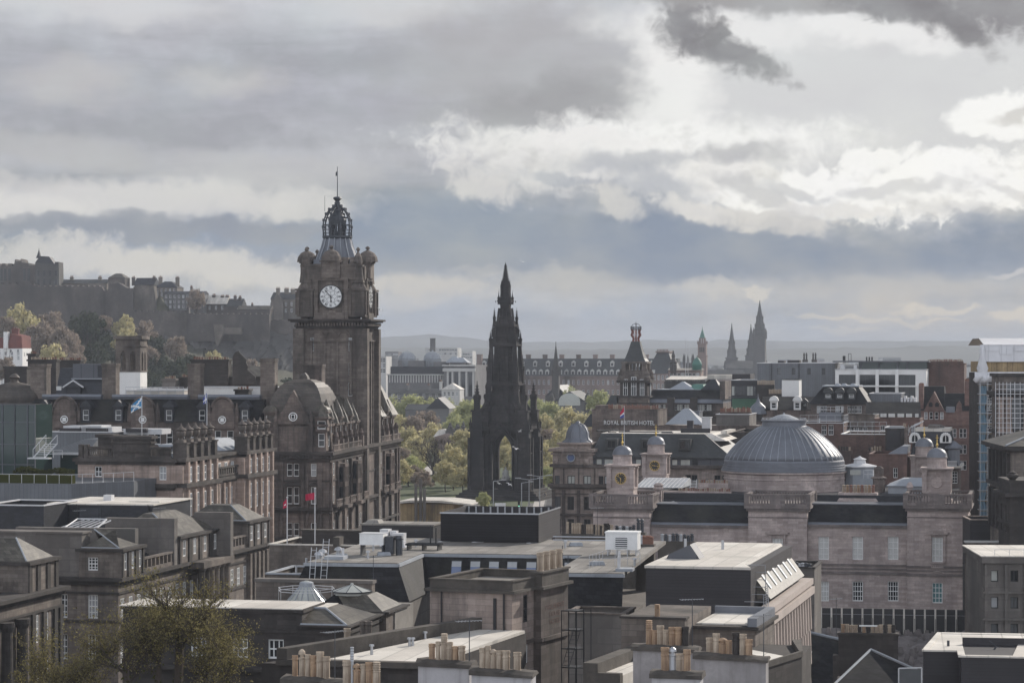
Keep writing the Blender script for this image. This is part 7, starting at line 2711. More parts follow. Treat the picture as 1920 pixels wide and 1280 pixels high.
for i in range(cols+1):
 s=i/cols
 for j in range(rows_+1):
  q=j/rows_
  px=1826+(1932-1826)*s
  top=690+6*math.sin(s*6)if s>.2 else 690
  bot=716-12*max(0,s-.35)
  py=697+(bot-697)*q
  b.v.append((f.u(px),-.9+.35*math.sin(s*40+q*3)+.5*math.sin(q*3.1)*-1,z(py)))
for i in range(cols):
 for j in range(rows_):
  a=i*(rows_+1)+j
  b.f.append((a,a+1,a+rows_+2,a+rows_+1))
  b.mi.append(0)
  b.sm.append(True)
prof=[(.3,646),(.38,655),(.5,668),(.7,680),(.85,690),(.8,696),(1.1,704),(1.25,712),(.9,718)]
n0=len(b.v)
b.lathe(f.u(1838),-.3,[(rr*(1+.1*math.sin(k*2)),z(py))for k,(rr,py)in enumerate(prof)],18)
for k in range(n0,len(b.v)):
 x,y,zz3=b.v[k]
 a=math.atan2(y+.3,x-f.u(1838))
 q=1+.2*math.sin(a*6+zz3*.5)+.1*math.sin(a*3-zz3)
 b.v[k]=(f.u(1838)+(x-f.u(1838))*q+.3,-.3+(y+.3)*q,zz3)
b.build('draped_sheet','sheet',t)
b=MB()
b.smooth=True
n0=len(b.v)
rows_,cols=30,8
for j in range(rows_+1):
 for i in range(cols+1):
  py=722+(965-722)*j/rows_
  px=1835+12*i/cols+1.5*math.sin(j*.9)+math.sin(j*2.3)
  b.v.append((f.u(px),-1.2+.2*math.sin(i*1.7+j),z(py)))
for j in range(rows_):
 for i in range(cols):
  a=j*(cols+1)+i
  b.f.append((a,a+1,a+cols+2,a+cols+1))
  b.mi.append(0)
  b.sm.append(True)
b.build('debris_netting','bluenet',t)
b=MB()
for px in(1836,1850,1864,1878,1892,1906,1920):
 for v in(-1.4,-.1):
  b.tube((f.u(px),v,0),(f.u(px),v,z(700)),.06,.06,5)
for py in range(720,1000,18):
 for v in(-1.4,-.1):
  b.tube((f.u(1832),v,z(py)),(f.u(1925),v,z(py)),.05,.05,5)
for k in range(10):
 b.tube((f.u(1850),-1.45,z(960-k*24)),(f.u(1862),-1.45,z(936-k*24)),.05,.05,4)
b.build('scaffold_tubes','steel',t)
b=MB()
for py in range(720,1000,18):
 b.box(f.u(1834),f.u(1925),-1.35,-.15,z(py)-.25,z(py)-.18)
b.build('scaffold_boards','timber',t)
body(t,f.u(1840),W,.2,16,0,z(699),'terr_dark',[(f.u(px)-f.u(1840),z(py),1.1,2.2)for px in(1856,1870)for py in(770,810,850,890,930)],name='covered_wall')
f=Fr(1873,395,2.7)
t=f.thing('columned_building','grey classical building with pale stone columns partly behind scaffold at the right edge','building')
W=f.u(1990)
z=f.z
body(t,0,W,0,8,0,z(706),'terr',[(f.u(px),z(805),3.0,7.2,dict(nx=3,ny=3,frame='iron'))for px in(1906,)],(),[(x,z(800),1.2,3)for x in(3,6)],extra=lambda b:[slab(b,0,W,0,8,z(p),h,q)for p,h,q in((706,.5,.3),(741,.6,.7),(744,.3,.4),(812,.5,.4))])
b=MB()
for px in(1876,1890,1924):
 b.lathe(f.u(px),-.6,[(.65,z(811)),(.55,z(806)),(.48,z(752)),(.7,z(748)),(.75,z(744))],14)
b.build('columns','urn',t)
b=MB()
for k in range(14):
 b.tube((f.u(1866),-1.4,z(720+k*9)),(f.u(1925),-1.4,z(720+k*9)),.05,.07,4)
for px in(1864,1871,1878,1885,1892,1900,1910,1918):
 b.tube((f.u(px),-1.5,0),(f.u(px),-1.5,z(716)),.06,.06,4)
b.build('scaffold_tubes','offwhite',t)
f=Fr(1897,330,2.7)
t=f.thing('theatre_building','dark stone classical building with hipped slate roof and bracketed cornice at the right edge','building')
W=f.u(2100)
z=f.z
body(t,0,W,0,20,0,z(843),'terr',[],(),[(x,z(905),1.3,3.4,dict(nx=2,ny=2))for x in lin(1,19,5)]+[(x,z(990),1.3,3.6,dict(nx=2,ny=2))for x in lin(1,19,5)],extra=lambda b:[slab(b,0,W,0,20,z(p),h,q)for p,h,q in((843,.5,1.1),(847,.4,.6),(918,.5,.5),(1003,.4,.2))]+[b.box(-.45,-.01,y-.4,y+.4,z(915),z(850))for y in lin(0,20,6)]+[b.box(-.45,-.01,y-.4,y+.4,z(1000),z(925))for y in lin(0,20,6)])
MB().frus((-.9,W,-.9,21),z(843)+.51,(8,W,9,12),z(790,0,9)).build('roof','slate_brown',t)
b=MB()
b.tube((-.9,-.9,z(843)+.6),(8,9,z(790,0,9)+.1),.12,.12,5)
b.build('hip_roll','leadpale',t)
f=Fr(1893,300,2.7)
t=f.thing('street_building','nearer dark stone building with urn on its parapet at the right edge','building')
W=f.u(2100)
z=f.z
body(t,0,W,0,9,0,z(928),'terr_dark',[],(),[(x,z(1000),1.2,3.2,dict(nx=2,ny=2))for x in lin(1,8,2)],extra=lambda b:[slab(b,0,W,0,9,z(p),h,q)for p,h,q in((931,.4,.6),(985,.35,.15),(905,.3,.1))]+[b.box(0,W,0,.5,z(928),z(905)),b.box(0,.5,.5,9,z(928),z(905))])
MB().lathe(.4,.4,[(.5,z(904)),(.5,z(900)),(.35,z(899)),(.75,z(893)),(.8,z(890)),(.4,z(887)),(.45,z(885)),(.1,z(883))],12).build('urn','terr_dark',t)
f=Fr(1812,335,2.7)
t=f.thing('bridge','low stone bridge wall with arched opening beside the pink hall','bridge')
W=f.u(1895)
b=MB()
pointed(b,f.u(1857),3.0,f.z(1052),0,f.z(1017),0,1.2,3.2)
b.box(0,f.u(1857)-3.2,0,1.2,f.z(1062),f.z(1017))
b.box(f.u(1857)+3.2,W,0,1.2,0,f.z(1017))
b.build('wall','terr',t)
MB().box(-.2,W,-.2,1.4,f.z(1017)+.005,f.z(1014)).build('coping','far_pale',t)
MB().box(f.u(1850),f.u(1864),5,6,f.z(1062),f.z(1027)).build('white_panel','white',t)  # plain white panel standing behind the arch
flat_block('black flat roofed hut behind the bridge wall',1819,1868,350,975,8,'clad','felt',a=2.7,name='hut',cat='hut',cope='corner')
flat_block('dark low wall building in the gap under the bridge',1812,1862,345,1060,3,'terr_dark','felt',a=2.7,name='lane_building',front=[(1846,1118,.9,2.4,dict(nx=2,ny=3,glass='glass_skytint'))],cope='terr_dark')
f=Fr(1846,255,2.7)
t=f.thing('concrete_flats','brutalist concrete flats with deep square windows and roof railing at the right edge','flats')
W=f.u(1975)
z=f.z
wn=[]
for py in(1090,1140,1190,1240):
 for i,px in enumerate((1865,1902,1940)):
  wn.append((f.u(px),z(py),.72 if i==0 else .76,1.15,dict(nx=2 if i else 1,ny=1,frame='black',glass='glass_skytint' if(py==1090 and i==0)else 'glass')))
body(t,0,W,0,14,0,z(1055),'concrete',wn,depth=.4,extra=lambda b:[b.box(f.u(px)-.14,f.u(px)+.14,-.22,-.01,0,z(1057))for px in(1849,1886,1922)]+[b.box(-.2,W,-.28,-.01,z(p)-.1,z(p)+.1)for p in(1110,1160,1210)])
MB().box(-.3,W,-.3,14.2,z(1055)+.004,z(1043)).build('parapet','concrete',t)
MB().box(-.4,W,-.4,14.3,z(1043)+.004,z(1041)).build('coping','feltpale',t)
b=MB()
rail(b,[(1.0,-.1,z(1041)),(W,-.1,z(1041))],.62,.03,1.2,(1,))
b.build('railing','offwhite',t)
# = LEFT SIDE BEHIND AND BESIDE THE STATION HOTEL
f=Fr(217,470,7.3)
t=f.thing('belvedere','sooty stone belvedere with arched openings on a white rendered base','tower')
W=f.u(263)
z=f.z
body(t,0,W,0,W,0,z(697),'white')
b=MB()
pw=W/3
for i in range(2):
 for face in(0,1):
  n0=len(b.v)
  pointed(b,W*(.3+.4*i),1.05,z(668),z(697)+.01,z(650),0,.5,W*.2)
  for k in range(n0,len(b.v)):
   x,y,q=b.v[k]
   if face:
    b.v[k]=(W-y,.02+x*.998,q)
for xx in(0,W-.5):
 for yy in(0,W-.5):
  b.box(xx-.03,xx+.53,yy-.03,yy+.53,z(697)+.01,z(650))
b.box(0,W*.1,0,.5,z(697)+.02,z(650)-.01)
b.box(W*.9,W,0,.48,z(697)+.02,z(650)-.01)
b.box(0,W,W-.5,W,z(697)+.02,z(650)-.01)
b.box(0,W,0,W,z(650)+.004,z(636))
slab(b,0,W,0,W,z(636)+.01,.5,.4)
slab(b,0,W,0,W,z(650),.3,.2)
slab(b,0,W,0,W,z(632),.25,.25)
slab(b,0,W,0,W,z(697),.25,.12)
b.box(.3,W-.3,.3,W-.3,z(636),z(632))
b.build('arcade','terr',t)
flat_block('white plant enclosure stepping along the roofs right of the belvedere',264,352,466,729,10,'white','felt',a=7.3,name='plant_enclosure')
flat_block('lower white plant enclosure in front of the tall stacks',352,495,460,727,12,'white','felt',a=7.3,name='plant_enclosure')
t,f,W,z1=flat_block('pale metal plant boxes with railings on the hotel roof',237,345,452,732,6,'feltpale','offwhite',a=7.3,name='plant_boxes')
b=MB()
rail(b,[(0,-.4,f.z(741)),(W,-.4,f.z(741))],1.5,.05,1.4)
b.build('railing','steel',t)
rnd=random.Random(17)
for px0,px1,top,d,n,m,lab in((8,50,686,480,0,'terr_dark','broad stone stack with quoins at the far left behind the domed corner'),(52,105,673,490,10,'terr_dark','widest stone stack behind the left dome'),
(52,66,662,500,3,'terr_dark','tall narrow stack above the widest one at the left'),(106,150,674,500,10,'terr_dark','long low stack left of the belvedere'),
(304,328,709,470,5,'concrete','small stack with clay pots right of the white boxes'),(336,356,706,472,5,'terr_dark','small dark stack beside the first hotel chimney'),
(358,428,673,480,14,'terr_dark','wide dark stone gable stack topped by red pots'),(440,466,729,455,4,'terr_dark','low stack before the white enclosure')):
 F3=Fr(px0,d,7.3)
 t3=F3.thing('chimney_stack',lab,'chimney')
 w=F3.u(px1)
 b=MB().box(0,w,0,2.4,0,F3.z(top+4))
 slab(b,0,w,0,2.4,F3.z(top+4)+.003,.35,.2)
 b.build('stack',m,t3)
 pots(t3,[(x,1.2,F3.z(top+4)+.35)for x in lin(.2,w-.2,n)],rnd,(.35,.5),.2,('clayred','clay'))if n else None
f=Fr(104,475,7.3)
t=f.thing('slate_roofed_house','dark slate mansard house with pedimented dormer and grey metal roof room','house')
W=f.u(216)
z=f.z
body(t,0,W,0,12,0,z(742),'terr_dark')
MB().frus((0,W,0,12),z(742)+.01,(0,W,3,10),z(690)).build('roof','slate_blue',t)
o=MB().box(f.u(132),f.u(190),1.5,9,z(709),z(682)).build('roof_room','cladgrey',t)
MB().box(f.u(179),f.u(188),1.4,1.49,z(707),z(685)).build('door','slate_blue',o)
MB().box(f.u(130),f.u(192),1.2,3,z(711),z(709)).build('gutter','leadpale',t)
b=MB()
x=f.u(139)
b.box(x-1.3,x+1.3,-.3,3,z(742),z(726))
b.xprism([(x-2,z(726)),(x+2,z(726)),(x,z(713))],-.6,3)
o=b.build('dormer','slate_blue',t)
b=MB()
for s in(-1,1):
 b.tube((x+s*2,-.65,z(726)),(x,-.65,z(713)),.16,.16,5)
b.build('barge_board','offwhite',o)
b=MB()
b.box(f.u(104),f.u(113),.6,1.2,z(733),z(724))
b.build('skylight','blind',t)
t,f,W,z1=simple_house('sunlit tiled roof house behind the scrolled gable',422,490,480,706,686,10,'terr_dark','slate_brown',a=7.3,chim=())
outline('scrolled_gable',478,[(436,720),(436,668),(441,660),(447,657),(450,662),(462,674),(461,680),(465,687),(464,693),(474,702),(478,705),(480,720)],1.2,'terr_dark')
tag(bpy.data.objects['scrolled_gable'],'pointed stone gable with scrolled edge behind the hotel roofs','gable')
f=Fr(325,330,12)
t=f.thing('urn_building','warm sandstone palace block with balustrades, columned pavilions and rows of urns','building')
z,V=f.z,f.v
L0=f.u(146)
zc=z(866)
v1,v2,v3,v4=0,V(392),V(441),V(497)
sq4=dict(nx=2,ny=2)
def exu(b):
 slab(b,L0,0,0,v4,zc,.45,.55)
 slab(b,L0,0,0,v4,zc-.4,.38,.25)
 slab(b,L0,0,0,v4,z(914),.5,.55)
 slab(b,L0,0,0,v4,z(919),.35,.25)
 for a0,a1 in((v1,v2),(v3,v4)):
  b.m=0
  b.box(.01,1.3,a0,a1,0,zc-.41)
  b.m=1
  b.box(-.5,1.75,a0-.1,a1+.1,zc+.005,zc+.46)
  b.box(.02,1.9,a0-.1,a1+.1,z(914)+.005,z(914)+.55)
  b.m=0
  for y in lin(a0,a1,5):
   b.box(1.3,1.7,y-.32,y+.32,z(914)+.55,zc-.01)
   b.box(1.3,1.7,y-.32,y+.32,2,z(919)-.01)
 for y in lin(v2,v3,5):
  b.box(.02,.4,y-.3,y+.3,2,z(919)-.01)
body(t,L0,0,0,v4,0,zc,'urn',[(f.u(184)-L0,z(895),1.0,1.35,sq4),(f.u(305)-L0,z(900),1.0,1.8,sq4)],(),extra=exu)
for a0,a1,n in((v1,v2,4),(v3,v4,4)):
 ys=lin(a0,a1,5)
 for k in range(4):
  y=(ys[k]+ys[k+1])/2
  for zb,h in((z(905),2.0),(z(975),3.4),(z(1030),2.6)):
   put_window(t,(1.3,y),(0,1),0,zb,1.1,h,2,2,depth=-.04)
for y in lin(v2,v3,4):
 for zb,h in((z(905),1.8),(z(975),3.2),(z(1030),2.6)):
  put_window(t,(0,y),(0,1),0,zb,1.1,h,2,2,depth=-.04)
b=MB()
for x0,x1 in((f.u(163),f.u(211)),(f.u(284),-.3)):
 b.balus(x0,x1,.1,.1,zc+.46,1.5,14,.2)
for px in(148,158):
 b.box(f.u(px),f.u(px+8),-.2,.5,zc+.455,zc+2.2)
b.box(f.u(212),f.u(283),-.25,1.5,zc+.455,z(823))
slab(b,f.u(212),f.u(283),-.25,1.5,z(823)+.004,.4,.3)
slab(b,f.u(212),f.u(283),-.25,1.5,z(832),.25,.2)
for px in(224,246,270):
 b.box(f.u(px)-.9,f.u(px)+.9,-.4,-.24,z(848),z(833))
b.box(f.u(168),f.u(194),3,5,zc,z(822))
slab(b,f.u(168),f.u(194),3,5,z(822),.4,.3)
b.balus(-.2,-.2,v2,v3,z(866,0,v2)+.3,.2,3,.1)
for a0,a1 in((v1,v2),(v3,v4)):
 ys=lin(a0,a1,5)
 for y in ys:
  b.box(-.4,1.5,y-.5,y+.5,zc+.47,zc+2.3)
  slab(b,-.4,1.5,y-.5,y+.5,zc+2.3,.2,.12)
 for y0,y1 in zip(ys,ys[1:]):
  b.balus(1.0,1.0,y0+.5,y1-.5,zc+.47,1.6,5,.14)
b.balus(.3,.3,v2,v3,z(914)+.6,1.3,12,.16)
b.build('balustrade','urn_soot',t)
um=None
for a0,a1 in((v1,v2),(v3,v4)):
 for y in lin(a0,a1,5):
  if um is None:
   b=MB()
   b.box(-.55,.55,-.55,.55,0,.35)
   b.lathe(0,0,[(.3,.35),(.26,.5),(.55,.9),(.62,1.3),(.5,1.5),(.62,1.56),(.75,1.64),(.45,1.85),(.2,2.05),(.12,2.25),(.03,2.5)],12)
   um=b.data('urn',[MT['terr']])
  link('urn',um,t,(.55,y,zc+2.5))
b=MB()
b.mark()
b.frus((f.u(290),-1.5,2.5,v2),zc+.46,(f.u(300),-4,5,v2-2),z(836))
b.mark()
b.frus((L0*.5,-2.0,v3+1,v4-1),zc+.46,(L0*.4,-4.5,v3+3,v4-3),zc+2.0)
b.build_each('glass_roof','leadpale',t)
flagpole(266,334,822,744,'white flagpole with blue saltire flag on the urn topped building',['blueflag','whitep'],.1,1.75,1.35,.75,two=lambda s,q:1 if min(abs(q-s),abs(1-q-s))<.14 else 0,group='flagpoles on the urn building')
flagpole(388,352,800,735,'flagpole with drooping navy and white flag near the hotel dormers',['navy','whitep'],.3,.8,1.5,1.3,two=lambda s,q:1 if .3<s<.45 or .4<q<.55 else 0,group='flagpoles on the urn building',seed=2)
f=Fr(-20,345,12)
t=f.thing('glass_tower','dark green glass lift tower left of the roof garden','tower')
W=f.u(66)
MB().box(0,W,0,6,0,f.z(758)).build('glass','greenglass',t)
b=MB()
for px in(5,28,52,66):
 b.box(f.u(px)-.08,f.u(px)+.08,-.12,-.01,0,f.z(757))
for py in(758,791,832,870):
 b.box(0,W,-.1,-.01,f.z(py)-.06,f.z(py)+.06)
b.build('mullions','cladgrey',t)
t,f,W,z1=flat_block('grey standing seam roof block behind the metal pavilion roof',92,212,372,810,14,'zinc','felt',name='seam_block',lip=.2)
b=MB()
for x0,x1,py in((140,196,801),(104,135,799),(137,176,798),(218,290,804)):
 b.box(f.u(x0),f.u(x1),3,7,z1-.3,f.z(py))
b.build('roof_plant','offwhite',t)
b=MB()
for px in(100,150,225):
 b.box(f.u(px),f.u(px)+3.2,2.3,2.98,z1,f.z(803))
b.build('dark_plant','clad',t)
t=Fr(95,350,12).thing('roof_pavilion','glazed roof pavilion under a ribbed grey metal hipped roof','pavilion')
f=Fr(95,350,12)
W=f.u(166)
MB().box(1,W,1,9,0,f.z(852)).build('glazing','greenglass',t)
b=MB()
b.box(-.3,W,-.3,9,f.z(852)+.01,f.z(847))
b.build('fascia','offwhite',t)
b=MB()
b.frus((-.3,W,-.3,9),f.z(847)+.01,(3.6,W,3.5,8),f.z(824))
o=b.build('roof','zinc',t)
f=Fr(62,338,12)
t=f.thing('roof_stair','white steel roof stair with handrails in front of the glass tower','stair')
b=MB()
for s in(0,1.6):
 b.tube((s,0,f.z(858)),(s+1.0,2,f.z(832)),.09,.09,5)
 b.tube((s,0,f.z(842)),(s+1.0,2,f.z(816)),.05,.05,5)
 for q in(0,.5,1):
  b.tube((s+q,q*2,f.z(858)+q*1.9),(s+q,q*2,f.z(842)+q*1.9),.04)
for k in range(7):
 q=(k+.5)/7
 b.box(q,1.6+q,2*q-.12,2*q+.12,f.z(858)+q*1.88,f.z(858)+q*1.88+.06)
b.box(-.4,2.6,-1,.1,f.z(859.5),f.z(857))
rail(b,[(2,-.9,f.z(857)),(4.5,-.9,f.z(857))],1.0,.03,1)
b.build('steps','offwhite',t)
f=Fr(-30,318,12)
t=f.thing('roof_terrace','grey seamed roof terrace with railing and planters in front of the glass tower','terrace')
W,W2=f.u(134),f.u(208)
zt=f.z(905)
b=MB()
b.prism([(0,0),(W,0),(W2,8),(W2,22),(0,22)],0,zt)
b.build('wall','zinc',t)
b=MB().prism([(.2,.6),(W-.2,.6),(W-.2,1.8),(.2,1.8)],zt,zt+1.0)
b.build('planter_hedge','box',t)
b=MB()
rail(b,[(0,.1,zt),(W,.1,zt),(W2,8,zt)],1.15,.035,1.5,(1.0,))
b.build('railing','offwhite',t)
bm_=crown_mesh('box',3,30,60,.09,.55)
for px,py,w,v,lab in((43,877,42,3.5,'largest clipped round shrub on the roof terrace'),(62,880,24,5,'small shrub tucked behind the largest one on the roof terrace'),(78,884,18,6,'smallest dark shrub in the middle of the roof terrace'),(92,884,20,6,'dark shrub right of the smallest one on the roof terrace'),(122,881,40,4,'low wide shrub at the right end of the roof terrace'),(108,880,26,7,'shrub behind the low wide one on the roof terrace')):
 x,y=f.w(f.u(px,v),v)
 r=w/2/F*y
 o=empty('shrub',(x,y,zt),rnd.random()*6,lab,'shrub','shrubs on the roof terrace')
 c=link('foliage',bm_,o,(0,0,.5))
 c.scale=(r,r,(EYE+(HY-py)/F*y-zt)/1.75)
 MB().tube((0,0,0),(0,0,.7),.12,.08).build('stem','bark',o)
 MB().lathe(0,0,[(r*.55,.0),(r*.62,.75),(r*.5,.75),(r*.5,.7)],10).build('tub','cladgrey',o)
f=Fr(222,257.6,12)
t=f.thing('terrace','long grey stone terrace of attic pavilions, hipped slate roofs and parapets on the left','terrace')
z,V=f.z,f.v
L0=f.u(-40)
zc,za=z(1084),z(1034)
vv=[V(px)for px in(222,263,330,407,460,499)]
ss=dict(nx=3,ny=4)
vend=vv[-1]
def ext(b):
 slab(b,L0,0,0,vend,zc-.3,.35,.65)
 slab(b,L0,0,0,vend,zc-.7,.38,.3)
 slab(b,L0,0,0,vend,zc-1.6,.2,.15)
 slab(b,L0,0,0,vend,z(1168),.3,.15)
b4=[]
for px in(64,117,174):
 b4+=[(f.u(px)-L0,z(1160),1.08,z(1115)-z(1160),ss),(f.u(px)-L0,z(1238),1.08,z(1190)-z(1238),ss)]
rw=[]
ny=21
for i,y in enumerate(lin(0,vend,ny)):
 rw+=[(y,zc-4.6,1.1,2.5,ss),(y,zc-9.0,1.1,2.7,ss)]
body(t,L0,0,0,vend,0,zc,'terr',b4,rw,extra=ext)
b=MB()
for y in lin(V(352),V(407),6):
 b.mark()
 b.lathe(1.3,y,[(.5,0),(.42,zc-1.2),(.58,zc-.95),(.6,zc-.75)],10)
b.mark()
b.box(.02,2.0,V(350),V(408),zc-.72,zc-.02)
for y in lin(vv[4],vv[5],5):
 b.mark()
 b.box(.02,.5,y-.35,y+.35,0,zc-.75)
b.build_each('portico_column','terr',t)
for k,(a0,a1)in enumerate(((vv[0],vv[1]),(vv[2],vv[3]),(vv[4],vv[5]))):
 q=.35
 zt2=za+k*.05
 xb=-9 if k==0 else-8
 n=3 if k!=1 else 4
 fw2=[(f.u(px)-f.u(148),z(1070),1.1,z(1045)-z(1070),dict(nx=3,ny=4))for px in(174,)]if k==0 else[]
 x0=f.u(148)if k==0 else xb
 def exa(b):
  slab(b,x0,q,a0,a1,zt2+.004,.3,.3)
  for y in lin(a0,a1,n+1)if False else[a0+(a1-a0)*j/n for j in range(n+1)]:
   b.box(q+.01,q+.13,max(a0,y-.45),min(a1,y+.45),zc+.07,zt2)
 body(t,x0,q,a0,a1,zc+.06,zt2,'terr',fw2,[(y,z(1070),.95,1.75,dict(nx=2,ny=2))for y in[(a1-a0)*(j+.5)/n for j in range(n)]],name='attic',extra=exa)
 b=MB()
 x0r=f.u(150)if k==0 else xb+.5
 b.frus((x0r,q-.4,a0+.4,a1-.4),zt2+.31,(x0r+2.6,q-4.2,a0+3.2,a1-3.2)if k!=2 else(x0r+2,q-3,a0+2.5,a1-2.5),zt2+2.0+.5*(k==1))
 o=b.build('roof','slate_brown',t)
 b=MB()
 zr0,zr1=zt2+.34,zt2+2.03+.5*(k==1)
 i2=(3.2,3.8)if k!=2 else(2.5,2.6)
 b.tube((q-.4,a0+.4,zr0),(q-.4-i2[1],a0+i2[0],zr1),.08,.08,5)
 b.tube((x0r,a0+.4,zr0),(q-.4,a0+.4,zr0),.07,.07,5)
 b.build('hip_lead','leadpale',o)
for a0,a1 in((vv[1],vv[2]),(vv[3],vv[4])):
 b=MB()
 b.box(-.25,.15,a0,a1,zc+.06,zc+.45)
 b.box(-.3,.2,a0,a1,zc+1.35,zc+1.55)
 for y in[a0+(a1-a0)*(j+.5)/9 for j in range(9)]:
  b.box(-.22,.12,y-.16,y+.16,zc+.44,zc+1.36)
 b.build('parapet','terr',t)
 o=MB().frus((-9,-.8,a0,a1),zc+.02,(-7,-4.6,a0,a1),zc+2.4).build('link_roof','slate',t)
 b=MB()
 for j in range(2):
  y=a0+(a1-a0)*(.25+.22*j)
  b.face([(-2.4,y,zc+1.18),(-2.4,y+1.0,zc+1.18),(-3.5,y+1.0,zc+1.87),(-3.5,y,zc+1.87)])
 b.build('skylight','glass_skytint',o)
b=MB()
b.mark()
b.box(L0,f.u(148)-.01,.8,3.0,zc,z(1003))
slab(b,L0,f.u(148)-.01,.8,3.0,z(1003)+.004,.2,.15)
b.mark()
b.box(f.u(-40),f.u(250,9),9.5,10.5,zc,z(992,0,9))
b.mark()
b.box(f.u(90),f.u(327,16),16,17,zc,z(972,0,16))
b.mark()
b.box(f.u(330,24),f.u(400,24),30,31,zc,z(960,0,30))
b.build_each('party_wall','concrete',t)
b=MB()
for k in range(6):
 b.tube((f.u(122+k*12,13),12,z(991,0,12)),(f.u(145+k*10,13),15,z(978,0,14)),.08,.08,4)
b.path([(f.u(122,12),12,z(991,0,12)),(f.u(182,12),12,z(991,0,12)),(f.u(200,15),15,z(976,0,14)),(f.u(145,15),15,z(976,0,14)),(f.u(122,12),12,z(991,0,12))],.09)
b.build('roof_frame','offwhite',t)
f=Fr(53,235,12)
t=f.thing('terrace_pavilion','nearest grey stone terrace pavilion with slate hipped roof at the left edge','terrace')
z,V=f.z,f.v
ve=V(108)
zc,za=z(1112),z(1060)
body(t,-22,.3,-16,ve+.3,0,zc,'terr',[],[(16+y,zc-q,1.1,2.6,ss)for y in lin(0,ve,3)for q in(4.7,9.2)],extra=lambda b:[slab(b,-22,.3,-16,ve+.3,zc-.3,.35,.65),slab(b,-22,.3,-16,ve+.3,zc-.7,.38,.3),slab(b,-22,.3,-16,ve+.3,zc-1.9,.2,.2)]+[b.box(.32,.5,y-.4,y+.4,0,zc-1.9)for y in(.3,2.9,5.6,ve-.1)])
b=MB()
for y in(-3.5,-7,-10.5,-14):
 b.lathe(.9,y,[(.62,0),(.5,zc-2.8),(.68,zc-2.4),(.7,zc-1.95)],12)
b.build('columns','terr_dark',t)
body(t,-20,0,0,ve,zc+.06,za,'terr',[],[(y,z(1090),.95,1.7,dict(nx=2,ny=2))for y in lin(0,ve,3)],name='attic',extra=lambda b:[slab(b,-20,0,0,ve,za+.004,.35,.3)]+[b.box(.01,.13,max(0,y-.4),min(ve,y+.4),zc+.06,za)for y in(.3,ve/3,ve*2/3,ve-.3)]+[b.box(-12,-3.2,-5,-.02,zc+.06,zc+1.6)])
o=MB().frus((-16,-.3,.3,ve-.3),za+.36,(-12,-2.6,3.3,ve-3.3),z(1014)).build('roof','slate_brown',t)
MB().tube((-.3,.3,za+.4),(-2.6,3.3,z(1014)+.04),.09,.09,5).build('hip_lead','leadpale',o)
f=Fr(92,292,12)
t=f.thing('slate_hung_block','long dark slate hung roof storey with pale flat roof behind the terrace','building')
W=f.u(286)
body(t,0,W,0,13,0,f.z(945),'slate_blue',top=False)
b=MB()
b.box(-.2,W+.2,-.2,13.2,f.z(945)+.004,f.z(942.5))
b.box(W*.65,W*.95,4,5.5,f.z(942.5),f.z(941))
b.build('roof','feltpale',t)
b=MB()
for k in range(9):
 b.box(f.u(150),f.u(189),-.1,-.02,f.z(970-k*2.2),f.z(969-k*2.2))
b.build('louvre','cladgrey',t)
b=MB()
for px in(145,279):
 b.tube((f.u(px),-.12,0),(f.u(px),-.12,f.z(944)),.1)
b.build('downpipe','black',t)
MB().box(f.u(158),f.u(173),6,7,f.z(942.5),f.z(932)).build('roof_vent','offwhite',t)
t,f,W,z1=flat_block('smaller dark slate hung box with pale coping at the left edge',-30,82,286,947,10,'slate_blue','felt',name='slate_hung_box')
# = FOREGROUND ROOFS
rnd=random.Random(41)
f=Fr(652,186,12)
t=f.thing('hall','low dark stone hall with hipped slate roof and white sash windows behind the tree','hall')
z,u,V=f.z,f.u,f.v
L0=u(225)
zw=z(1176)
x5=u(562)
body(t,L0,x5,.6,6,0,z(1146),'terr_dark',[(u(px,.6)-L0,z(1240),1.22,z(1203)-z(1240),dict(nx=3,ny=2))for px in(372,450,517)],extra=lambda b:[slab(b,L0,x5,.6,6,z(1152),.3,.15),slab(b,L0,x5,.6,6,z(1190),.25,.12),b.box(L0,x5,-.4,.59,z(1262),z(1256))])
body(t,x5+.01,0,0,9,0,zw,'terr_dark',[],[(4,z(1240),1.1,2.0,ss)],name='end_wall',extra=lambda b:[slab(b,x5+.3,0,0,9,zw-.5,.25,.15),slab(b,x5+.3,0,0,9,zw+.004,.12,.3)])
zr=z(1149,0,4)
o=MB().frus((x5+.02,-.1,.1,8.5),zw+.13,(x5+.02,-2.6,3.2,7),zr+.35).build('roof','slate_brown',t)
MB().path([(x5+.05,.05,zw+.17),(-.1,.05,zw+.17),(-2.6,3.2,zr+.4),(x5,3.2,zr+.4)],.09,5).build('roof_lead','leadpale',o)
b=MB()
b.box(L0-.2,x5+.1,.4,6.2,z(1146)+.004,z(1144))
b.box(x5+.03,-2.7,3.3,7,zr+.36,zr+.42)
b.build('flat_roof','feltpale',t)
o=stack(t,-4.4,-3.6,1.2,1.9,zw,z(1165),'corner',1,(.3,.3),.2)
link('chimney_pot',pot_mesh('plain',1.35,.26,'clay'),t,(u(651,-3),-3,z(1203)))
for px in(681,691):
 link('chimney_pot',pot_mesh('plain',1.35,.27,'terr'),t,(u(px,-2),-2,z(1192)))
MB().box(u(640,-3),u(700,-1),-3.4,-1.2,0,z(1203)).build('pot_plinth','cope',t)
f2=Fr(480,206,12)
t=f2.thing('hall_parapet','long grey parapet wall behind the glazed cone rooflight','wall')
W=f2.u(697)
b=MB().box(0,W,0,1,0,f2.z(1090))
b.box(f2.u(477),f2.u(527),-4,-2,0,f2.z(1121))
b.box(f2.u(597),f2.u(648),-4,-3,0,f2.z(1121))
b.build('wall','terr',t)
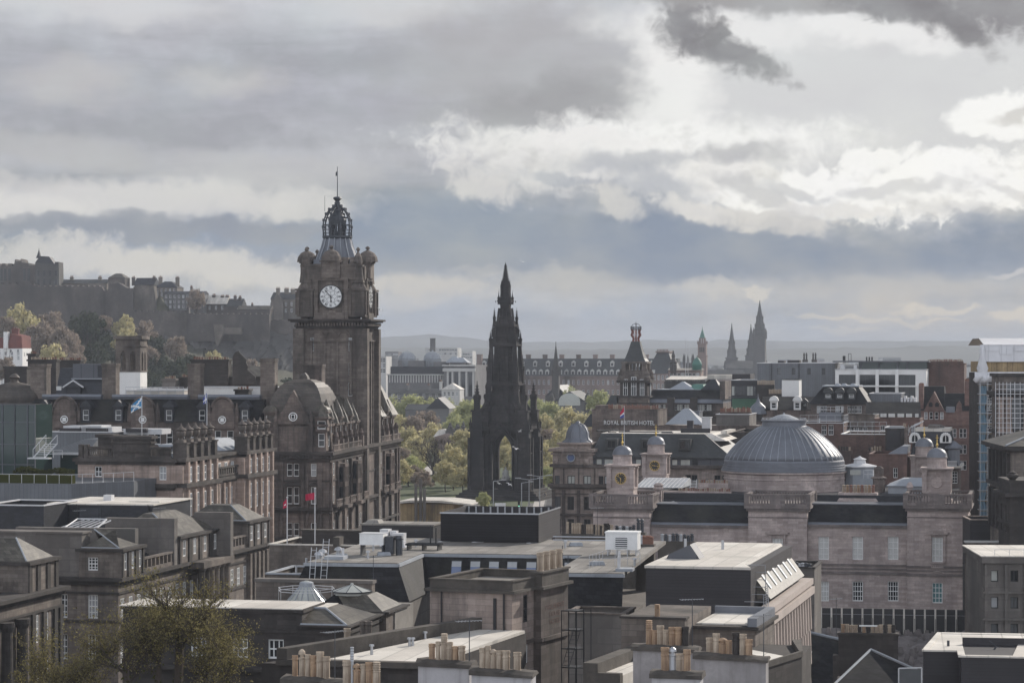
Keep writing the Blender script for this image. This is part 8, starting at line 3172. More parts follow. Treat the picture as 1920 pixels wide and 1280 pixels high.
MB().box(-.1,W+.1,-.1,1.1,f2.z(1090)+.003,f2.z(1084)).build('coping','concrete',t)
f3=Fr(554,199,12)
t=f3.thing('cone_rooflight','glazed conical rooflight with lead cap inside an octagonal guard rail','rooflight')
z3=f3.z
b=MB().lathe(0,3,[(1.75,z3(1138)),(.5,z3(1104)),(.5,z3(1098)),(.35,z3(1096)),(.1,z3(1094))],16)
b.build('glazing','glass_skytint',t)
b=MB()
for k in range(16):
 a=R(22.5*k)
 b.tube((1.78*math.cos(a),3+1.78*math.sin(a),z3(1138)),(.52*math.cos(a),3+.52*math.sin(a),z3(1104)),.05,.05,4)
b.lathe(0,3,[(.56,z3(1105)),(.56,z3(1098)),(.4,z3(1096))],16)
b.build('lead_ribs','leadpale',t)
b=MB()
for zz_ in(z3(1108),z3(1113)):
 for k in range(8):
  a,a2=R(45*k),R(45*k+45)
  b.tube((2.3*math.cos(a),3+2.3*math.sin(a),zz_),(2.3*math.cos(a2),3+2.3*math.sin(a2),zz_),.035,.035,4)
  b.tube((2.3*math.cos(a),3+2.3*math.sin(a),z3(1140)),(2.3*math.cos(a),3+2.3*math.sin(a),z3(1108)),.035,.035,4)
b.build('guard_rail','offwhite',t)
MB().box(-4,8,.2,6,0,z3(1139)).build('roof_deck','felt',t)
f3=Fr(650,196,12)
t=f3.thing('lantern_hall','small hipped slate roof crowned by a faceted glass rooflight','hall')
z3=f3.z
W3=f3.u(724)
body(t,0,W3,0,6,0,z3(1148),'terr',extra=lambda b:[slab(b,0,W3,0,6,z3(1148),.15,.3)])
MB().frus((0,W3-.3,0,6),z3(1148)+.16,(-1.2,W3*.38,1.6,4.5),z3(1118)).build('roof','slate_brown',t)
b=MB().lathe(-.3,2.6,[(1.45,z3(1120)),(1.45,z3(1114)),(1.6,z3(1113)),(.15,z3(1101)),(.1,z3(1098))],8)
b.build('rooflight','glass_skytint',t)
b=MB()
for k in range(8):
 a=R(45*k)
 b.tube((-.3+1.6*math.cos(a),2.6+1.6*math.sin(a),z3(1113)),(-.3,2.6,z3(1100.5)),.04,.04,4)
b.lathe(-.3,2.6,[(1.62,z3(1115)),(1.66,z3(1113)),(1.5,z3(1112.6))],8)
b.build('rooflight_bars','iron',t)
MB().frus((-2.6,-.02,1,6),z3(1139),(-1.5,-.1,2,5),z3(1118)).build('side_roof','slate',t)
t,f3,W3,z1=flat_block('low flat roof with pale coping in front of the flagpoles',500,572,226,1076,8,'terr','feltpale',name='low_roof',cope='leadpale')
MB().tube((W3*.6,2,z1-.5),(W3*.6,2,f3.z(1062)),.1).tube((W3*.95,1,z1-.5),(W3*.95,1,f3.z(1046)),.12).build('vent_pipe','steel',t)
t,f3,W3,z1=flat_block('stone rear wall building carrying two red flags on white poles',505,690,262,1021,10,'terr','felt',name='flag_building',cope='feltpale')
b=MB().box(f3.u(545),f3.u(690),4,5,z1-.5,f3.z(999))
b.build('rear_wall','terr_dark',t)
b=MB()
slab(b,f3.u(545),f3.u(690),4,5,f3.z(999)+.003,.15,.15)
b.box(f3.u(627),f3.u(639),-.5,1,z1,f3.z(1004))
b.build('coping','cope',t)
flagpole(538.5,264,1019,933,'shorter white flagpole with small red flag in front of the big hotel',['crimson','whitep'],0,.55,.95,.9,r=.065,two=lambda s,q:1 if .35<q<.6 and .3<s<.75 else 0,group='red flags on white poles')
t=flagpole(590.5,263,1019,916,'taller white flagpole flying a crimson flag to the left',['crimson'],0,1.05,.72,.22,r=.065,txt='VIE',group='red flags on white poles',fpy=923)
f=Fr(575,215,9)
t=f.thing('mansard_complex','wide flat felt roof with slate mansard sides around a recessed court','building')
z,u,V=f.z,f.u,f.v
zt=z(1053)
xa=u(745)
vm,vb=f.vz(1034,zt),f.vz(1016,zt)
x2,x3=u(1092,vm),u(1212,vm)
vr=f.vz(1073,zt,u(1100))
b=MB()
b.prism([(0,0),(xa,0),(xa,vm),(x2,vm),(x2,vr),(x3,vr),(x3,vb+6),(0,vb+6)],zt-.3,zt)
b.build('flat_roof','felt',t)
b=MB()
hm=3.1
o_=1.3
def mans(b,p,q,out,z0,z1,inn=.6):
 """One sloping mansard face from p to q; out is the outward direction."""
 b.mesh([(p[0]+out[0],p[1]+out[1],z0),(q[0]+out[0],q[1]+out[1],z0),(q[0],q[1],z1),(p[0],p[1],z1)],[(0,1,2,3)])
for p,q,out in(((0,0),(xa,0),(0,-o_)),((xa,vm),(x2,vm),(0,-o_)),((x2,vr),(x3,vr),(0,-o_))):
 e0=(-.0,0)
 b.mesh([(p[0]-(o_ if p==(0,0)else 0),p[1]-o_,zt-hm-(.9 if p[0]==x2 else 0)),(q[0]+(o_ if q==(xa,0)else 0),q[1]-o_,zt-hm-(.9 if p[0]==x2 else 0)),(q[0],q[1],zt-.02),(p[0],p[1],zt-.02)],[(0,1,2,3)])
b.mesh([(xa+o_,-o_,zt-hm),(xa+o_,vm-o_,zt-hm),(xa,vm,zt-.02),(xa,0,zt-.02)],[(0,1,2,3)])
b.mesh([(x2-o_,vr-o_,zt-hm-.9),(x2,vr,zt-.02),(x2,vm,zt-.02),(x2-o_,vm-o_,zt-hm-.9)],[(0,1,2,3)])
b.mesh([(-o_,-o_,zt-hm),(0,0,zt-.02),(0,vb,zt-.02),(-o_,vb,zt-hm)],[(0,1,2,3)])
b.mesh([(x2-o_,vr-o_,zt-hm-.9),(x2,vr-o_,zt-hm-.9),(x2,vr,zt-.02)],[(0,1,2)])
b.build('mansard_slates','slate',t)
b=MB()
for p,q in(((-.1,-.1),(xa,-.1)),((xa+.1,0),(xa+.1,vm)),((xa,vm-.1),(x2,vm-.1)),((x2,vr-.1),(x3,vr-.1))):
 b.mark()
 b.box(min(p[0],q[0])-.12,max(p[0],q[0])+.12,min(p[1],q[1])-.12,max(p[1],q[1])+.12,zt-.32,zt-.06)
b.build_each('lead_edge','leadpale',t)
b=MB()
b.box(-o_+.2,xa+o_-.2,-o_+.2,vb,0,zt-hm)
b.box(xa,x2,vm-o_+.2,vb,0,zt-hm-.01)
b.box(x2-o_+.2,x3,vr-o_+.2,vb,0,zt-hm-.92)
b.build('wall','concrete',t)
for px in(858,893,928,962,998,1069):
 x=u(px,vm)
 big=px>1050
 za_,zb_=(1062,1092)if big else(1060,1080)
 fr=[(zt-z(za_-0,x,vm))/hm,(zt-z(zb_,x,vm))/hm]
 w=.42
 P=lambda s,xx,up=.0:(xx,vm-o_*s-.03-up*.9,zt-hm*s+.02+up*.4)
 s0,s1=.2,(.78 if big else .66)
 b=MB()
 b.mesh([P(s0,x-w-.07,.05),P(s1,x-w-.07,.05),P(s1,x+w+.07,.05),P(s0,x+w+.07,.05)],[(0,1,2,3)])
 o=b.build('roof_window','black',t)
 b=MB()
 b.mesh([P(s0+.03,x-w,.09),P(s1-.03,x-w,.09),P(s1-.03,x+w,.09),P(s0+.03,x+w,.09)],[(0,1,2,3)])
 b.build('pane','glassblue',o)
 b=MB()
 sm=(s0+s1)/2-.05
 b.mesh([P(s0+.03,x-w,.1),P(sm,x-w,.1),P(sm,x+w,.1),P(s0+.03,x+w,.1)],[(0,1,2,3)])
 b.build('blind','curtain',o)
b=MB()
b.box(u(610,3),u(646,3),2.5,4.2,zt,zt+.28)
b.box(u(1155,vr+2),u(1187,vr+2),vr+1.6,vr+3.2,zt,zt+.22)
b.build('rooflight','leadpale',t)
for px,v in((635,9),(605,6.5),(598,3.5)):
 MB().lathe(u(px,v),v,[(.22,zt),(.22,zt+.3),(.42,zt+.32),(.35,zt+.5),(.1,zt+.62)],8).build('roof_vent','steel',t)
b=MB()
for px,v,py in((643,4,1027),(1160,vr+2,1043),(1161,vr+3,1032)):
 b.tube((u(px,v),v,zt),(u(px,v),v,z(py,u(px,v),v)),.12,.12,8)
b.build('vent_pipe','offwhite',t)
b=MB()
b.mark()
ladder(b,(u(590),-1.6,zt-3.6),(u(592),-.6,zt+1.3),.45,10,.035)
b.mark()
ladder(b,(u(611),-1.6,zt-3.6),(u(614),-.4,zt+2.0),.5,12,.035)
b.mark()
rail(b,[(u(1105,vr+4),vr+4,zt),(u(1130,vr+8),vr+8,zt),(u(1200,vr+8),vr+8,zt)],1.1,.03,1.0)
b.mark()
b.path([(u(1040,vb),vb-1,zt+.8),(u(1140,vb),vb-1,zt+.8)],.06)
b.path([(u(1040,vb),vb-1,zt+.5),(u(1140,vb),vb-1,zt+.5)],.06)
b.build_each('roof_access_rail','steel',t)
b=MB()
for px,h in((1036,1022),(1047,1040)):
 b.tube((u(px,0),6,zt-3),(u(px,0),6,z(h,u(px),6)),.035)
b.path([(u(1040),6,z(1046,u(1040),6)),(u(1053),6,z(1046,u(1053),6))],.03)
b.build('aerial','iron',t)
fb=Fr(826,238,12)
t=fb.thing('plant_screen','big black boarded plant screen on short white legs in the centre of the flat roof','plant screen')
Wb=fb.u(1010)
zb0,zb1=fb.z(1014),fb.z(960)
b=MB()
db=fb.v(1050,Wb)
b.wall((0,0),(1,0),Wb,zb0,zb1,())
b.box(0,Wb,0,.12,zb0,zb1)
b.box(Wb-.12,Wb,.12,db,zb0,zb1)
b.box(0,.12,.12,db,zb0,zb1)
b.box(.12,Wb-.12,db-.12,db,zb0,zb1)
b.box(.12,Wb-.12,.12,db-.12,zb0,zb0+.1)
b.build('boards','clad',t)
b=MB()
for x in lin(0,Wb,13):
 b.box(x-.07,x+.07,db-.26,db-.13,zb0+.2,zb1-.05)
b.box(-.06,Wb+.06,-.06,-.01,zb1-.1,zb1+.03)
b.box(Wb+.01,Wb+.06,-.01,db,zb1-.1,zb1+.03)
b.build('frame','steel',t)
b=MB()
for x in(.5,Wb*.4,Wb-.4):
 b.tube((x,.3,zt),(x,.3,zb0),.08)
 b.box(x-.3,x+.3,.1,.7,zt,zt+.06)
 b.tube((x,.3,zb0),(x-.7,-.2,zt),.05)
b.build('legs','offwhite',t)
fb=Fr(678,246,12)
t=fb.thing('roof_house','low dark roof house with pale top left of the black screen','roof house')
Wb=fb.u(812)
MB().box(0,Wb,0,4,15,fb.z(984)).build('wall','clad',t)
b=MB().box(-.1,Wb+.1,-.1,4.1,fb.z(984)+.003,fb.z(981))
b.frus((.2,1.6,.5,2.5),fb.z(981),(.4,1.4,.7,2.3),fb.z(975))
b.build('roof','felt',t)
fb=Fr(674,222,12)
t=fb.thing('air_unit','white box air handling unit with ducts on the felt roof','air unit')
Wb=fb.u(718)
z_=fb.z
MB().box(0,Wb,0,1.6,z_(1021),z_(1000)).build('casing','whitep',t)
MB().box(-.04,Wb+.04,-.04,1.64,z_(1000)+.003,z_(999)).build('lid','offwhite',t)
b=MB()
for x in(.1,Wb-.1):
 b.mark()
 b.box(x-.05,x+.05,.1,1.5,zt,z_(1021))
b.mark()
b.box(Wb+.05,Wb+.8,.4,1.5,zt+.1,z_(1005))
b.mark()
b.lathe(Wb+1.2,1.0,[(.3,zt),(.3,z_(1012)),(.42,z_(1010)),(.3,z_(1004))],10)
b.build_each('duct','iron',t)
fb=Fr(712,232,12)
t=fb.thing('air_unit','group of stepped pale grey air units behind the white box','air unit')
b=MB().box(0,.8,0,1.2,zt,fb.z(992))
b.box(.9,1.5,.2,1.0,zt,fb.z(995))
b.box(1.3,2.4,-.6,.4,zt+.3,fb.z(998))
b.lathe(1.9,-.1,[(.75,zt),(.6,zt+.4),(.6,zt+.5)],10)
b.build('casing','offwhite',t)
fb=Fr(760,228,12)
t=fb.thing('pipe_rack','black pipework rack lying on the felt roof left of the screen','pipe rack')
b=MB()
for k in range(5):
 b.tube((0,k*.3,zt+.5),(3.2,k*.3,zt+.5),.09)
for x in(.2,1.6,3.0):
 b.box(x-.05,x+.05,-.1,1.4,zt,zt+.42)
b.tube((2.2,.5,zt+.5),(2.2,.5,zt+2.2),.07)
b.tube((2.7,.5,zt+.5),(2.7,.5,zt+2.0),.07)
b.build('pipes','black',t)
fb=Fr(1135,222,12)
t=fb.thing('air_unit','white louvred air handling unit on legs at the right of the flat roof','air unit')
Wb=fb.u(1195)
z_=fb.z
MB().box(0,Wb,0,1.8,z_(1030),z_(999)).build('casing','whitep',t)
MB().frus((-.05,Wb+.05,-.05,1.85),z_(999)+.003,(-.05,Wb+.05,-.05,1.85),z_(996)).build('lid','whitep',t)
b=MB().box(.9,Wb-.9,-.03,-.005,z_(1027),z_(1007))
b.m=1
for k in range(5):
 b.box(.9,Wb-.9,-.12,-.03,z_(1026-k*4),z_(1024.5-k*4))
b.build('louvre',['iron','whitep'],t)
b=MB()
for x in(.2,1.0,Wb-.9,Wb-.15):
 b.box(x-.05,x+.05,.1,1.7,zt,z_(1030))
b.build('legs','steel',t)
for px0,px1,top,d,n,mts,lab,kind in((1061,1116,1000,275,12,('clay','terr_dark'),'dark stack with a row of weathered pots right of the black screen','plain'),(1116,1147,1003,270,8,('terr_dark','clay'),'lower stack of weathered pots before the domed corner building','plain'),
(1152,1190,998,262,6,('steel','iron'),'stack with six steel cowls behind the white louvred unit','cowl'),(1192,1206,998,262,2,('iron','iron'),'pair of tall black cowled flues beside the six steel cowls','cowl'),
(1237,1300,1014,258,9,('steel','iron'),'row of nine silver cowls behind the black boarded block','cowl'),(1196,1222,1020,232,7,('clayred','steel'),'clustered small red and silver vents right of the louvred unit','cowl')):
 F3=Fr(px0,d,12)
 t3=F3.thing('chimney_stack',lab,'chimney')
 w=F3.u(px1)
 MB().box(-.2,w+.2,0,1.0,0,F3.z(top)).build('stack','cope',t3)
 pots(t3,[(x,.5,F3.z(top))for x in lin(0,w,n)],rnd,(1.0,1.25)if kind=='plain' else((.65,.8)if n!=2 else(1.4,1.5)),.19,mts,(kind,))
f=Fr(960,168,23)
t=f.thing('hotel_wing','pinkish stone flat roofed wing with faded painted wall sign and four pots','hotel')
z,u,V=f.z,f.u,f.v
L0=u(806)
vE,vS=V(1051,.0),V(1010)
zp=z(1113)
body(t,L0,0,0,vE,0,zp,'corner',[],[(V(985),z(1172),.75,z(1120)-z(1172),dict(nx=1,ny=2,frame='black')),(V(985),z(1250),.75,z(1207)-z(1250),dict(nx=2,ny=2))],extra=lambda b:[b.box(.01,.55,vS-.9,vE+.02,0,zp-.01),slab(b,L0,0,0,vE,z(1213),.25,.12),b.box(.02,.7,vS-1.0,vE+.1,z(1213)+.01,z(1213)+.26)],depth=.2)
b=MB()
slab(b,L0,0,0,vE,zp+.004,.2,.3)
b.box(0,.85,vS-1.2,vE+.3,zp+.006,zp+.2)
for x0,x1,y0,y1 in((L0,.05,0,.3),(L0,L0+.3,.3,vE-.3),(-.25,.05,.3,vE),(L0,-.25,vE-.3,vE)):
 b.box(x0,x1,y0,y1,zp+.2,z(1091))
 b.box(x0-.06,x1+.06,y0-.06,y1+.06,z(1091)+.003,z(1088.5))
b.box(-.2,.62,vS-.9,vE,zp+.2,z(1083))
slab(b,-.2,.62,vS-.9,vE,z(1083),.12,.1)
b.build('parapet','cope',t)
MB().box(L0+.3,-.25,.3,vE-.3,zp+.2,zp+.32).build('flat_roof','felt',t)
for y in lin(vS-.8,vE-.2,4):
 link('chimney_pot',pot_mesh('plain',1.25,.24,'clay'),t,(.2,y,z(1083)+.12))
for txt,py in(('PARLIAMENT',1137),('HOUSE',1151),('HOTEL',1165)):
 o=text_mesh(txt,.52,.003,'red',t,(.56,(vS-.9+vE)/2,z(py,0,vE*.8)),(R(90),0,R(90)),'painted_sign',(3.4 if len(txt)>6 else 1.9))
b=MB()
b.tube((L0+.9,-.1,0),(L0+.9,-.1,zp),.06)
b.tube((u(946),-.12,0),(u(946),-.12,zp),.07)
b.box(u(926),u(931),-.12,-.01,z(1213)+.3,z(1122))
b.build('downpipe','black',t)
b=MB().path([(u(922),-.6,z(1181)),(u(958),-1.2,z(1186))],.04)
b.tube((u(958),-1.2,z(1186)),(u(958),-.3,z(1225)),.05)
b.build('bracket_lamp','offwhite',t)
f=Fr(618,152,12)
t=f.thing('pale_roof_building','low building with pale membrane roof and dark sloping parapet left of the hotel wing','building')
z,u=f.z,f.u
zt2=z(1236)
W=u(806)
vb2=f.vz(1176,zt2)
b=MB().prism([(-.3,0),(W,0),(W+2,vb2),(W-1.5,vb2)],zt2-.2,zt2)
b.build('flat_roof','feltpale',t)
MB().prism([(-4,-.8),(W,-.8),(W+2,vb2+.5),(W-1.6,vb2+.5)],0,zt2-.2).build('wall','terr_dark',t)
b=MB()
b.prism([(-3.0,-1.0),(-2.3,-1.2),(W-.9,vb2+.4),(W-1.6,vb2+.6)],zt2-.3,zt2+.75)
b.box(-3,W,-1.2,-.5,zt2-.25,zt2+.1)
b.build('parapet','cope',t)
for px,v,h in((697,3,.5),(768,8,.4),(774,8,.4),(797,12,.35)):
 MB().lathe(u(px,v),v,[(.1,zt2),(.08,zt2+h),(.17,zt2+h+.02),(.15,zt2+h+.12)],8).build('vent_pipe','steel',t)
def near_stack(label,px0,px1,d,py_top,m,potlist,a=12,depth=1.3,tilt=0.0,capm='cope'):
 f=Fr(px0,d,a)
 t=f.thing('chimney_stack',label,'chimney')
 W=f.u(px1)
 zt=f.z(py_top)
 r=random.Random(px0)
 MB().box(0,W,0,depth,0,zt-.35).build('stack',m,t)
 b=MB()
 n=max(6,int(W*3))
 top=[]
 for i in range(n+1):
  x=-.12+(W+.24)*i/n
  q=zt-.05-tilt*i/n
  top.append((x,[(-.12,zt-.38-tilt*i/n*.6),(-.1,q-.12+r.uniform(-.04,.04)),(.25,q+r.uniform(-.03,.05)),(depth-.25,q+r.uniform(-.03,.05)),(depth+.1,q-.15),(depth+.12,zt-.38)]))
 b.mesh([(x,y,q)for x,l in top for y,q in l],[(i*6+j,(i+1)*6+j,(i+1)*6+j+1,i*6+j+1)for i in range(n)for j in range(5)]+[(0,1,2,3,4,5),(n*6+5,n*6+4,n*6+3,n*6+2,n*6+1,n*6)])
 b.build('flaunching',capm,t)
 for px,ptop,wpx,kind,mm in potlist:
  v=depth/2
  x=f.u(px,v)
  rr=wpx/2/F*d
  zb=zt-.1-tilt*x/W
  link('chimney_pot',pot_mesh(kind,f.z(ptop,x,v)-zb,rr,mm),t,(x,v,zb),r.random())
 return t,f
C,O,D_='clay','clay2','terr_dark'
near_stack('harled stack at bottom left with six clay pots, one capped by a black cowl',530,640,131,1266,'renderpale',[(553,1228,11,'plain',O),(566,1216,12,'cowl',C),(577,1226,11,'plain',C),(587,1228,11,'band',O),(600,1221,14,'band',C),(612,1230,14,'plain',C)],tilt=.12)
near_stack('second harled stack with mixed pots and silver cowls, right of the six pots',636,716,127,1280,'render',[(651,1238,18,'plain',C),(660,1212,7,'louvre','steel'),(669,1243,14,'cowl',O),(681,1244,11,'plain',C),(692,1241,13,'band',O),(706,1240,14,'louvre',C)],tilt=.15)
near_stack('pale harled stack with six clay pots, the third tallest, left of its twin',784,880,129,1234,'renderpale',[(810,1206,13,'plain',O),(821.5,1202,10,'plain',C),(833,1187,13,'louvre',C),(843,1203,12,'band',C),(854,1211,12,'plain',O),(866,1210,13,'band',C)],tilt=.1)
near_stack('pale harled stack with six clay pots beside the window of the stone wing',884,995,126,1250,'renderpale',[(904,1214,11,'plain',C),(915,1210,11,'plain',C),(925,1216,12,'cowl',C),(936,1219,12,'plain',C),(949,1219,14,'band',C),(970,1222,15,'plain',C)],tilt=.15)
near_stack('dark harled stack with seven orange pots, the first tallest',1187,1306,146,1206,'render',[(1217,1162,12,'louvre',O),(1227,1181,11,'plain',O),(1238,1172,13,'band',C),(1248,1180,12,'plain',C),(1260,1175,12,'band',O),(1272,1175,13,'band',O),(1285,1174,13,'band',D_)],tilt=.1)
near_stack('broad stained stack with seven mixed pots, one blackened',1303,1436,139,1221,'render',[(1330,1195,12,'band',C),(1343,1187,13,'band',C),(1355,1195,16,'cowl',O),(1366,1200,13,'plain',O),(1380,1185,13,'band',D_),(1393,1188,14,'plain',C),(1404,1198,14,'band',O)],tilt=.2)
near_stack('small white harled stack with four banded pots at the bottom',1222,1312,128,1256,'renderpale',[(1247,1213,15,'band',O),(1261,1212,13,'cowl','steel'),(1274,1225,13,'band',C),(1288,1217,14,'plain',O)],tilt=.02)
f=Fr(1165,160,15)
t=f.thing('tenement_roof','stone gable end with pale lead flat roof behind the orange pot stacks','tenement')
z,u=f.z,f.u
W=u(1404)
body(t,0,u(1284),0,9,0,z(1158),'terr',extra=lambda b:[b.box(-.1,u(1284)+.1,-.1,1.0,z(1158)+.003,z(1154))])
zz2=z(1187,u(1340))
body(t,u(1284)+.02,W,2.5,10,0,zz2,'terr',name='rear_wall',extra=lambda b:[slab(b,u(1284)+.3,W,2.5,10,zz2+.003,.2,.25)])
MB().box(u(1288),W-.6,3.2,9.6,zz2+.21,zz2+.3).build('flat_roof','feltpale',t)
b=MB()
for x0,x1,y0,y1 in((u(1288),W,9.6,10),(W-.5,W+.1,2.4,9.6)):
 b.box(x0,x1,y0,y1,zz2+.21,zz2+.75)
b.build('parapet','lead',t)
link('chimney_pot',pot_mesh('louvre',.75,.17,O),t,(u(1230),.4,z(1154)))
f=Fr(1404,150,15)
t=f.thing('gutter_roof','low roof with mossy stone parapet running to the fin fronted block','roof')
z,u=f.z,f.u
za1=z(1250)
MB().prism([(-2,0),(u(1436),0),(u(1475),6),(u(1475)-.3,12),(-2,12)],0,za1).build('wall','terr_dark',t)
b=MB()
b.prism([(u(1432),-.2),(u(1437),-.2),(u(1477),6),(u(1477)-1.0,12),(u(1477)-1.6,12),(u(1470),6)],za1+.003,za1+.35)
b.build('coping','cope',t)
MB().prism([(-2,.1),(u(1430),.1),(u(1455),5),(-2,9)],za1+.004,za1+.08).build('roof','feltpale',t)
f=Fr(1410,194,13.5)
t=f.thing('finned_block','modern block with black boarded gable, pale flat roof and concrete finned side','building')
z,u,V=f.z,f.u,f.v
L0=u(1211)
zt3=z(1063)
vb3=f.vz(1017,zt3,L0/2)
xr_=u(1391)*.98
MB().box(L0,-.1,0,vb3,0,zt3-.2).build('boarded_wall','clad',t)
b=MB().prism([(L0-.1,-.1),(-.1,-.1),(-1.0,3),(-1.0,vb3+.1),(L0-.1,vb3+.1)],zt3-.2,zt3)
b.build('flat_roof','feltpale',t)
b=MB()
xk,vk=u(1283,8),9.0
b.xprism([(xk-1.2,zt3+.002),(xk+1.5,zt3+.002),(xk+.7,zt3+1.15),(xk-1.0,zt3+.35)],vk-2.5,vk)
b.build('roof_hatch','cladgrey',t)
b=MB()
for px,v in((1285,18),(1355,17)):
 b.tube((u(px,v),v,zt3),(u(px,v),v,zt3+.75),.13)
b.build('vent_pipe','steel',t)
zf=z(1140,u(1441))
xf=u(1441)
b=MB()
b.mesh([(-1.0,3.2,zt3-.02),(-1.0,vb3,zt3-.02),(1.0,vb3,zf+.4),(1.0,3.2,zf+.4)],[(3,2,1,0)])
b.mesh([(-1.0,3.2,zt3-.02),(1.0,3.2,zf+.4),(-1,3.2,zf+.4)],[(0,1,2)])
b.build('side_slope','slate_brown',t)
for k in range(6):
 y=6+(vb3-9)*k/5.0
 b=MB()
 S_=lambda q,n:(-1+2*q+n,zt3+(zf+.4-zt3)*q+n*.6)
 pr=[S_(.14,.02),S_(.8,.02),S_(.8,.07),S_(.14,.07)]
 b.xprism(pr,y-.1,y+.5)
 o=b.build('slope_window','offwhite',t)
 MB().mesh([(S_(.16,.06)[0],y+.5,S_(.16,.06)[1]),(S_(.16,.06)[0],y+1.1,S_(.16,.06)[1]),(S_(.78,.06)[0],y+1.1,S_(.78,.06)[1]),(S_(.78,.06)[0],y+.5,S_(.78,.06)[1])],[(3,2,1,0)]).build('pane','glass_skytint',o)
b=MB()
b.box(-.2,xf-.1,1.5,vb3+2,0,zf-.5)
b.box(xf-.75,xf+.25,-.2,vb3+2.2,zf-.5,zf)
b.box(xf-.45,xf+.35,-.3,vb3+2.3,zf-1.3,zf-.7)
b.box(-.2,xf-.75,-.2,3,zf-.9,zf-.4)
b.build('parapet','fins',t)
b=MB()
for y in lin(.2,vb3+2,15):
 for k in range(6):
  zt_k=zf-1.35-k*3.0
  b.frus((xf-.3,xf+.22,y-.2,y+.2),zt_k-2.95,(xf-.3,xf+.12,y-.2,y+.2),zt_k)
for k in range(6):
 b.box(xf-.4,xf-.02,0,vb3+2,zf-4.4-k*3.0,zf-3.5-k*3.0)
o=b.build('fins','fins',t)
MB().box(xf-.5,xf-.25,.1,vb3+1.9,0,zf-1.3).build('glazing','greenglass',t)
b=MB()
p,q=(xf-1.9,-.5,zf-.6),(xf-2.6,5.5,zt3-1.2)
ladder(b,(u(1437),0,z(1152)),(u(1420),4.5,z(1098,u(1420),4)),.6,14,.04,Vector((.6,.0,.3)))
for k in range(6):
 zq=z(1152)+k*.5
 b.tube((u(1437)-k*.12,k*.75,zq+1.0),(u(1425)-k*.12-1.2,k*.75,zq+1.0),.025)
 b.tube((u(1437)-k*.12,k*.75,zq),(u(1437)-k*.12,k*.75,zq+1.0),.025)
b.build('roof_stair','steel',t)
f=Fr(1055,172,19)
t=f.thing('fire_escape','thin black steel fire escape frame beside the painted wall sign','fire escape')
z,u=f.z,f.u
b=MB()
for px in(1053,1066,1081,1095):
 for v in(0,1.6):
  b.tube((u(px),v,0),(u(px),v,z(1144)),.035)
for py in(1144,1180,1215,1250):
 b.path([(u(1052),0,z(py)),(u(1096),0,z(py))],.03)
 b.box(u(1053),u(1081),.1,1.5,z(py)-.06,z(py)-.02)
ladder(b,(u(1060),0,z(1250)),(u(1076),.8,z(1180)),.5,9,.025)
b.build('frame','black',t)
t,f,W,z1=flat_block('grey back building in the alley beside the fire escape',1062,1170,196,1150,5,'concrete','felt',name='back_building',cope='terr')
f=Fr(1098,150,19)
t=f.thing('alley_roof','narrow pale flat roof with mossy parapet in the alley','roof')
zk=f.z(1262)
b=MB().box(.8,f.u(1168),0,17,0,zk)
b.build('flat_roof','feltpale',t)
b=MB().prism([(0,-.5),(.9,-.5),(1.1,17),(.3,17)],0,zk+.7)
b.box(.2,f.u(1168),-.6,-.05,0,zk+.15)
b.build('parapet','cope',t)
MB().lathe(f.u(1140,3),3,[(.1,zk),(.08,zk+.45),(.16,zk+.47),(.14,zk+.6)],8).build('vent_pipe','iron',t)
f=Fr(1572,232,8.5)
t=f.thing('chimney_wall','tall bare chimney wall with a long row of clay pots above the rubble ground','chimney')
W=f.u(1684)
b=MB().box(0,W,0,1.3,0,f.z(1190))
b.box(-.5,.02,-.3,1.1,0,f.z(1228))
slab(b,0,W,0,1.3,f.z(1190)+.003,.2,.1)
b.build('wall','terr_dark',t)
pots(t,[(x,.65,f.z(1190)+.2)for x in lin(.2,W-.2,13)],rnd,(.6,.75),.17,('clay','clay2','terr_dark'),('plain','band'))
MB().tube((W*.35,-.4,f.z(1171)),(W*.65,-.1,f.z(1171.5)),.08).build('loose_pipe','whitep',t)
f=Fr(1480,236,8.5)
t=f.thing('slate_roof_house','dark slate roof with lead ridge and two small skylights beside the fins','house')
W=f.u(1574)
MB().box(0,W,0,9,0,f.z(1290)).build('wall','terr_dark',t)
MB().mesh([(0,-1,f.z(1292)),(W,-1,f.z(1292)),(W,5,f.z(1199,W,5)),(0,5,f.z(1178,0,5)),(0,9,f.z(1270)),(W,9,f.z(1270))],[(0,1,2,3),(3,2,5,4)]).build('roof','slate',t)
MB().tube((0,5,f.z(1177,0,5)),(W,5,f.z(1198,W,5)),.15,.15,6).build('ridge','leadpale',t)
for px,py in((1509,1214),(1513,1226)):
 x=f.u(px,3)
 zq=f.z(py,x,3)
 MB().mesh([(x-.4,2.6,zq-.35),(x+.3,2.6,zq-.35),(x+.5,3.1,zq+.3),(x-.2,3.1,zq+.3)],[(0,1,2,3)]).build('skylight','glass_skytint',t)
f=Fr(1632,205,8.5)
t=f.thing('pyramid_roof_house','dark hipped slate roof with pale lead hips at the bottom','house')
A_=(0,4,f.z(1217,0,4))
B_=(f.u(1560),-3.5,f.z(1288,0,-3))
C_=(f.u(1722),-1.5,f.z(1254,0,-1))
MB().mesh([A_,B_,(C_[0],-3.5,B_[2]),C_,(3,9,10),(-3,9,10)],[(0,1,2,3),(0,3,4),(0,5,1),(0,4,5)]).build('roof','slate',t)
MB().tube(A_,B_,.12,.12,5).tube(A_,C_,.12,.12,5).build('hip_lead','leadpale',t)
MB().box(B_[0]+.3,C_[0]-.3,-3,8,0,f.z(1291)).build('wall','terr_dark',t)
f=Fr(1731,183,8.5)
t=f.thing('modern_flat_roof','modern black clad building with pale rimmed flat roof and sunken blue deck','building')
z,u=f.z,f.u
W=u(1990)
zr=z(1217)
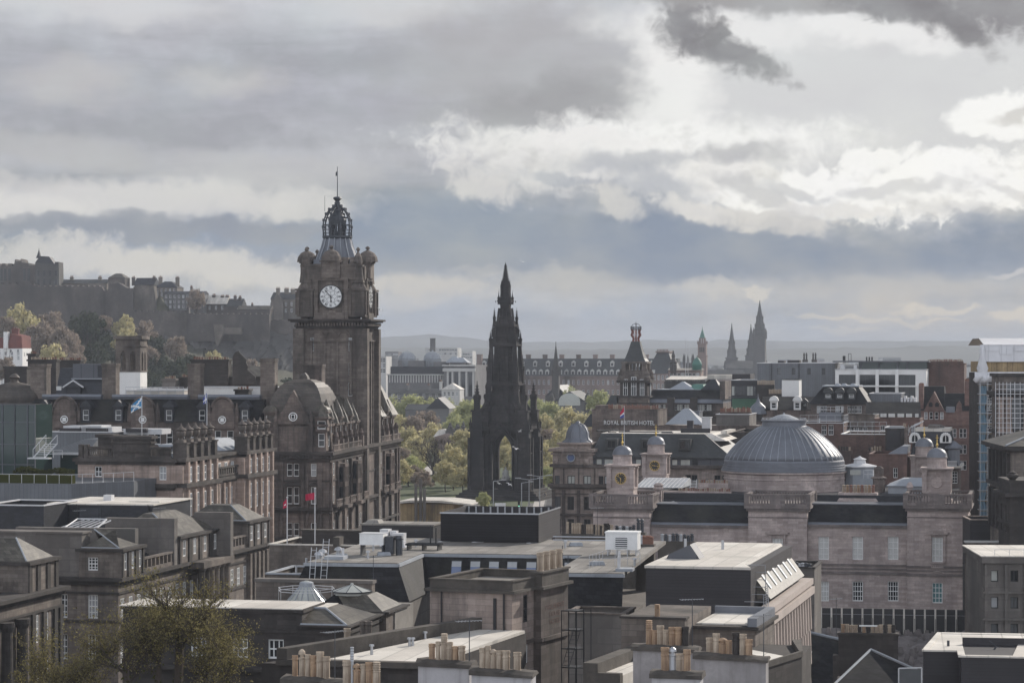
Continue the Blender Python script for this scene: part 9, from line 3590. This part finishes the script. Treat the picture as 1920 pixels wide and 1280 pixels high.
vbk=f.vz(1184,zr)
MB().prism([(0,0),(2.6,0),(2.6,-3.2),(W,-3.2),(W,vbk),(1.2,vbk),(.3,3)],0,zr-.12).build('wall','clad',t)
b=MB()
b.prism([(-.1,-.1),(.35,-.1),(1.5,vbk-.6),(1.2,vbk+.1)],zr-.12,zr)
b.prism([(1.5,vbk-.6),(W,vbk-.6),(W,vbk+.1),(1.2,vbk+.1)],zr-.121,zr-.001)
b.prism([(2.4,-3.3),(W,-3.3),(W,-2.7),(2.9,-2.7)],zr-.12,zr+.0)
b.prism([(2.4,-2.7),(2.9,-2.7),(2.9,.3),(2.4,.3)],zr-.12,zr-.002)
b.prism([(.35,-.1),(2.4,-.1),(2.4,.3),(.35,.3)],zr-.12,zr-.001)
b.prism([(6.2,-2.7),(6.9,-2.7),(7.6,4.2),(6.9,4.2)],zr-.12,zr)
b.build('roof_rim','feltpale',t)
MB().prism([(2.9,-2.7),(6.3,-2.7),(7.0,4.2),(3.0,4.2)],zr-.4,zr-.2).build('sunken_deck','glassblue',t)
b=MB().prism([(.4,.3),(2.9,.3),(2.9,4.2),(W,4.3),(W,vbk-.6),(1.5,vbk-.6)],zr-.3,zr-.06)
b.prism([(6.9,-2.7),(W,-2.7),(W,4.2),(7.6,4.2)],zr-.3,zr-.07)
b.build('flat_roof','feltpale',t)
MB().box(2.9,W,4.2,4.4,zr-.4,zr+.45).build('upstand','clad',t)
b=MB().tube((u(1778,3),3,zr-.2),(u(1778,3),3,zr+.35),.1)
b.tube((u(1863,2),2,zr-.2),(u(1868,2),2,zr+.1),.06).tube((u(1868,2),2,zr+.1),(u(1855,2),2,zr+.5),.03)
b.build('roof_vent','iron',t)
f=Fr(1685,180,8.5)
t=f.thing('glass_balustrade','frameless glass balcony corner with white frame at the bottom right','balustrade')
W=f.u(1728)
MB().box(0,W,0,.03,0,f.z(1253)).build('panel','glass2',t)
b=MB().path([(0,0,f.z(1290)),(0,0,f.z(1252)),(W,0,f.z(1250)),(W,0,f.z(1290))],.05)
b.build('frame','offwhite',t)
t,f,W,z1=flat_block('blind brown gable between the fins and the pink hall with a row of steel cowls',1474,1527,262,1064,8,'concrete','felt',name='gable_block',cope='terr_dark')
pots(t,[(x,.6,z1)for x in lin(-.2,W-.4,8)],rnd,(.45,.6),.2,('steel','iron'),('cowl',))
# - small clutter on the foreground roofs
def aerial(px,py0,py1,d,label):
 z0,z1=EYE+(HY-py0)/F*d,EYE+(HY-py1)/F*d
 t=empty('aerial',((px-CX)/F*d,d,z0),r_.random(),label,'aerial','television aerials')
 h=z1-z0
 MB().tube((0,0,-.3),(0,0,h),.028,.022,5).build('mast','iron',t)
 b=MB().tube((-.7,0,h-.1),(.75,.2,h-.1),.018,.018,4)
 for k in range(8):
  x=-.65+k*.18
  b.tube((x,-.28+k*.012,h-.1),(x,.42-k*.02,h-.1),.012,.012,3)
 b.build('antenna','steel',t)
r_=random.Random(77)
for px,py0,py1,d,lab in((628,1262,1180,131,'television aerial on the harled stack with six pots at bottom left'),(880,1232,1160,129,'television aerial between the twin six pot stacks'),(1298,1206,1120,146,'television aerial on the stack with seven orange pots'),
(1432,1221,1150,139,'television aerial on the broad stained stack'),(700,1090,1040,206,'television aerial on the parapet behind the lantern rooflight'),(1568,1187,1120,232,'television aerial on the long chimney wall'),(300,1003,950,270,'television aerial on the terrace party wall'),
(150,1004,955,262,'television aerial at the left end of the terrace'),(1120,1003,950,270,'television aerial on the lower stack of weathered pots'),(1640,842,790,438,'television aerial on the brick backs right of the dome')):
 aerial(px,py0,py1,d,lab)
fm=Fr(575,215,9)
for px,py,kind in((720,1040,0),(690,1046,1),(780,1024,1),(1080,1022,0),(1060,1026,1),(1190,1060,1),(1120,1058,0),(700,1032,1),(640,1044,0)):
 d=(EYE-20.3)*F/(py-HY)
 x,y=(px-CX)/F*d,d
 if kind:
  o=MB().lathe(0,0,[(.1,0),(.09,.5),(.2,.52),(.18,.66),(.05,.7)],8).build('roof_vent','steel',None,(x,y,20.3-.02))
  tag(o,'small capped steel vent on the felt roof','roof vent','small vents on the felt roof')
 else:
  o=MB().frus((-.6,.6,-.45,.45),0,(-.5,.5,-.38,.38),.3).build('roof_hatch','leadpale',None,(x,y,20.3-.02),.15)
  tag(o,'low grey hatch on the felt roof','roof hatch','low hatches on the felt roof')
  # - foreground tree just coming into leaf
r=random.Random(23)
t=empty('tree',((300-CX)/F*150,150,3),0,'large foreground tree with dark twigs, ivy and sparse budding leaves','tree')
b=MB()
lv=MB()
iv=MB()
S=150/F
def leafq(m,p,s):
 n=Vector((r.uniform(-1,1),r.uniform(-1,1),r.uniform(-.3,1))).normalized()
 a=n.orthogonal().normalized()
 c=n.cross(a)
 q=r.random()*6.28
 a,c=a*math.cos(q)+c*math.sin(q),c*math.cos(q)-a*math.sin(q)
 m.face([p-a*s,p+c*s*.55,p+a*s,p-c*s*.55])
def grow(p,d,ln,rad,lev):
 n=4 if lev<3 else 3
 for k in range(n):
  d=(d+Vector((r.uniform(-.3,.3),r.uniform(-.3,.3),r.uniform(-.06,.2)))).normalized()
  q=p+d*ln/n
  r1=rad*(.86 if lev<4 else .7)
  b.tube(p,q,rad,r1,6 if lev<2 else(4 if lev<4 else 3))
  if lev<2 and k<4:
   for _ in range(10):
    leafq(iv,p.lerp(q,r.random())+Vector((r.gauss(0,rad*1.3+.1),r.gauss(0,rad*1.3+.1),0)),r.uniform(.06,.12))
  if lev>=3:
   for _ in range(1 if lev==3 else 2):
    leafq(lv,p.lerp(q,r.random())+Vector((r.gauss(0,.13),r.gauss(0,.13),r.gauss(0,.1))),r.uniform(.035,.085))
  p,rad=q,r1
  if lev<4:
   for _ in range(2 if lev<3 else 1):
    e=(d+Vector((r.uniform(-1.1,1.1),r.uniform(-1.1,1.1),r.uniform(-.35,.5)))).normalized()
    grow(p,e,ln*r.uniform(.55,.78),rad*.58,lev+1)
for(px,w,sc,ht)in((332,.26,1.0,16.2),(236,.2,.95,14.6),(418,.14,.9,13.4),(112,.14,.85,12.4),(296,.17,1.0,15.0),(180,.15,.9,13.0),(370,.16,.95,14.4),(60,.12,.8,11.4)):
 base=Vector(((px-300)*S*.55,r.uniform(-1.5,1.5),0))
 top=Vector(((px-300)*S,r.uniform(-1.5,1.5),ht+2.4))
 b.tube(base,top,w*1.25,w,8)
 for _ in range(260):
  s_=r.random()
  a=r.random()*6.28
  leafq(iv,base.lerp(top,s_)+Vector((math.cos(a)*w*1.3,math.sin(a)*w*1.3,0)),r.uniform(.07,.13))
 for k in range(3):
  a=r.random()*6.28
  d=Vector((math.cos(a)*.9,math.sin(a)*.9,.75)).normalized()
  grow(top-Vector((0,0,k*.9)),d,2.5*sc,w*.5,1)
b.build('trunk','bark',t)
lv.build('crown','leaffore',t)
iv.build('ivy','box',t)
# - evening haze over the city
hz=MB().prism([(-120,-40),(120,-40),(5600,13900),(-5600,13900)],-2,100)
hz.f=hz.f
o=bpy.data.objects.new('haze',None)
bpy.data.objects.remove(o)
hm_=bpy.data.materials.new('haze')
hm_.use_nodes=True
nt=hm_.node_tree
nt.nodes.clear()
pv=nt.nodes.new('ShaderNodeVolumePrincipled')
pv.inputs['Density'].default_value=0.00012
pv.inputs['Color'].default_value=(.80,.83,.88,1)
pv.inputs['Anisotropy'].default_value=-.4
mo=nt.nodes.new('ShaderNodeOutputMaterial')
nt.links.new(pv.outputs[0],mo.inputs['Volume'])
o=hz.build('haze',hm_)
o['kind']='stuff'
o['label']='pale evening haze over the city'
